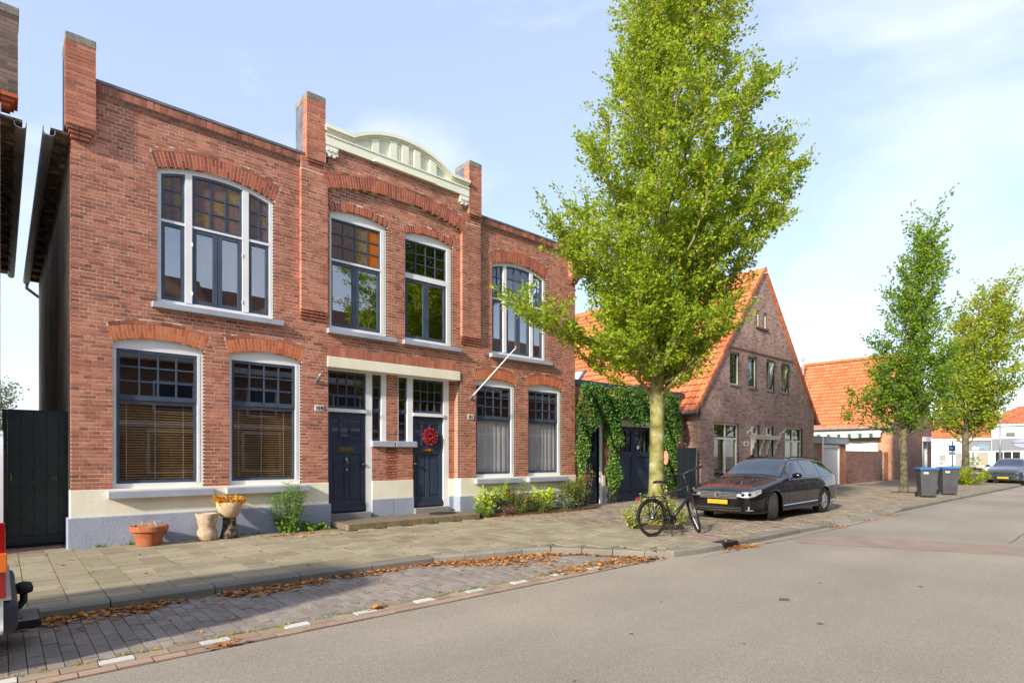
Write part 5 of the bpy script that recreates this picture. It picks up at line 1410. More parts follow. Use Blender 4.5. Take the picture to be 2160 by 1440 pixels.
# ------------------------------------------------------------------ trees
def tree(name, label, loc, height, trunk_h, trunk_r, env, leaf_m, bark_m, n_limbs, twigs, per_twig, leaf_size, lean=(0, 0), seed=1, limb_up=1.0, group=None, low=None, fork=False, extra=None, topcol=.25):
    """env(z, a) -> crown radius at height z above the base in direction a; lean = drift of the crown axis at the top"""
    rg = random.Random(seed); t = thing(name, label, 'tree', loc, group=group)
    U_ = lambda a, b: a + (b - a) * rg.random()
    def axis(z):
        k = max(0, (z - trunk_h) / (height - trunk_h)); return Vector((lean[0] * k ** 1.3, lean[1] * k ** 1.3, z))
    tr = MB(); pts, rad = [], []
    zs = [0, .06, .2, .6, 1.2, trunk_h * .75, trunk_h]
    for z in zs:
        pts.append(axis(z) + Vector((U_(-.015, .015), U_(-.015, .015), 0)))
        rad.append(trunk_r * (1.45 if z < .02 else 1.22 if z < .1 else 1.08 if z < .3 else 1.0 - .12 * z / trunk_h))
    z = trunk_h
    while z < height * .93:
        z += .5; k = (z - trunk_h) / (height - trunk_h)
        pts.append(axis(z) + Vector((U_(-.06, .06), U_(-.06, .06), 0))); rad.append(max(.012, trunk_r * .78 * max(0, 1 - k) ** 1.15))
    tr.tube(pts, rad, 12)
    tr.build('trunk', bark_m, t, smooth=True)
    lm = MB(); lf = MB()
    def twig(p, d, length, nleaf, zrel):
        d = d.normalized(); pp = [p]; q = p.copy(); dd = d.copy()
        for i in range(3):
            dd = (dd + Vector((U_(-.25, .25), U_(-.25, .25), U_(-.1, .3)))).normalized(); q = q + dd * (length / 3); pp.append(q.copy())
        lm.tube(pp, [.009, .007, .005, .002], 3, cap=False)
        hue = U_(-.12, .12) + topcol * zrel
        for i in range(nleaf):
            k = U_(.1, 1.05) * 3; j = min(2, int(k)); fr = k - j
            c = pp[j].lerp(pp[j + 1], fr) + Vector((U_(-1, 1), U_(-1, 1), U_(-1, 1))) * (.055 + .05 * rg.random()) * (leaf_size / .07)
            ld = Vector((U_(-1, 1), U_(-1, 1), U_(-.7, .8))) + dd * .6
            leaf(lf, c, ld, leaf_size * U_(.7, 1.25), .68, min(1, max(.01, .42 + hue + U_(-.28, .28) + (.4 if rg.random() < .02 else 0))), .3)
    def limb(z0, az, reach, rise, r0):
        p0 = axis(z0); d = Vector((math.cos(az), math.sin(az), 0)); pp = [p0]; n_ = 6
        end_z = min(height - .15, z0 + rise)
        ax1 = axis(end_z); e = Vector((ax1.x, ax1.y, end_z)) + d * reach
        for i in range(1, n_ + 1):
            k = i / n_; o = p0.lerp(e, k); o += d * reach * .22 * math.sin(k * 3.1416) + Vector((U_(-.05, .05), U_(-.05, .05), U_(-.05, .05)))
            pp.append(o)
        lm.tube(pp, [max(.006, r0 * (1 - .9 * i / n_)) for i in range(n_ + 1)], 5, cap=False)
        L_ = sum((b - a).length for a, b in zip(pp, pp[1:])); nt_ = max(5, int(twigs * L_ / 2.6))
        for i in range(nt_):
            k = (.16 + .86 * (i + rg.random()) / nt_); k = min(.999, k) * n_; j = int(k); c = pp[j].lerp(pp[j + 1], k - j)
            a2 = U_(0, 6.283); dv = (pp[j + 1] - pp[j]).normalized()
            sd = Vector((math.cos(a2), math.sin(a2), U_(-.35, .5)))
            twig(c, dv * .55 * limb_up + sd * .75, U_(.35, .85) * (leaf_size / .07) ** .5, int(per_twig * U_(.6, 1.3)), (c.z - trunk_h) / (height - trunk_h))
    for i in range(n_limbs):
        k = (i + .5) / n_limbs; z0 = trunk_h * .86 + (height * .80 - trunk_h * .86) * k ** 1.25
        az = i * 2.39996 + U_(-.3, .3); rise = U_(.7, 1.5) * (.9 + .5 * limb_up) * (1 if k < .8 else .8)
        zt = min(height - .2, z0 + rise); reach = env(zt, az) * U_(.55, 1.0)
        limb(z0, az, reach, rise, max(.015, trunk_r * (.34 - .24 * k)))
        if rg.random() < .75: limb(z0 + U_(0, .3), az + U_(.4, 1.0), env(zt, az) * U_(.3, .6), rise * 1.25, max(.012, trunk_r * (.22 - .15 * k)))
    for (z0, az, reach, rise) in (extra or []): limb(z0, az, reach, rise, trunk_r * .22)
    lm.build('limb', bark_m, t, smooth=True, fix=False, kind='stuff')
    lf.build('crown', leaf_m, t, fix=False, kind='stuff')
    return t

def tab(pairs):
    def f(z):
        if z <= pairs[0][0]: return pairs[0][1]
        for (a, b), (c, d) in zip(pairs, pairs[1:]):
            if z <= c: return b + (d - b) * (z - a) / (c - a)
        return pairs[-1][1]
    return f
# direction of the picture's right-hand side in plan, used for the wind-blown asymmetry of the crowns
RX_ = math.atan2(-_s, _c)
big_r = tab([(2.9, .4), (3.6, 1.0), (4.6, 1.55), (5.6, 2.1), (7.2, 2.9), (8.3, 2.9), (9.4, 2.35), (11, 1.75), (13, 1.0), (14.2, .3)])
big_l = tab([(2.9, .5), (3.6, 1.3), (4.6, 1.75), (5.6, 2.05), (7.2, 2.5), (8.3, 2.4), (9.4, 2.0), (11, 1.35), (13, .8), (14.2, .3)])
def env_big(z, a): k = .5 + .5 * math.cos(a - RX_); return big_r(z) * k + big_l(z) * (1 - k)
T1 = (9.62, -4.6, SW)
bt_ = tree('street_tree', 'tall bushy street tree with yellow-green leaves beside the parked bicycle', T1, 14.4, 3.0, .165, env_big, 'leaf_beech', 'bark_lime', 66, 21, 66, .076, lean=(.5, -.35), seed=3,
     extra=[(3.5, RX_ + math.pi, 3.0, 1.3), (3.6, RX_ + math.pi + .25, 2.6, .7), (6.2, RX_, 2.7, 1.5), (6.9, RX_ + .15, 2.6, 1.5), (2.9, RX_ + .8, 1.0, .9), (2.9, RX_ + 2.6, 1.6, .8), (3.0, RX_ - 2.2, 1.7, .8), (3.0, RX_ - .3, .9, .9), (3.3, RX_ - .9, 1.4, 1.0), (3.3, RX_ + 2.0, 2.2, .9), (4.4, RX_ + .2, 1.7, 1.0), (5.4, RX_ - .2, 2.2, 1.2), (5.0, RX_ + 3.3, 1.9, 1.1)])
b = MB(); vw = Vector((_s, _c, 0)); rt = Vector((_c, -_s, 0)); c = Vector((0, 0, 1.47)) + rt * .165 - vw * .05
b.add([c + rt * (.05 * math.cos(a)) * 1 - vw * (.05 + .03 * math.cos(a)) + Vector((0, 0, .15 * math.sin(a))) for a in [i * .5236 for i in range(12)]] + [c + rt * .01 + vw * .05 + Vector((0, 0, .13 * math.sin(a))) + rt * (.04 * math.cos(a)) for a in [i * .5236 for i in range(12)]], [tuple(range(12))] + [(i, (i + 1) % 12, 12 + (i + 1) % 12, 12 + i) for i in range(12)])
b.build('pruning_scar', 'wood_cut', bt_)
# a few whitish scratches on the trunk
e2 = tab([(2.2, .3), (2.9, 1.3), (4.2, 2.0), (5.4, 1.8), (7.0, 1.4), (8.6, .95), (10.5, .45), (12, .1)])
tree('street_tree', 'tapering street tree right of the striped awning, behind the bins', (27.3, -4.57, SW), 11.9, 2.45, .145, lambda z, a: e2(z) * (1 + .12 * math.cos(a - RX_)), 'leaf_green', 'bark_grey', 42, 12, 34, .12, lean=(.7, -.7), seed=9, extra=[(2.3, RX_ + .2, .7, 1.5), (2.4, RX_ + 3.0, 2.2, .9), (2.7, RX_ + 3.3, 2.3, 1.3)])
e3 = tab([(2.3, .3), (3.2, 1.7), (5, 2.6), (6.5, 2.6), (8, 2.2), (9.5, 1.5), (11.2, .6), (11.8, .2)])
tree('street_tree', 'rounded yellow-green street tree furthest away, beside the grey car', (38.4, -4.6, SW), 11.4, 2.7, .17, lambda z, a: e3(z) * (1 + .15 * math.cos(a - RX_)), 'leaf_yellow_green', 'bark_grey', 44, 11, 32, .155, lean=(1.0, -1.3), seed=14, extra=[(2.0, RX_, 1.0, 1.8), (2.1, RX_ + 3.1, 1.2, 1.5)])
e4 = tab([(1.5, 1.0), (3, 2.6), (5, 2.8), (7.5, 1.6), (9, .3)])
tree('garden_tree', 'golden autumn tree between the corner house and the shop', (60, 7.5, SW), 8.6, 1.6, .2, lambda z, a: e4(z), 'leaf_autumn', 'bark_grey', 22, 7, 16, .24, seed=22)
tree('garden_tree', 'pale slender tree showing over the wooden gate', (-.9, 26, SW), 4.9, 1.5, .12, lambda z, a: tab([(1, .6), (2.5, 1.6), (4.9, .3)])(z), 'leaf_grey', 'bark_grey', 16, 6, 10, .14, seed=25)
# soil around the big tree
b = MB(); b.lathe([(.62, SW - .01), (.5, SW + .03), (.3, SW + .06), (0, SW + .07)], (T1[0], T1[1], 0), 20)
tag(b.build('tree_pit', 'soil'), 'patch of bare soil round the big tree trunk', kind='structure')
for (x, y) in ((27.3, -4.57), (38.4, -4.6)):
    b = MB(); b.lathe([(.55, SW - .012), (.45, SW + .01), (0, SW + .03)], (x, y, 0), 14); tag(b.build('tree_pit', 'soil'), 'patch of bare soil round a street tree trunk', kind='structure')

# ------------------------------------------------------------------ shrubs and plants
def shrub(name, label, loc, h, r, n, size, m, stem_m='bark_grey', seed=1, group=None, w=.5, droop=0., cat='shrub', base=.0, flat=1., stems=9, up=.3, flowers=None):
    rg = random.Random(seed); t = thing(name, label, cat, loc, group=group); st = MB(); lf = MB()
    U_ = lambda a, b: a + (b - a) * rg.random(); tips = []
    for i in range(stems):
        a = U_(0, 6.283); rr = r * math.sqrt(rg.random()); e = Vector((rr * math.cos(a), rr * math.sin(a) * flat, h * U_(.65, 1.0) * (1 - .35 * (rr / r) ** 2)))
        s0 = Vector((e.x * .25, e.y * .25, 0)); m_ = s0.lerp(e, .55) + Vector((e.x * .15, e.y * .15, h * .06)); tips.append((s0, m_, e))
        st.tube([s0, m_, e], [.009, .006, .002], 4, cap=False)
    st.build('stem', stem_m, t, fix=False, kind='stuff')
    for i in range(n):
        s0, m_, e = tips[rg.randrange(len(tips))]; k = U_(base, 1.04)
        c = s0.lerp(m_, k * 2) if k < .5 else m_.lerp(e, (k - .5) * 2)
        c = c + Vector((U_(-1, 1), U_(-1, 1), U_(-1, 1))) * size * 1.1; c.z = max(.01, c.z)
        d = Vector((U_(-1, 1), U_(-1, 1), U_(-.6, .8) + up - droop)); leaf(lf, c, d, size * U_(.7, 1.3), w, min(1, max(.01, U_(.0, 1.0) * .85 + .1 * rg.random())), .25)
    lf.build('foliage', m, t, fix=False, kind='stuff')
    if flowers:
        fb = MB()
        for i in range(flowers[0]):
            s0, m_, e = tips[rg.randrange(len(tips))]; c = m_.lerp(e, U_(.3, 1.05)) + Vector((U_(-1, 1), U_(-1, 1), U_(-.5, .5))) * .05
            for k in range(6): leaf(fb, c + Vector((U_(-1, 1), U_(-1, 1), U_(-1, 1))) * .025, rvec(), .04, .8, U_(.02, 1))
        fb.build('flowers', flowers[1], t, fix=False, kind='stuff')
    return t
soil = MB(); soil.prism([(7.86, -.07), (12.3, -.07), (12.45, -.75), (11.0, -1.06), (9.4, -.92), (8.0, -.72)], SW - .02, SW + .03, 'z')
tag(soil.build('flower_bed', 'soil'), 'narrow strip of dark soil along the plinth', kind='structure')
shrub('fern', 'low green fern at the left end of the flower bed', (8.05, -.62, SW), .30, .30, 900, .05, 'leaf_green', seed=31, w=.35, stems=16)
shrub('laurel_shrub', 'lime-yellow leafed shrub behind the fern', (8.35, -.35, SW), .66, .23, 260, .12, 'leaf_lime', seed=32, w=.42, base=.4, stems=10)
shrub('heather', 'small purplish heather clump in the flower bed', (8.80, -.72, SW), .26, .30, 1000, .03, 'leaf_purple', seed=33, stems=18)
shrub('nandina_shrub', 'big loose green and reddish shrub in the middle of the flower bed', (9.35, -.48, SW), .80, .62, 2600, .055, 'leaf_shrub', seed=34, w=.4, stems=26, flat=.7, flowers=(12, 'flower_red'))
shrub('fern', 'light green fern frond clump behind the big shrub', (8.95, -.25, SW), .98, .30, 900, .05, 'leaf_lime', seed=35, w=.3, base=.45, stems=9)
shrub('laurel_shrub', 'lime-green broad-leaved shrub right of the big loose shrub', (10.35, -.42, SW), .70, .33, 420, .12, 'leaf_lime', seed=36, w=.34, base=.3, stems=14)
shrub('heather', 'reddish ground-cover plant between the two bigger shrubs', (9.95, -.72, SW), .34, .36, 900, .045, 'leaf_shrub', seed=37, stems=16, w=.4)
shrub('sage_bush', 'grey-green broad-leaved plant in front of the right shrubs', (11.0, -.72, SW), .38, .28, 420, .075, 'leaf_grey', seed=38, stems=14, w=.42)
shrub('rose_bush', 'tall reddish-green bush at the right end of the flower bed', (11.55, -.42, SW), .95, .50, 2400, .055, 'leaf_shrub', seed=39, stems=24, flat=.7, w=.5)
shrub('rose_bush', 'tall thin stems with red flowers beside the ivy and small door', (12.15, -.40, SW), 1.32, .36, 600, .05, 'leaf_shrub', seed=40, stems=12, base=.1, flowers=(26, 'flower_red'))
shrub('variegated_shrub', 'pale variegated shrub growing round the big tree trunk', (9.55, -4.62, SW), .98, .42, 2300, .05, 'leaf_variegated', seed=41, stems=26, w=.6)
shrub('variegated_shrub', 'low pale sprawl of shoots right of the big tree trunk', (10.02, -4.80, SW), .48, .42, 1000, .045, 'leaf_variegated', seed=42, stems=20, w=.6)
shrub('variegated_shrub', 'low pale sprawl of shoots left of the big tree trunk', (9.05, -4.45, SW), .50, .36, 800, .045, 'leaf_variegated', seed=43, stems=16, w=.6)
shrub('street_shrub', 'yellow-green bush at the foot of the furthest street tree', (37.4, -4.75, SW), 1.0, 1.15, 2000, .12, 'leaf_yellow_green', seed=44, stems=26, w=.5)
shrub('willowherb', 'tall feathery light green weed against the plinth left of the door', (3.42, -.28, SW), 1.18, .36, 2000, .07, 'leaf_willow', seed=45, stems=20, w=.16, cat='weed', base=.12, flat=.5)
shrub('dandelion', 'broad-leaved green weeds at the foot of the tall feathery weed', (3.40, -.34, SW), .26, .2, 200, .08, 'weed', seed=46, stems=10, cat='weed', w=.7)
shrub('dandelion', 'green weeds on the pavement edge left of the doorstep', (3.95, -.32, SW), .13, .34, 220, .07, 'weed', seed=47, stems=12, cat='weed', w=.7)

# climbing vine over the garage
vn = thing('climbing_vine', 'dense green climbing vine draped over the garage front', 'vine', (12.1, .02, SW))
random.seed(77); lf = MB(); st = MB()
top = lambda x: 3.62 + .05 * math.sin(x * 5)
def low(x):      # lower edge of the green curtain, x measured in the world
    base = 2.62 + .10 * math.sin(x * 4.1) + .06 * math.sin(x * 11)
    if x < 12.62: return .75 + 1.3 * max(0, (x - 12.3) / .32) if x > 12.3 else .75
    if x < 12.85: return 2.0 + (x - 12.62) * 2.4
    if 13.40 < x < 14.15:
        m_ = min(x - 13.40, 14.15 - x); return .35 + max(0, .30 - m_) * 2.2 + (.9 if x > 13.95 else 0)
    if 16.15 < x < 17.4: m_ = x - 16.15; return .35 + max(0, .2 - m_) * 3
    return base
n_ = 0
while n_ < 15000:
    x = ru(12.05, 17.42); z = ru(.25, 3.72)
    if z < low(x) + ru(-.12, .12) or z > top(x) + ru(-.1, .12): continue
    bulge = .10 + .10 * max(0, math.sin(x * 2.7 + z * 1.9)) + .07 * math.sin(x * 7 + z * 5)
    y = -bulge - ru(0, .12)
    yellow = .25 if (z < 2.2) else 0
    leaf(lf, (x - 12.1, y, z - SW), (ru(-.6, .6), ru(-1.0, .1), ru(-1.2, .3)), ru(.055, .10), .8, min(.97, max(.01, ru(0, .75) + yellow + (.0 if z < 3.3 else .12))), .3); n_ += 1
for i in range(26):
    x = random.choice([ru(12.1, 12.5), ru(13.5, 14.0), ru(13.5, 14.0), ru(16.3, 17.2)]); p_ = [(x - 12.1, -.06, 0.0)]
    for k in range(1, 9): p_.append((x - 12.1 + ru(-.12, .12), -.07 - ru(0, .05), k * .33))
    st.tube(p_, [.016 - .0014 * k for k in range(9)], 4, cap=False)
st.build('stem', 'bark_grey', vn, fix=False, kind='stuff'); lf.build('foliage', 'leaf_vine', vn, fix=False, kind='stuff')

# ------------------------------------------------------------------ fallen leaves, moss and weeds in the joints
random.seed(99); lt = MB()
def fall(x, y, z, s=.06):
    a = rnd() * 6.283; d = Vector((math.cos(a), math.sin(a), ru(-.12, .35))); sd = Vector((-math.sin(a), math.cos(a), ru(-.3, .3)))
    p = Vector((x, y, z + ru(.002, .018))); L_ = s * ru(.5, 1.55); w = L_ * ru(.18, .5)
    lt.add([p, p + d * L_ * .5 + sd * w + Vector((0, 0, ru(0, .012))), p + d * L_, p + d * L_ * .5 - sd * w + Vector((0, 0, ru(0, .012)))], [(0, 1, 2), (0, 2, 3)], max(.01, rnd()))
# drift along the kerb of the parking bay, patchy
dens = tab([(-1, .9), (-.5, .9), (.35, .95), (.62, .1), (1.0, .1), (1.15, .95), (2.2, .8), (2.4, .1), (2.7, .7), (3.4, .45), (3.6, .2), (4.0, .9), (4.5, 1.2), (5.4, 1.3), (5.7, .7), (6.3, .35), (6.9, .15)])
n_ = 0
while n_ < 2600:
    x = ru(-1, 6.8)
    if rnd() * 1.3 > dens(x): continue
    w = (.10 + .18 * max(0, dens(x) - .5)) * (1.6 if 4.3 < x < 5.6 else 1)
    y = kerb_y(x) - .02 - abs(random.gauss(0, w)); fall(x, y, RD, .055); n_ += 1
for cx, cy, r_, n_ in ((8.85, -6.85, .22, 180), (9.1, -6.9, .2, 60), (13.3, -6.85, .3, 90), (15.4, -6.85, .25, 40), (17.3, -6.85, .3, 60), (5.9, -6.3, .35, 220), (5.1, -6.25, .25, 90), (6.6, -6.45, .3, 120), (.55, -6.5, .07, 30), (2.1, -6.3, .06, 20), (3.6, -.75, .25, 60), (3.0, -.72, .15, 40), (8.6, -.95, .4, 80), (10.2, -1.05, .7, 120), (3.6, -1.2, .3, 20), (12.0, -1.0, .4, 30), (30, -6.85, .5, 40)):
    for i in range(n_):
        x, y = random.gauss(cx, r_), random.gauss(cy, r_ * .35); fall(x, y, SW if y > kerb_y(x) else RD, .055)
for i in range(330):
    x, y = ru(-1, 14), ru(-6, -.15)
    if y > kerb_y(x) + .1: fall(x, y, SW, .05)
for i in range(60): fall(ru(-1, 6), ru(-6.2, -4.7), RD, .045)
tag(lt.build('fallen_leaves', 'leaf_dry', fix=False), 'orange-brown fallen leaves drifted along the kerb and scattered on the paving', 'leaves', kind='stuff')
wd = MB(); wy = MB()
def tuft(mb, x, y, z, n, s):
    for i in range(n):
        p = Vector((x + random.gauss(0, s * .5), y + random.gauss(0, s * .3), z)); leaf(mb, p, (ru(-1, 1), ru(-1, 1), ru(.25, 1.0)), s * ru(.3, .8), .3, max(.01, rnd()), .2)
for i in range(230):      # moss and grass in the slab joints
    k = random.randint(0, 30); x = -4.29 + .33 * k; y = ru(-4.2, -.4)
    if x > -1.0: tuft(wd if rnd() < .7 else wy, x + random.gauss(0, .01), y, SW - .006, random.randint(4, 14), ru(.02, .05))
for i in range(160):
    x = ru(-.9, 6.0); tuft(wy if rnd() < .65 else wd, x, -6.25 + random.gauss(0, .02), RD - .004, random.randint(5, 16), ru(.025, .06))
for i in range(90):
    x = ru(-.9, 5.5); y = ru(-6.2, -4.8); tuft(wd if rnd() < .5 else wy, x, y, RD - .006, random.randint(4, 10), ru(.02, .045))
for i in range(26):
    x = ru(4.6, 6.5); tuft(wd, x, -6.22 + random.gauss(0, .05), RD, 12, .06)
for x in (.35, .8, 1.2, 2.25, 2.6, 2.85, 3.9): tuft(wd, x, -.1 + ru(-.1, 0), SW, 26, .1)
for i in range(40): tuft(wd if rnd() < .6 else wy, ru(12, 24), kerb_y(15) + .24 + ru(-.03, .05), SW - .004, 8, .06)
tag(wd.build('joint_weeds', 'weed', fix=False), 'green weeds and moss growing in the paving joints', 'weeds', kind='stuff')
tag(wy.build('dry_grass', 'weed_dry', fix=False), 'yellowed grass tufts along the parking bay edge', 'grass', kind='stuff')
# ------------------------------------------------------------------ pots by the plinth
t = thing('flower_pot', 'wide terracotta flower pot with withered stems, nearest the gate', 'pot', (1.02, -.42, SW))
b = MB(); b.lathe([(.16, 0), (.175, .01), (.245, .24), (.27, .24), (.285, .25), (.285, .325), (.27, .335), (.25, .33), (.245, .27), (0, .27)], n=32); b.build('pot', 'terracotta', t, smooth=False)
b = MB(); b.lathe([(.24, .275), (.15, .30), (0, .31)], n=16); b.build('soil', 'soil', t)
b = MB(); random.seed(4)
for i in range(150):
    a = rnd() * 6.28; rr = .22 * math.sqrt(rnd()); p = Vector((rr * math.cos(a), rr * math.sin(a), .31)); d = rvec(.2); b.tube([p, p + d * ru(.05, .12)], .003, 3, t=max(.01, rnd()), cap=False)
b.build('withered_stems', 'straw', t, fix=False, kind='stuff')
b = MB(); b.box(.08, .16, -.1, -.04, .32, .40); b.box(.06, .17, -.09, -.05, .36, .42); o = b.build('glass_shard', 'plinth_paint', t)
t = thing('stone_planter', 'weathered hourglass-shaped stone planter between terracotta pot and urn', 'planter', (1.92, -.38, SW))
b = MB(); b.lathe([(.15, 0), (.175, .03), (.165, .14), (.135, .22), (.14, .25), (.17, .36), (.185, .46), (.185, .48), (.16, .475), (.15, .42), (0, .42)], n=28); b.build('planter', 'stone_pot', t, smooth=True)
b = MB(); b.lathe([(.155, .425), (.08, .44), (0, .445)], n=14); b.build('soil', 'soil', t)
t = thing('stone_urn', 'stone urn on a dark pedestal holding yellow withered leaves', 'urn', (2.30, -.36, SW))
b = MB(); b.lathe([(.165, 0), (.165, .03), (.15, .05), (.125, .16), (.11, .30), (.115, .37), (0, .37)], n=24); b.build('pedestal', 'stone_dark', t, smooth=True)
b = MB(); b.lathe([(.09, .371), (.14, .40), (.185, .47), (.215, .56), (.225, .66), (.215, .665), (.2, .64), (0, .62)], n=28); b.build('bowl', 'stone_urn', t, smooth=True)
b = MB(); random.seed(12)
for i in range(150):
    a = rnd() * 6.28; rr = .2 * math.sqrt(rnd()); p = Vector((rr * math.cos(a), rr * math.sin(a), .66 + ru(0, .09)))
    leaf(b, p, (math.cos(a) + ru(-.6, .6), math.sin(a) + ru(-.6, .6), ru(-.9, .7)), ru(.08, .16), .3, max(.01, rnd()), .4)
b.build('withered_leaves', 'leaf_gold', t, fix=False, kind='stuff')

# ------------------------------------------------------------------ drain and small road things
t = thing('gully_cover', 'rusty brown drain cover with kerb inlet beside the bicycle', 'drain', (8.42, -6.55, SW))
b = MB(); b.box(0, .46, 0, .42, .002, .012); b.build('cover', 'red_stone', t)
b = MB(); b.box(.02, .52, -.22, -.004, -.10, .012); b.build('inlet', 'dark_metal', t, bevel=.008)
b = MB(); b.prism([(5.6, -8.95), (5.72, -8.9), (5.78, -8.98), (5.68, -9.04)], RD + .001, RD + .004, 'z'); o = b.build('tar_spot', 'asphalt_spot', road)
for (x, y, s_) in ((3.4, -8.6, .025), (5.0, -9.6, .04), (2.2, -9.0, .02), (6.9, -8.9, .03), (4.6, -8.1, .02), (7.6, -9.8, .04), (1.3, -8.8, .025), (3.9, -9.4, .02)):
    b = MB(); b.prism([(x + s_ * math.cos(a) * ru(.7, 1.3), y + s_ * .7 * math.sin(a) * ru(.6, 1.3)) for a in [i * .7 for i in range(9)]], RD + .001, RD + .003, 'z'); b.build('tar_spot', 'asphalt_spot', road)

# ------------------------------------------------------------------ wheels shared by the cars
def wheel(parent, loc, r, w, side, turn=0., spokes=5, rim_m='rim_silver', rr=.66):
    """wheel whose outer face looks towards side*Y; origin at the hub"""
    b = MB(); k = w / 2
    b.lathe([(r * rr, -k), (r * .93, -k), (r * .985, -k * .8), (r, -k * .55), (r, k * .55), (r * .985, k * .8), (r * .93, k), (r * rr, k)], n=36, axis='y', cap=False); wo = b.build('wheel', 'rubber', parent, smooth=False); 
    wo.location = loc; wo.rotation_euler = (0, 0, turn)
    y = side * k * .72
    b = MB(); b.lathe([(r * rr, -k * .9), (r * rr, k * .9), (r * (rr - .05), k * .9), (r * (rr - .05), -k * .9)], n=32, axis='y', cap=False)
    for i in range(spokes):
        for dd in (-.16, .16):
            a = 2 * math.pi * i / spokes + dd; a2 = 2 * math.pi * i / spokes + dd * 1.25; c, s_ = math.cos(a), math.sin(a); c2, s2 = math.cos(a2), math.sin(a2)
            n0 = Vector((-s_, 0, c)) * .022; p0 = Vector((c * r * .1, y * 1.0, s_ * r * .1)); p1 = Vector((c2 * r * (rr - .03), y * 1.02, s2 * r * (rr - .03)))
            yy = Vector((0, .02, 0)); b.hexa([p0 - n0 - yy, p1 - n0 - yy, p1 + n0 - yy, p0 + n0 - yy], [p0 - n0 + yy, p1 - n0 + yy, p1 + n0 + yy, p0 + n0 + yy])
    b.lathe([(0, y - .022), (r * .17, y - .022), (r * .17, y + .022), (0, y + .024)], n=16, axis='y')
    b.build('rim', rim_m, wo, smooth=False)
    b = MB(); b.lathe([(0, y * .3 - .01), (r * .6, y * .3 - .01), (r * .6, y * .3 + .01), (0, y * .3 + .01)], n=20, axis='y'); b.build('brake', 'dark_metal', wo)
    return wo

# ------------------------------------------------------------------ lofted car bodies
def crom(p0, p1, p2, p3, t):
    return .5 * ((2 * p1) + (-p0 + p2) * t + (2 * p0 - 5 * p1 + 4 * p2 - p3) * t * t + (-p0 + 3 * p1 - 3 * p2 + p3) * t ** 3)
class Loft:
    """stations: x, then (y,z) of: bottom edge, sill, side, shoulder, upper edge (hood/roof rail), inner top, centre top z"""
    def __init__(s, st): s.st = st; s.n = len(st); s.xs = [q[0] for q in st]
    def sec(s, q): return [Vector((q[0], 0, q[1][1] + .0))] + [Vector((q[0], y, z)) for y, z in q[1:]]
    def P(s, u, v):
        u = max(0, min(s.n - 1.0001, u)); i = int(u); t = u - i
        row = []
        S_ = [s.sec(s.st[max(0, min(s.n - 1, k))]) for k in (i - 1, i, i + 1, i + 2)]
        m = len(S_[0]); v = max(0, min(m - 1.0001, v)); j = int(v); w = v - j
        for jj in (j - 1, j, j + 1, j + 2):
            q = max(0, min(m - 1, jj)); a = [S_[k][q] for k in range(4)]
            x = a[1].x + (a[2].x - a[1].x) * t
            p = crom(a[0], a[1], a[2], a[3], t) * .65 + a[1].lerp(a[2], t) * .35; p.x = x; row.append(p)
        if j + 2 > m - 1: row[3] = Vector((row[2].x, -row[1].y, row[1].z))
        p = crom(row[0], row[1], row[2], row[3], w) * .6 + row[1].lerp(row[2], w) * .4
        return p
    def u_of(s, x):
        for i in range(s.n - 1):
            if s.xs[i] <= x <= s.xs[i + 1]: return i + (x - s.xs[i]) / (s.xs[i + 1] - s.xs[i])
        return 0 if x < s.xs[0] else s.n - 1
    def grid(s, us, vs, side=-1, off=0., both=False):
        """sampled patch, pushed outwards by off"""
        pts = []
        for u in us:
            for v in vs:
                p = s.P(u, v); du = s.P(u + .02, v) - s.P(u - .02, v); dv = s.P(u, v + .03) - s.P(u, v - .03)
                n_ = du.cross(dv)
                if n_.length > 1e-9:
                    n_.normalize()
                    c = Vector((p.x, 0, .55))
                    if n_.dot(p - c) < 0: n_ = -n_
                    p = p + n_ * off
                pts.append(Vector((p.x, p.y * side, p.z)))
        nv = len(vs); fs = []
        for i in range(len(us) - 1):
            for j in range(nv - 1):
                q = (i * nv + j, (i + 1) * nv + j, (i + 1) * nv + j + 1, i * nv + j + 1)
                fs.append(q if side < 0 else tuple(reversed(q)))
        return pts, fs
def body_mesh(lf, arches, nu=96, nv=44, ar=.36):
    us = [i * (lf.n - 1) / nu for i in range(nu + 1)]; m = len(lf.sec(lf.st[0])); vs = [j * (m - 1) / nv for j in range(nv + 1)]
    b = MB()
    for sd in (-1, 1):
        pts, fs = lf.grid(us, vs, sd)
        ins = []
        for k, p in enumerate(pts):
            hit = False
            for (ax, az) in arches:
                d = math.hypot(p.x - ax, p.z - az)
                if d < ar and abs(p.y) > .45 and p.z < 1.0:
                    hit = True
                    if d > ar * .80 and d > 1e-6: p.x, p.z = ax + (p.x - ax) * ar / d, az + (p.z - az) * ar / d
            ins.append(hit)
        fs = [q for q in fs if not all(ins[i] for i in q)]
        b.add(pts, fs)
        n_ = nv + 1
        c = Vector((lf.xs[0], 0, pts[0].z)); f0 = list(range(n_)); b.add([pts[i] for i in f0] , [tuple(range(n_))])
        f1 = [len(pts) - n_ + i for i in range(n_)]; b.add([pts[i] for i in f1], [tuple(range(n_))])
    return b
def arch_lip(b, lf, ax, az, ar, side, w=.022):
    pts = []
    for i in range(17):
        a = -.28 + (math.pi + .56) * i / 16; x = ax + (ar + .005) * math.cos(a); z = az + (ar + .005) * math.sin(a)
        u = lf.u_of(x); best = None
        for k in range(40):
            v = 1 + 3.2 * k / 39; p = lf.P(u, v)
            if best is None or abs(p.z - z) < best[0]: best = (abs(p.z - z), p.y)
        pts.append((x, side * (best[1] + .002), z))
    b.tube(pts, w, 6)
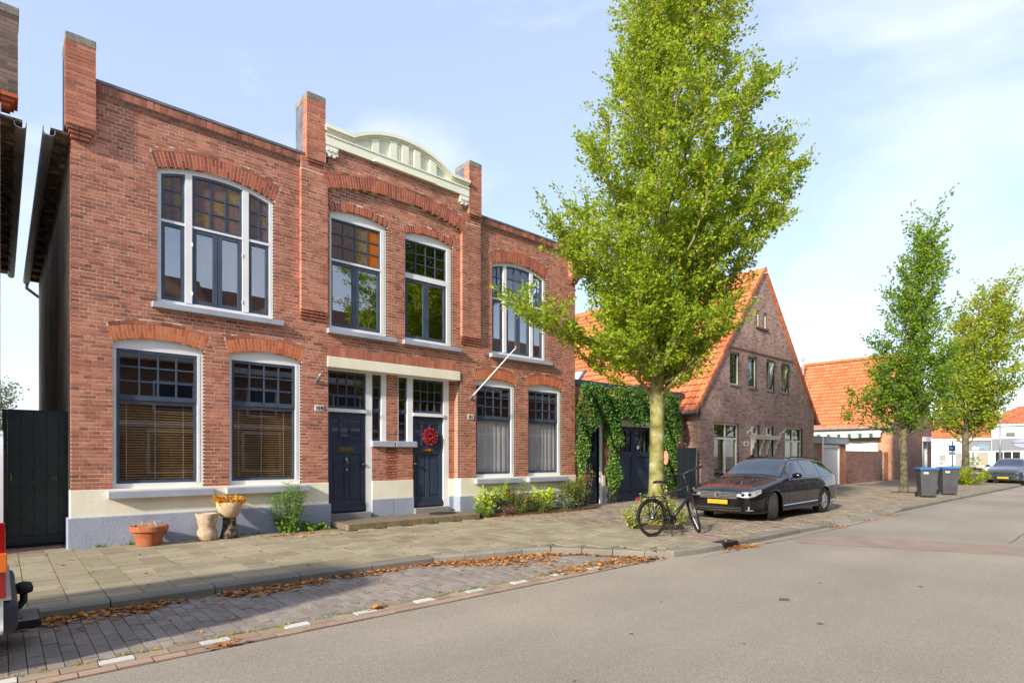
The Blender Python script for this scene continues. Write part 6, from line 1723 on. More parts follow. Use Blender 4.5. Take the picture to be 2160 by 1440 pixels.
def car(name, label, loc, rz, st, arches, wr, ww, paint, group=None, ar=.36, glass_spec=None, front=None, plate='plate_yellow', wheel_turn=0., sx=1.0, rims='rim_silver', rails=False, sides=(-1, 1), wy=.78, badge=None, cat='car'):
    t = thing(name, label, cat, loc, rz, group); t.scale = (sx, 1, 1)
    lf = Loft(st); b = body_mesh(lf, arches, ar=ar); bo = b.build('body', paint, t, smooth=True)
    un = MB(); x0, x1 = st[0][0] + .15, st[-1][0] - .15; un.box(x0, x1, -.55, .55, .18, .5); un.box(x0 + .7, x1 - .5, -.80, .80, .2, .24); un.build('underbody', 'black_plastic', t)
    for (ax, az) in arches:
        for sd in (-1, 1):
            w = MB(); pts = []
            for i in range(13):
                a = -.2 + (math.pi + .4) * i / 12; pts += [(ax + ar * 1.01 * math.cos(a), sd * .50, az + ar * 1.01 * math.sin(a)), (ax + ar * 1.01 * math.cos(a), sd * (.80), az + ar * 1.01 * math.sin(a))]
            w.add(pts, [(2 * i, 2 * i + 2, 2 * i + 3, 2 * i + 1) for i in range(12)]); w.box(ax - ar, ax + ar, min(sd * .49, sd * .50), max(sd * .49, sd * .50), .2, az + ar); w.build('wheel_well', 'black_plastic', t, fix=False)
            lp = MB(); arch_lip(lp, lf, ax, az, ar, sd, .014); lp.build('arch_lip', paint, t, smooth=True)
            wheel(t, (ax, sd * wy, wr), wr, ww, sd, wheel_turn if ax < 2 else 0)
    # glass
    g = glass_spec
    def patch(nm, xa, xb, va, vb, m, par=t, off=.006, both=False, side=None, nu=14, nv=8):
        for sd in (sides if side is None else side):
            ua, ub = lf.u_of(xa), lf.u_of(xb); q = MB()
            pts, fs = lf.grid([ua + (ub - ua) * i / nu for i in range(nu + 1)], [va + (vb - va) * j / nv for j in range(nv + 1)], sd, off)
            q.add(pts, fs)
            if both:
                pts2, fs2 = lf.grid([ua + (ub - ua) * i / nu for i in range(nu + 1)], [va + (vb - va) * j / nv for j in range(nv + 1)], -sd, off); q.add(pts2, fs2)
            q.build(nm, m, par, smooth=True, fix=False)
    patch('windscreen', g['ws'][0], g['ws'][1], 5.08, 7, 'glass_screen', side=(1,), both=True, off=.004)
    for (xa, xb) in g['side']: patch('side_window', xa, xb, 4.10, 4.90, 'glass_dark_car', off=.005)
    for sd in (-1, 1):
        tr = MB(); pts = []
        for i in range(31):
            x = g['side'][0][0] - .12 + (g['side'][-1][1] - g['side'][0][0] + .2) * i / 30; p = lf.P(lf.u_of(x), 4.04); pts.append((p.x, sd * (p.y + .004), p.z))
        tr.tube(pts, .013, 5)
        pts = []
        for i in range(25):
            x = g['side'][0][0] + .1 + (g['side'][-1][1] - g['side'][0][0]) * i / 24; p = lf.P(lf.u_of(x), 4.95); pts.append((p.x, sd * (p.y + .004), p.z))
        tr.tube(pts, .007, 5); tr.build('window_trim', 'chrome', t, smooth=True)
        for xx in g['seams']:
            sm = MB(); pts = []
            for i in range(9): p = lf.P(lf.u_of(xx), 1.6 + 2.4 * i / 8); pts.append((p.x, sd * (p.y + .0005), p.z))
            sm.tube(pts, .004, 4); sm.build('door_seam', 'black_plastic', t)
        for xx in g['handles']:
            p = lf.P(lf.u_of(xx), 3.72); h = MB(); h.tube([(xx - .1, sd * (p.y + .012), p.z), (xx, sd * (p.y + .032), p.z + .003), (xx + .1, sd * (p.y + .012), p.z)], .015, 6); h.build('door_handle', paint, t, smooth=True)
        mx = g['mirror']; p = lf.P(lf.u_of(mx), 4.1); mm = MB()
        mm.tube([(mx, sd * (p.y - .01), p.z - .02), (mx + .02, sd * (p.y + .09), p.z + .02)], .02, 6)
        for k, (dx, rr_) in enumerate(((0, 0), )):
            c = Vector((mx + .02, sd * (p.y + .15), p.z + .06)); vs = []; 
            for i in range(8):
                a = math.pi * i / 7 - math.pi / 2
                for j in range(10):
                    e = 2 * math.pi * j / 10; vs.append(c + Vector((.075 * math.cos(a) * math.cos(e), .12 * math.sin(a), .075 * math.cos(a) * math.sin(e))))
            mm.add(vs, [(i * 10 + j, i * 10 + (j + 1) % 10, (i + 1) * 10 + (j + 1) % 10, (i + 1) * 10 + j) for i in range(7) for j in range(10)])
        mm.build('door_mirror', paint, t, smooth=True)
        p = lf.P(lf.u_of(2.4), 2.0); rk = MB(); rk.tube([(arches[0][0] + .42, sd * (p.y + .0), .33), (arches[1][0] - .42, sd * (p.y + .0), .36)], .012, 5); rk.build('sill_trim', 'chrome' if rails else 'black_plastic', t)
        if rails:
            rl = MB(); pts = []
            for i in range(17):
                x = 2.35 + 1.95 * i / 16; p = lf.P(lf.u_of(x), 5.25); pts.append((p.x, sd * p.y, p.z + (.035 if 0 < i < 16 else -.01)))
            rl.tube(pts, .016, 6); rl.build('roof_rail', 'black_plastic', t, smooth=True)
    front(t, lf)
    return t
glass('glass_dark_car', (150, 160, 162), .22, 0, .85); glass('glass_screen', (190, 200, 200), .26, 0, .9)

PASSAT = [  # front bumper at x=0
 (0.00, (.58, .24), (.60, .30), (.62, .48), (.58, .63), (.50, .675), (.28, .69), (0, .695)),
 (0.06, (.68, .21), (.71, .30), (.73, .49), (.69, .655), (.60, .705), (.32, .725), (0, .735)),
 (0.18, (.78, .19), (.81, .31), (.825, .52), (.79, .69), (.66, .745), (.36, .775), (0, .79)),
 (0.40, (.85, .19), (.865, .32), (.88, .56), (.845, .755), (.69, .80), (.38, .835), (0, .85)),
 (0.90, (.87, .20), (.89, .34), (.905, .62), (.87, .855), (.72, .89), (.40, .92), (0, .93)),
 (1.30, (.87, .20), (.895, .34), (.912, .64), (.875, .925), (.735, .955), (.42, .985), (0, .995)),
 (1.48, (.87, .20), (.897, .34), (.914, .65), (.875, .945), (.735, 1.0), (.42, 1.045), (0, 1.06)),
 (2.20, (.87, .20), (.90, .34), (.916, .66), (.872, .965), (.615, 1.375), (.36, 1.415), (0, 1.43)),
 (2.60, (.87, .20), (.90, .34), (.916, .66), (.870, .975), (.605, 1.415), (.36, 1.462), (0, 1.475)),
 (3.20, (.87, .20), (.90, .34), (.916, .67), (.866, .985), (.60, 1.415), (.36, 1.462), (0, 1.477)),
 (3.80, (.86, .21), (.895, .35), (.912, .68), (.855, 1.0), (.59, 1.395), (.35, 1.44), (0, 1.455)),
 (4.30, (.84, .23), (.875, .36), (.895, .69), (.835, 1.015), (.575, 1.335), (.34, 1.39), (0, 1.405)),
 (4.52, (.81, .26), (.85, .38), (.875, .69), (.815, 1.02), (.60, 1.20), (.35, 1.25), (0, 1.27)),
 (4.68, (.77, .28), (.82, .40), (.85, .68), (.79, .97), (.66, 1.0), (.36, 1.03), (0, 1.04)),
 (4.77, (.70, .32), (.76, .42), (.79, .62), (.73, .80), (.60, .82), (.34, .83), (0, .835))]
def passat_front(t, lf):
    # grille with chrome bars
    b = MB(); b.box(-.012, .03, -.47, .47, .525, .685); gr = b.build('grille', 'black_plastic', t, bevel=.01)
    for z in (.540, .572, .604, .636, .668):
        b = MB(); b.box(-.024, -.012, -.46 + .0, .46, z - .008, z + .008); b.build('grille_bar', 'alu_tread', gr)
    b = MB(); b.lathe([(0, -.036), (.075, -.034), (.08, -.026), (.08, -.01)], (0, 0, .607), 24, 'x'); bd = b.build('badge', 'dark_metal', gr)
    b = MB(); b.ring((-.037, 0, .607), (1, 0, 0), .072, .013, 28, 6)
    for pts in ([(-.034, .667), (-.014, .618), (0, .648), (.014, .618), (.034, .667)], [(-.060, .642), (-.026, .552), (0, .604), (.026, .552), (.060, .642)]):
        b.tube([(-.039, y, z) for y, z in pts], .011, 5)
    b.build('emblem', 'alu_tread', bd)
    for sd in (-1, 1):
        # headlamp: from the grille round the corner
        path = [(-.018, .45, .585, .672), (-.004, .57, .566, .686), (.055, .705, .562, .702), (.16, .80, .592, .728), (.34, .856, .665, .752)]
        for nm, m, e in (('headlamp', 'lamp_glass', .0),):
            b = MB(); vs = []
            for x, y, z0, z1 in path: vs += [(x - .012, sd * (y + .008), z0), (x + .02, sd * (y - .01), z1), (x + .06, sd * (y - .06), z0), (x + .08, sd * (y - .06), z1)]
            fs = []
            for i in range(len(path) - 1):
                p = 4 * i; q = p + 4; fs += [(p, q, q + 1, p + 1), (p + 1, q + 1, q + 3, p + 3), (p, p + 2, q + 2, q)]
            e_ = 4 * (len(path) - 1); fs += [(0, 1, 3, 2), (e_, e_ + 2, e_ + 3, e_ + 1)]
            b.add(vs, fs); hl = b.build(nm, m, t)
        b = MB()
        for (x, y, z) in ((.0, .60, .625), (.07, .715, .635)): b.lathe([(0, x - .03), (.03, x - .03), (.034, x + .02)], (0, sd * y, z), 14, 'x')
        b.build('lamp_lens', 'dark_metal', hl)
        b = MB(); b.tube([(-.03, sd * .42, .662), (-.005, sd * .56, .676), (.055, sd * .70, .692), (.17, sd * .80, .722)], .007, 5); b.build('lamp_trim', 'chrome', hl)
        b = MB(); b.hexa([(-.01, sd * .50, .285), (.06, sd * .72, .285), (.1, sd * .70, .285), (.04, sd * .5, .285)], [(-.015, sd * .50, .345), (.055, sd * .72, .36), (.1, sd * .70, .36), (.04, sd * .5, .345)]); b.build('fog_lamp', 'lamp_glass', t)
        b = MB(); b.tube([(.10, sd * .79, .275), (.03, sd * .66, .268), (-.02, sd * .45, .262)], .012, 5); b.build('bumper_trim', 'chrome', t)
    b = MB(); b.box(-.022, .02, -.56, .56, .272, .352); b.build('lower_grille', 'black_plastic', t, bevel=.01)
    b = MB(); b.box(-.026, -.02, -.54, .54, .308, .316); b.tube([(-.02, -.5, .262), (-.02, .5, .262)], .010, 5); b.build('bumper_trim', 'chrome', t)
    b = MB(); b.box(-.045, -.02, -.26, .26, .395, .505); pl_ = b.build('plate_holder', 'black_plastic', t)
    b = MB(); b.box(-.050, -.0455, -.25, .25, .400, .500); b.build('number_plate', 'plate_yellow', pl_, bevel=.002)
    # cabin
    b = MB(); b.box(1.5, 4.3, -.7, .7, .5, .9); b.box(1.45, 1.75, -.68, .68, .85, .98); b.build('dashboard', 'seat_dark', t)
    for sd in (-.36, .36):
        b = MB(); b.box(2.45, 2.6, sd - .24, sd + .24, .6, 1.08); b.box(2.5, 2.58, sd - .12, sd + .12, 1.1, 1.27); b.build('seat', 'seat_dark', t, bevel=.04)
        b = MB(); b.box(3.4, 3.55, sd - .28, sd + .28, .6, 1.05); b.box(3.45, 3.53, sd - .12, sd + .12, 1.06, 1.2); b.build('seat', 'seat_dark', t, bevel=.04)
    b = MB(); b.ring((1.95, .36, 1.0), (1, 0, -.45), .18, .014, 24, 6); b.build('steering_wheel', 'black_plastic', t)
    for sd in (-1, 1):
        b = MB(); b.box(4.60, 4.70, min(sd * .62, sd * .82), max(sd * .62, sd * .82), .82, .98); b.build('tail_lamp', 'lens_red', t, bevel=.01)
CARX = 11.72
car('estate_car', 'black estate car with yellow number plate parked on the drive', (CARX, -4.86, SW), 0, PASSAT, [(.90, .335), (3.69, .335)], .335, .215, 'car_black', ar=.375, sx=1.055,
    glass_spec=dict(ws=(1.50, 2.20), side=[(1.80, 2.60), (2.66, 3.46), (3.53, 4.22)], seams=(1.62, 2.64, 3.5), handles=(2.45, 3.32), mirror=1.78), front=passat_front, wheel_turn=R(36), rails=True, wy=.795)

CLIO = [
 (0.00, (.52, .26), (.56, .32), (.58, .48), (.55, .60), (.46, .66), (.25, .685), (0, .69)),
 (0.08, (.66, .22), (.70, .31), (.71, .49), (.68, .655), (.58, .72), (.30, .745), (0, .755)),
 (0.28, (.77, .20), (.80, .32), (.81, .54), (.77, .74), (.64, .80), (.34, .835), (0, .845)),
 (0.75, (.82, .20), (.85, .34), (.865, .60), (.82, .86), (.68, .905), (.38, .935), (0, .945)),
 (1.10, (.82, .20), (.85, .34), (.866, .62), (.825, .92), (.69, .985), (.38, 1.02), (0, 1.03)),
 (1.85, (.82, .20), (.85, .34), (.866, .64), (.82, .95), (.56, 1.37), (.33, 1.41), (0, 1.425)),
 (2.40, (.82, .20), (.85, .34), (.866, .65), (.82, .97), (.55, 1.40), (.33, 1.44), (0, 1.448)),
 (3.10, (.82, .21), (.85, .35), (.866, .68), (.82, 1.02), (.54, 1.375), (.32, 1.41), (0, 1.42)),
 (3.70, (.79, .24), (.83, .38), (.85, .70), (.79, 1.04), (.55, 1.22), (.32, 1.27), (0, 1.28)),
 (3.95, (.74, .28), (.78, .40), (.80, .68), (.74, .96), (.60, .99), (.32, 1.01), (0, 1.02)),
 (4.06, (.66, .32), (.72, .42), (.74, .60), (.68, .78), (.56, .80), (.30, .81), (0, .815))]
def clio_front(t, lf):
    b = MB(); b.box(-.014, .03, -.50, .50, .575, .625); gr = b.build('grille', 'black_plastic', t, bevel=.01)
    b = MB(); b.tube([(-.02, -.5, .62), (-.03, -.1, .60), (-.03, .1, .60), (-.02, .5, .62)], .008, 5); b.build('grille_bar', 'chrome', gr)
    b = MB(); b.prism([(-.07, .605), (0, .50), (.07, .605), (0, .71)], -.05, -.02, 'x'); bd = b.build('badge', 'black_plastic', gr)
    b = MB(); pts = [(-.055, -.042, .605), (-.055, 0, .535), (-.055, .042, .605), (-.055, 0, .675), (-.055, -.042, .605)]; b.tube(pts, .012, 5); b.build('emblem', 'chrome', bd)
    for sd in (-1, 1):
        path = [(-.0, .48, .60, .64), (.06, .62, .585, .70), (.18, .73, .60, .75), (.34, .79, .67, .78)]; b = MB(); vs = []
        for x, y, z0, z1 in path: vs += [(x - .012, sd * (y + .01), z0), (x + .02, sd * (y - .005), z1), (x + .06, sd * (y - .06), z0), (x + .08, sd * (y - .06), z1)]
        fs = []
        for i in range(len(path) - 1):
            p = 4 * i; q = p + 4; fs += [(p, q, q + 1, p + 1), (p + 1, q + 1, q + 3, p + 3), (p, p + 2, q + 2, q)]
        b.add(vs, fs); b.build('headlamp', 'lamp_glass', t)
        b = MB(); b.lathe([(0, -.0), (.05, .0), (.05, .06)], (.02, sd * .60, .40), 12, 'x'); b.build('fog_lamp', 'lamp_glass', t)
    b = MB(); b.prism([(-.45, .44), (-.36, .30), (.36, .30), (.45, .44)], -.02, .03, 'x'); b.build('lower_grille', 'black_plastic', t)
    b = MB(); b.box(-.045, -.02, -.25, .25, .32, .42); b.build('number_plate', 'plate_yellow', t)
    b = MB(); b.box(1.2, 3.5, -.65, .65, .5, .9); b.build('dashboard', 'seat_dark', t)
    for sd in (-.34, .34):
        b = MB(); b.box(2.05, 2.2, sd - .23, sd + .23, .6, 1.05); b.box(2.1, 2.18, sd - .12, sd + .12, 1.07, 1.25); b.build('seat', 'seat_dark', t, bevel=.04)
car('hatchback_car', 'grey hatchback parked half on the pavement by the furthest tree', (41.3, -5.75, RD + .03), -R(3), CLIO, [(.78, .31), (3.36, .31)], .31, .195, 'car_grey', ar=.345, sx=1.0,
    glass_spec=dict(ws=(1.13, 1.85), side=[(1.50, 2.2), (2.26, 3.0), (3.05, 3.4)], seams=(1.35, 2.25, 3.0), handles=(2.1, 2.9), mirror=1.42), front=clio_front, wy=.735)
car('hatchback_car', 'dark car standing behind the grey hatchback', (48.2, -6.1, RD), -R(2), CLIO, [(.78, .31), (3.36, .31)], .31, .195, 'car_dark', ar=.345, sx=1.05,
    glass_spec=dict(ws=(1.13, 1.85), side=[(1.50, 2.2), (2.26, 3.0), (3.05, 3.4)], seams=(1.35, 2.25, 3.0), handles=(2.1, 2.9), mirror=1.42), front=clio_front, wy=.735)

# ------------------------------------------------------------------ white van whose rear corner enters the picture on the left
VAN = [(0.00, (.70, .30), (.78, .40), (.80, .62), (.76, .82), (.66, .88), (.36, .90), (0, .905)),
 (0.35, (.80, .22), (.84, .36), (.855, .66), (.82, .90), (.70, .96), (.38, 1.0), (0, 1.01)),
 (0.95, (.84, .22), (.86, .36), (.87, .68), (.845, 1.0), (.74, 1.06), (.4, 1.11), (0, 1.12)),
 (1.75, (.84, .22), (.86, .36), (.875, .70), (.85, 1.06), (.70, 1.70), (.4, 1.80), (0, 1.83)),
 (2.6, (.84, .22), (.86, .36), (.875, .70), (.855, 1.08), (.72, 1.76), (.4, 1.86), (0, 1.88)),
 (3.6, (.84, .22), (.86, .36), (.875, .70), (.855, 1.08), (.72, 1.76), (.4, 1.86), (0, 1.88)),
 (4.15, (.83, .24), (.85, .38), (.865, .70), (.845, 1.08), (.71, 1.74), (.4, 1.83), (0, 1.85)),
 (4.335, (.81, .30), (.83, .42), (.845, .70), (.83, 1.08), (.73, 1.70), (.38, 1.79), (0, 1.81))]
def van_back(t, lf):
    for sd in (-1, 1):
        b = MB(); b.hexa([(4.18, sd * .76, .57), (4.352, sd * .74, .57), (4.352, sd * .848, .57), (4.18, sd * .876, .57)], [(4.18, sd * .74, 1.12), (4.345, sd * .72, 1.12), (4.345, sd * .838, 1.12), (4.18, sd * .866, 1.12)]); tl_ = b.build('tail_lamp', 'lens_red', t, bevel=.008)
        b = MB(); b.box(4.18, 4.357, min(sd * .75, sd * .868), max(sd * .75, sd * .868), .76, .90); b.build('indicator', 'lens_orange', tl_, bevel=.006)
    b = MB(); b.box(4.20, 4.42, -.82, .82, .30, .54); b.build('rear_bumper', 'bumper_plastic', t, bevel=.05)
    b = MB(); b.box(4.2, 4.38, -.80, .80, .545, .575); b.build('bumper_strip', 'car_white', t)
    b = MB(); b.box(4.31, 4.345, -.62, .62, 1.1, 1.65); b.build('rear_window', 'glass_dark_car', t)
    b = MB(); b.tube([(3.9, .10, .30), (4.35, .10, .30), (4.44, .10, .31), (4.47, .10, .36), (4.47, .10, .44)], .028, 8); tb = b.build('tow_bar', 'black_plastic', t, smooth=True)
    b = MB(); b.lathe([(.035, .42), (.062, .43), (.066, .47), (.05, .51), (0, .525)], (4.47, .10, 0), 16); b.build('tow_ball_cap', 'black_plastic', tb, smooth=True)
    b = MB(); b.box(4.34, 4.58, -.16, .30, .17, .235); sp = b.build('rear_step', 'black_plastic', t, bevel=.008)
    b = MB(); b.box(4.355, 4.565, -.145, .285, .236, .242)
    for i in range(9): b.box(4.36 + i * .023, 4.372 + i * .023, -.14, .28, .242, .248)
    b.build('tread_plate', 'alu_tread', sp)
    b = MB(); b.box(4.33, 4.37, -.1, .24, .2, .42); b.build('step_bracket', 'black_plastic', t, bevel=.01)
VX = -.822 - 4.36
vt = car('van', 'white van at the left edge with red tail lamp and tow bar', (VX, -5.36, RD), 0, VAN, [(.80, .31), (3.5, .31)], .31, .2, 'car_white', ar=.36,
    glass_spec=dict(ws=(1.0, 1.75), side=[(1.45, 2.2), (2.3, 3.2), (3.3, 4.0)], seams=(1.4, 2.25, 3.3), handles=(2.1, 3.1), mirror=1.4), front=van_back, wy=.76, cat='van')

# ------------------------------------------------------------------ bicycle
def bicycle():
    # local: x forward, rear wheel contact at origin
    t = thing('bicycle', 'black city bicycle on its stand beside the big tree', 'bicycle', (8.27, -5.44, SW), -R(14)); t.rotation_euler = (R(-3), 0, -R(14))
    r = .352; WB = 1.16
    def bwheel(parent, loc, turn):
        b = MB(); b.ring((0, 0, 0), (0, 1, 0), r - .022, .023, 48, 8); w = b.build('wheel', 'rubber', parent, smooth=True); w.location = loc; w.rotation_euler = (0, 0, turn)
        b = MB(); b.ring((0, 0, 0), (0, 1, 0), r - .052, .012, 48, 6); b.build('rim', 'dark_metal', w, smooth=True)
        b = MB()
        for i in range(28):
            a = 2 * math.pi * i / 28; a2 = a + (.35 if i % 2 else -.35); y = .028 if i % 4 < 2 else -.028
            b.tube([(.03 * math.cos(a2), y, .03 * math.sin(a2)), ((r - .045) * math.cos(a), 0, (r - .045) * math.sin(a))], .0017, 3, cap=False)
        b.build('spokes', 'bike_steel', w, fix=False, kind='stuff')
        b = MB(); b.lathe([(0, -.05), (.02, -.05), (.038, -.03), (.038, .03), (.02, .05), (0, .05)], n=14, axis='y'); b.build('hub', 'bike_steel', w)
        return w
    bwheel(t, (0, 0, r), 0)
    BB = Vector((.47, 0, .295)); ST = Vector((.30, 0, .82)); HT = Vector((.90, 0, .90)); HB = Vector((.955, 0, .72)); AX = Vector((0, 0, r))
    def tb(name, pts, rr, m='bike_black', par=t, n=8): b = MB(); b.tube(pts, rr, n); return b.build(name, m, par, smooth=True)
    fr = tb('frame', [BB, ST], .021)
    tb('top_tube', [ST + Vector((.01, 0, -.05)), HT + Vector((.01, 0, -.02))], .023, par=fr); tb('down_tube', [BB, HB], .031, par=fr); tb('head_tube', [HT + Vector((-.005, 0, .03)), HB + Vector((.01, 0, -.03))], .029, par=fr)
    for y in (-.055, .055): tb('chain_stay', [BB + Vector((0, y * .6, 0)), AX + Vector((0, y, 0))], .014, par=fr, n=6); tb('seat_stay', [ST + Vector((.02, y * .4, -.08)), AX + Vector((0, y, 0))], .008, par=fr, n=6)
    tb('seat_post', [ST, ST + (ST - BB).normalized() * .16], .014, par=fr)
    sp = ST + (ST - BB).normalized() * .17
    b = MB(); vs = []; prof = [(-.14, .085, .02), (-.10, .095, .035), (-.03, .075, .03), (.05, .035, .028), (.13, .022, .03), (.155, .012, .022)]
    for x, w, z in prof: vs += [sp + Vector((x, -w, z * .5)), sp + Vector((x, -w * .6, z + .025)), sp + Vector((x, 0, z + .03)), sp + Vector((x, w * .6, z + .025)), sp + Vector((x, w, z * .5)), sp + Vector((x, 0, z * .3))]
    fs = [(i * 6 + j, i * 6 + (j + 1) % 6, (i + 1) * 6 + (j + 1) % 6, (i + 1) * 6 + j) for i in range(5) for j in range(6)] + [(0, 1, 2, 3, 4, 5), (35, 34, 33, 32, 31, 30)]
    b.add(vs, fs); b.build('saddle', 'leather', t, smooth=True)
    # front end turned towards the viewer
    fk = bpy.data.objects.new('fork', None)
    COL.objects.unlink(fk) if fk.name in COL.objects else None
    ang = R(58); hd = (HT - HB).normalized()
    def turn(p): return HB + Matrix.Rotation(ang, 3, hd) @ (Vector(p) - HB)
    fa = Vector((WB, 0, r)); b = MB()
    for y in (-.05, .05): b.tube([turn(HB + Vector((0, y, -.05))), turn(Vector((fa.x - .03, y, .5))), turn(Vector((fa.x, y, r)))], [.02, .018, .013], 8)
    b.tube([turn(HB + Vector((0, -.055, -.045))), turn(HB + Vector((0, .055, -.045)))], .02, 8); fko = b.build('fork', 'bike_black', t, smooth=True)
    wl2 = bwheel(t, turn(fa), 0); wl2.rotation_mode = 'QUATERNION'; wl2.rotation_quaternion = Matrix.Rotation(ang, 3, hd).to_quaternion()
    stem_top = HT + hd * .27; tb('stem', [HT, turn(stem_top)], .014); 
    hb = [stem_top + Vector(q) for q in ((-.16, -.34, .035), (-.10, -.28, .04), (-.0, -.1, .02), (.02, 0, 0), (0, .1, .02), (-.10, .28, .04), (-.16, .34, .035))]
    bar = tb('handlebar', [turn(q) for q in hb], .016)
    for sgn in (0, -2):
        a, c = (hb[0], hb[1]) if sgn == 0 else (hb[6], hb[5]); d_ = (c - a).normalized()
        tb('grip', [turn(a - d_ * .02), turn(a + d_ * .12)], .019, 'rubber', bar); tb('brake_lever', [turn(a + d_ * .15 + Vector((.02, 0, -.01))), turn(a + Vector((.06, 0, -.02)))], .007, 'bike_black', bar, 5)
    lp = turn(HT + Vector((.09, 0, .02))); b = MB(); b.lathe([(0, 0), (.03, .005), (.036, .04), (.02, .06), (0, .06)], lp, 12, 'x'); b.build('front_lamp', 'bike_black', t)
    # mudguards
    def guard(nm, cen, a0, a1, tf=None, w=.028):
        b = MB(); vs = []; n_ = 22
        for i in range(n_ + 1):
            a = a0 + (a1 - a0) * i / n_
            for y, k in ((-w, .004), (0, .018), (w, .004)):
                p = cen + Vector((math.cos(a) * (r + k), y, math.sin(a) * (r + k))); vs.append(tf(p) if tf else p)
        b.add(vs, [(i * 3 + j, i * 3 + j + 1, (i + 1) * 3 + j + 1, (i + 1) * 3 + j) for i in range(n_) for j in range(2)]); return b.build(nm, 'bike_black', t, smooth=True, fix=False)
    guard('mudguard', Vector((0, 0, r)), R(20), R(185)); guard('mudguard', fa, R(35), R(190), turn)
    # carrier
    b = MB()
    for y in (-.06, .06): b.tube([(-.32, y, .735), (.24, y, .745)], .010, 5); b.tube([(-.02, y, .74), (-.0, y * 1.1, r)], .009, 5); b.tube([(-.25, y, .735), (-.0, y * 1.1, r)], .005, 5); b.tube([(.15, y, .74), (0, y * 1.1, r)], .006, 5)
    b.tube([(-.32, -.06, .735), (-.32, .06, .735)], .006, 5); b.tube([(-.1, -.06, .738), (-.1, .06, .738)], .006, 5); b.build('carrier', 'bike_black', t, smooth=True)
    b = MB(); b.box(-.345, -.30, -.045, .045, .685, .725); b.build('rear_lamp', 'lens_red', t, bevel=.008)
    # drive
    b = MB(); b.ring((BB.x, -.045, BB.z), (0, 1, 0), .085, .008, 28, 5); b.lathe([(0, -.05), (.075, -.05), (.075, -.04), (0, -.04)], (BB.x, 0, BB.z), 20, 'y'); b.build('chainring', 'dark_metal', t)
    b = MB(); b.tube([(BB.x, -.05, BB.z + .085), (0, -.05, r + .035)], .006, 5); b.tube([(BB.x, -.05, BB.z - .085), (0, -.05, r - .035)], .006, 5); b.build('chain', 'dark_metal', t)
    b = MB(); b.tube([(BB.x, -.07, BB.z), (BB.x + .03, -.085, BB.z - .165)], .011, 6); b.tube([(BB.x, .07, BB.z), (BB.x - .03, .085, BB.z + .165)], .011, 6); b.build('crank', 'bike_steel', t)
    b = MB(); b.box(BB.x - .02, BB.x + .08, -.18, -.09, BB.z - .18, BB.z - .155); b.box(BB.x - .08, BB.x + .02, .09, .18, BB.z + .155, BB.z + .18); b.build('pedal', 'rubber', t)
    b = MB(); b.tube([(BB.x - .08, .03, BB.z - .01), (BB.x - .10, -.12, .03)], .011, 6); b.tube([(BB.x - .10, -.12, .03), (BB.x - .13, -.14, .005)], .012, 6); b.build('kickstand', 'bike_black', t)
    b = MB(); b.ring((.06, .0, .62), (0, 1, .2), .09, .008, 20, 5); b.build('frame_lock', 'dark_metal', t)
bicycle()

# ------------------------------------------------------------------ wheeled bins
def bin_(loc, rz, lab):
    t = thing('wheeled_bin', lab, 'bin', loc, rz, 'paper bins on the pavement')
    b = MB(); b.hexa([(-.23, -.26, .04), (.23, -.26, .04), (.23, .28, .12), (-.23, .28, .12)], [(-.28, -.34, .98), (.28, -.34, .98), (.28, .34, .98), (-.28, .34, .98)]); bd = b.build('body', 'bin_grey', t, bevel=.025)
    b = MB(); b.box(-.295, .295, -.355, .36, .975, 1.015); b.build('rim', 'bin_grey', t, bevel=.01)
    b = MB(); b.strip(lin_n(-.305, .305, 8), lambda x: 1.016, lambda x: 1.06 + .035 * math.cos(x * 4.6), -.385, .35); ld = b.build('lid', 'bin_blue', t, bevel=.015)
    b = MB(); b.tube([(-.25, .40, .99), (.25, .40, .99)], .016, 8); b.box(-.26, -.22, .34, .41, .97, 1.01); b.box(.22, .26, .34, .41, .97, 1.01); b.build('handle', 'bin_grey', t)
    for s_ in (-1, 1):
        b = MB(); b.lathe([(0, -.02), (.07, -.025), (.1, -.02), (.1, .02), (.07, .025), (0, .02)], (s_ * .255, .27, .1), 18, 'x'); b.build('wheel', 'rubber', t)
    b = MB(); b.tube([(-.26, .27, .1), (.26, .27, .1)], .012, 6); b.build('axle', 'dark_metal', t)
    b = MB(); b.hexa([(-.18, -.352, .86), (-.04, -.352, .86), (-.04, -.336, .86), (-.18, -.336, .86)], [(-.18, -.356, .92), (-.04, -.356, .92), (-.04, -.34, .92), (-.18, -.34, .92)]); b.build('address_label', 'sign_white', t)
    return t
bin_((24.75, -5.95, SW), -R(62), 'blue-lidded grey paper bin nearest the big tree')
bin_((27.0, -6.12, SW), -R(60), 'blue-lidded grey paper bin partly hidden behind another bin')

# ------------------------------------------------------------------ far street things
t = thing('street_lamp', 'slim white street lamp in front of the shop', 'street lamp', (62, -2.6, SW))
b = MB(); b.tube([(0, 0, 0), (0, 0, 4.8)], [.09, .06], 8); b.build('pole', 'zinc', t, smooth=True)
b = MB(); b.tube([(0, 0, 4.75), (-.3, .25, 4.9), (-.9, .6, 4.95)], .04, 6); b.hexa([(-1.4, .55, 4.92), (-.7, .4, 4.92), (-.6, .7, 4.92), (-1.3, .85, 4.92)], [(-1.35, .6, 5.05), (-.75, .45, 5.05), (-.65, .65, 5.05), (-1.25, .8, 5.05)]); b.build('lantern', 'dark_metal', t)
t = thing('road_sign', 'blue square road sign on a grey pole beyond the bins', 'road sign', (52, -1.33, SW))
b = MB(); b.tube([(0, 0, 0), (0, 0, 2.6)], .04, 8); b.build('pole', 'zinc', t)
b = MB(); b.box(-.09, -.05, -.2, .2, 1.88, 2.32); sg = b.build('sign_plate', 'sign_blue', t)
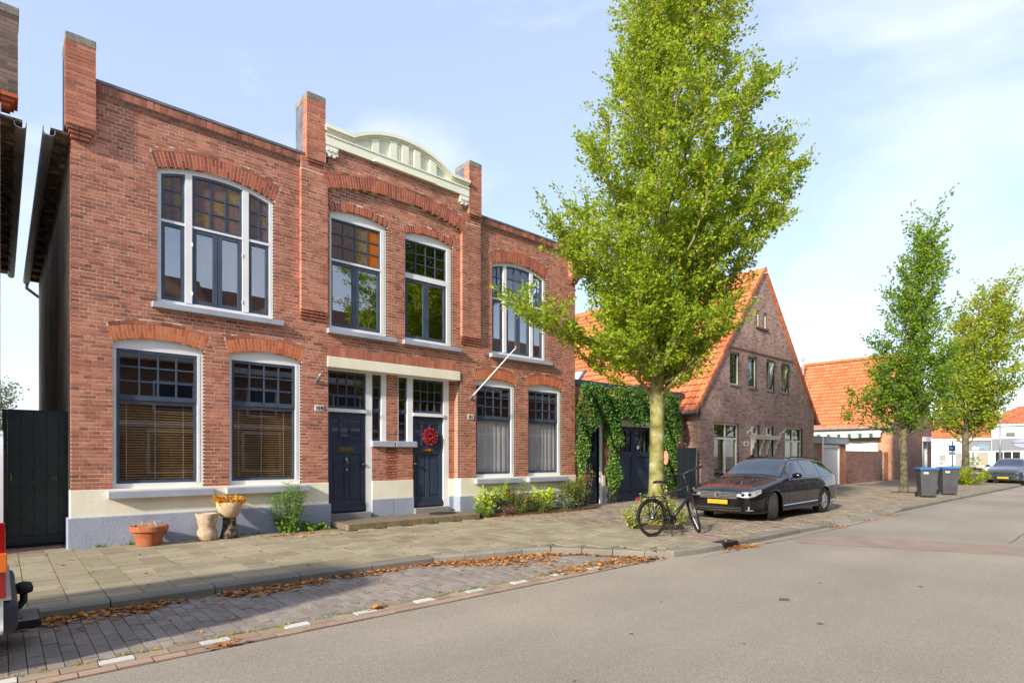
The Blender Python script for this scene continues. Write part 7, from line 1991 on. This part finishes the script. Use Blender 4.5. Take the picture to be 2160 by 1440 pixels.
b = MB(); b.prism([(.1, 2.0), (-.1, 2.1), (.1, 2.2)], -.096, -.091, 'x'); b.build('symbol', 'sign_white', sg)
b = MB(); b.box(-.09, -.05, -.2, .2, 1.6, 1.84); b.build('sub_plate', 'sign_white', t)
t = thing('oval_sign', 'oval glass advertising sign on a white post in front of the shop', 'sign', (70, -3.2, SW))
b = MB(); b.tube([(0, 0, 0), (0, 0, 2.3)], .05, 8); b.build('post', 'white_paint', t)
b = MB(); b.lathe([(0, -.08), (.6, -.08), (.65, 0), (.6, .08), (0, .08)], (0, 0, 0), 24, 'x'); o = b.build('sign_disc', 'panel_grey', t); o.scale = (1, 1.35, .72); o.location = (0, 0, 2.7)
b = MB(); b.tube([(-.1, -.75, -.15), (-.1, 0, .05), (-.1, .75, .1)], .035, 6); b.build('swoosh', 'sign_blue', o)
t = thing('aerial_lift', 'white lift basket on a raised arm left of the far tree', 'lift', (58, 3.6, SW))
b = MB(); b.box(-.6, .6, -.9, .9, 3.1, 4.2); bk = b.build('basket', 'car_white', t, bevel=.05)
text_obj('PKA', .26, 'ink', bk, (-.605, .1, 3.15), (R(90), 0, -R(90))); 
b = MB(); b.box(-.604, -.6005, -.6, .0, 3.5, 4.0); b.build('emblem_panel', 'panel_grey', bk)
b = MB(); b.tube([(.3, .6, 3.1), (.8, 2.6, 4.1)], .14, 6); b.tube([(.3, .6, 3.0), (.9, 3.4, 1.2)], .16, 6); b.build('arm', 'zinc', t)
b = MB(); b.box(.2, 1.8, 2.6, 5.0, .5, 1.3); b.build('base', 'car_white', t, bevel=.05)
for yy in (3.0, 4.6): 
    b = MB(); b.lathe([(0, -.1), (.35, -.1), (.35, .1), (0, .1)], (.3, yy, .36), 16, 'x'); b.build('wheel', 'rubber', t)
t = thing('flatbed_trailer', 'pale flatbed trailer parked across the far junction', 'trailer', (60, .6, SW))
b = MB(); b.box(-.9, .9, -2.6, 3.2, .55, .75); b.build('bed', 'cream_frame', t)
b = MB()
for yy in (-2.4, -1.2, 0, 1.2, 2.4): b.box(-.9, -.84, yy, yy + .08, .75, 1.15)
b.box(-.9, -.85, -2.5, 3.1, 1.05, 1.12); b.build('side_rail', 'awning_cream', t)
b = MB(); b.box(-.8, .8, -2.5, .5, .35, .54); b.build('chassis', 'car_red', t)
for yy in (-.6, 1.9):
    b = MB(); b.lathe([(0, -.1), (.32, -.1), (.32, .1), (0, .1)], (-.75, yy, .33), 16, 'x'); b.build('wheel', 'rubber', t)
b = MB(); random.seed(8)
t = thing('planter_shrub', 'green shrub in front of the shop window', 'shrub', (74, 1.4, SW))
lf = MB()
for i in range(260): leaf(lf, (ru(-.5, .5), ru(-.7, .7), ru(.1, 1.5)), rvec(.3), .22, .5, max(.01, rnd()))
lf.build('foliage', 'leaf_green', t, fix=False, kind='stuff'); b = MB(); b.tube([(0, 0, 0), (0, 0, 1.2)], .04, 6); b.build('stem', 'bark_grey', t)
t = thing('boulder', 'pale heap of stone beside the grey car', 'boulder', (44, -2.4, SW))
b = MB(); b.lathe([(1.3, 0), (1.15, .3), (.8, .6), (.35, .8), (0, .82)], n=14); o = b.build('rock', 'stone_pot', t, smooth=True)

# cracks and seams in the asphalt
random.seed(31)
def crack(pts, w=.008):
    b = MB(); P_ = []
    for (a, c) in zip(pts, pts[1:]):
        n_ = 9
        for i in range(n_): P_.append((a[0] + (c[0] - a[0]) * i / n_ + ru(-.02, .02), a[1] + (c[1] - a[1]) * i / n_ + ru(-.02, .02)))
    P_.append(pts[-1]); vs = []
    for i, p in enumerate(P_):
        q = P_[min(i + 1, len(P_) - 1)]; o = P_[max(i - 1, 0)]; d = Vector((q[0] - o[0], q[1] - o[1])); d = d.normalized() if d.length else Vector((1, 0)); ww = w * ru(.4, 1.1)
        vs += [(p[0] - d.y * ww, p[1] + d.x * ww, RD + .006), (p[0] + d.y * ww, p[1] - d.x * ww, RD + .006)]
    b.add(vs, [(2 * i, 2 * i + 2, 2 * i + 3, 2 * i + 1) for i in range(len(P_) - 1)]); b.build('crack', 'joint_dark', road, fix=False)
crack([(9.6, -6.9), (10.6, -7.0), (11.6, -7.2), (12.6, -10.0), (12.1, -13.0)]); crack([(10.2, -7.3), (11.3, -10.1), (11.0, -13)], .006)
crack([(7.4, -6.95), (11, -6.98), (18, -6.96), (26, -6.97)], .007); crack([(13, -9.9), (19, -9.8), (30, -9.95), (50, -9.9)], .008)
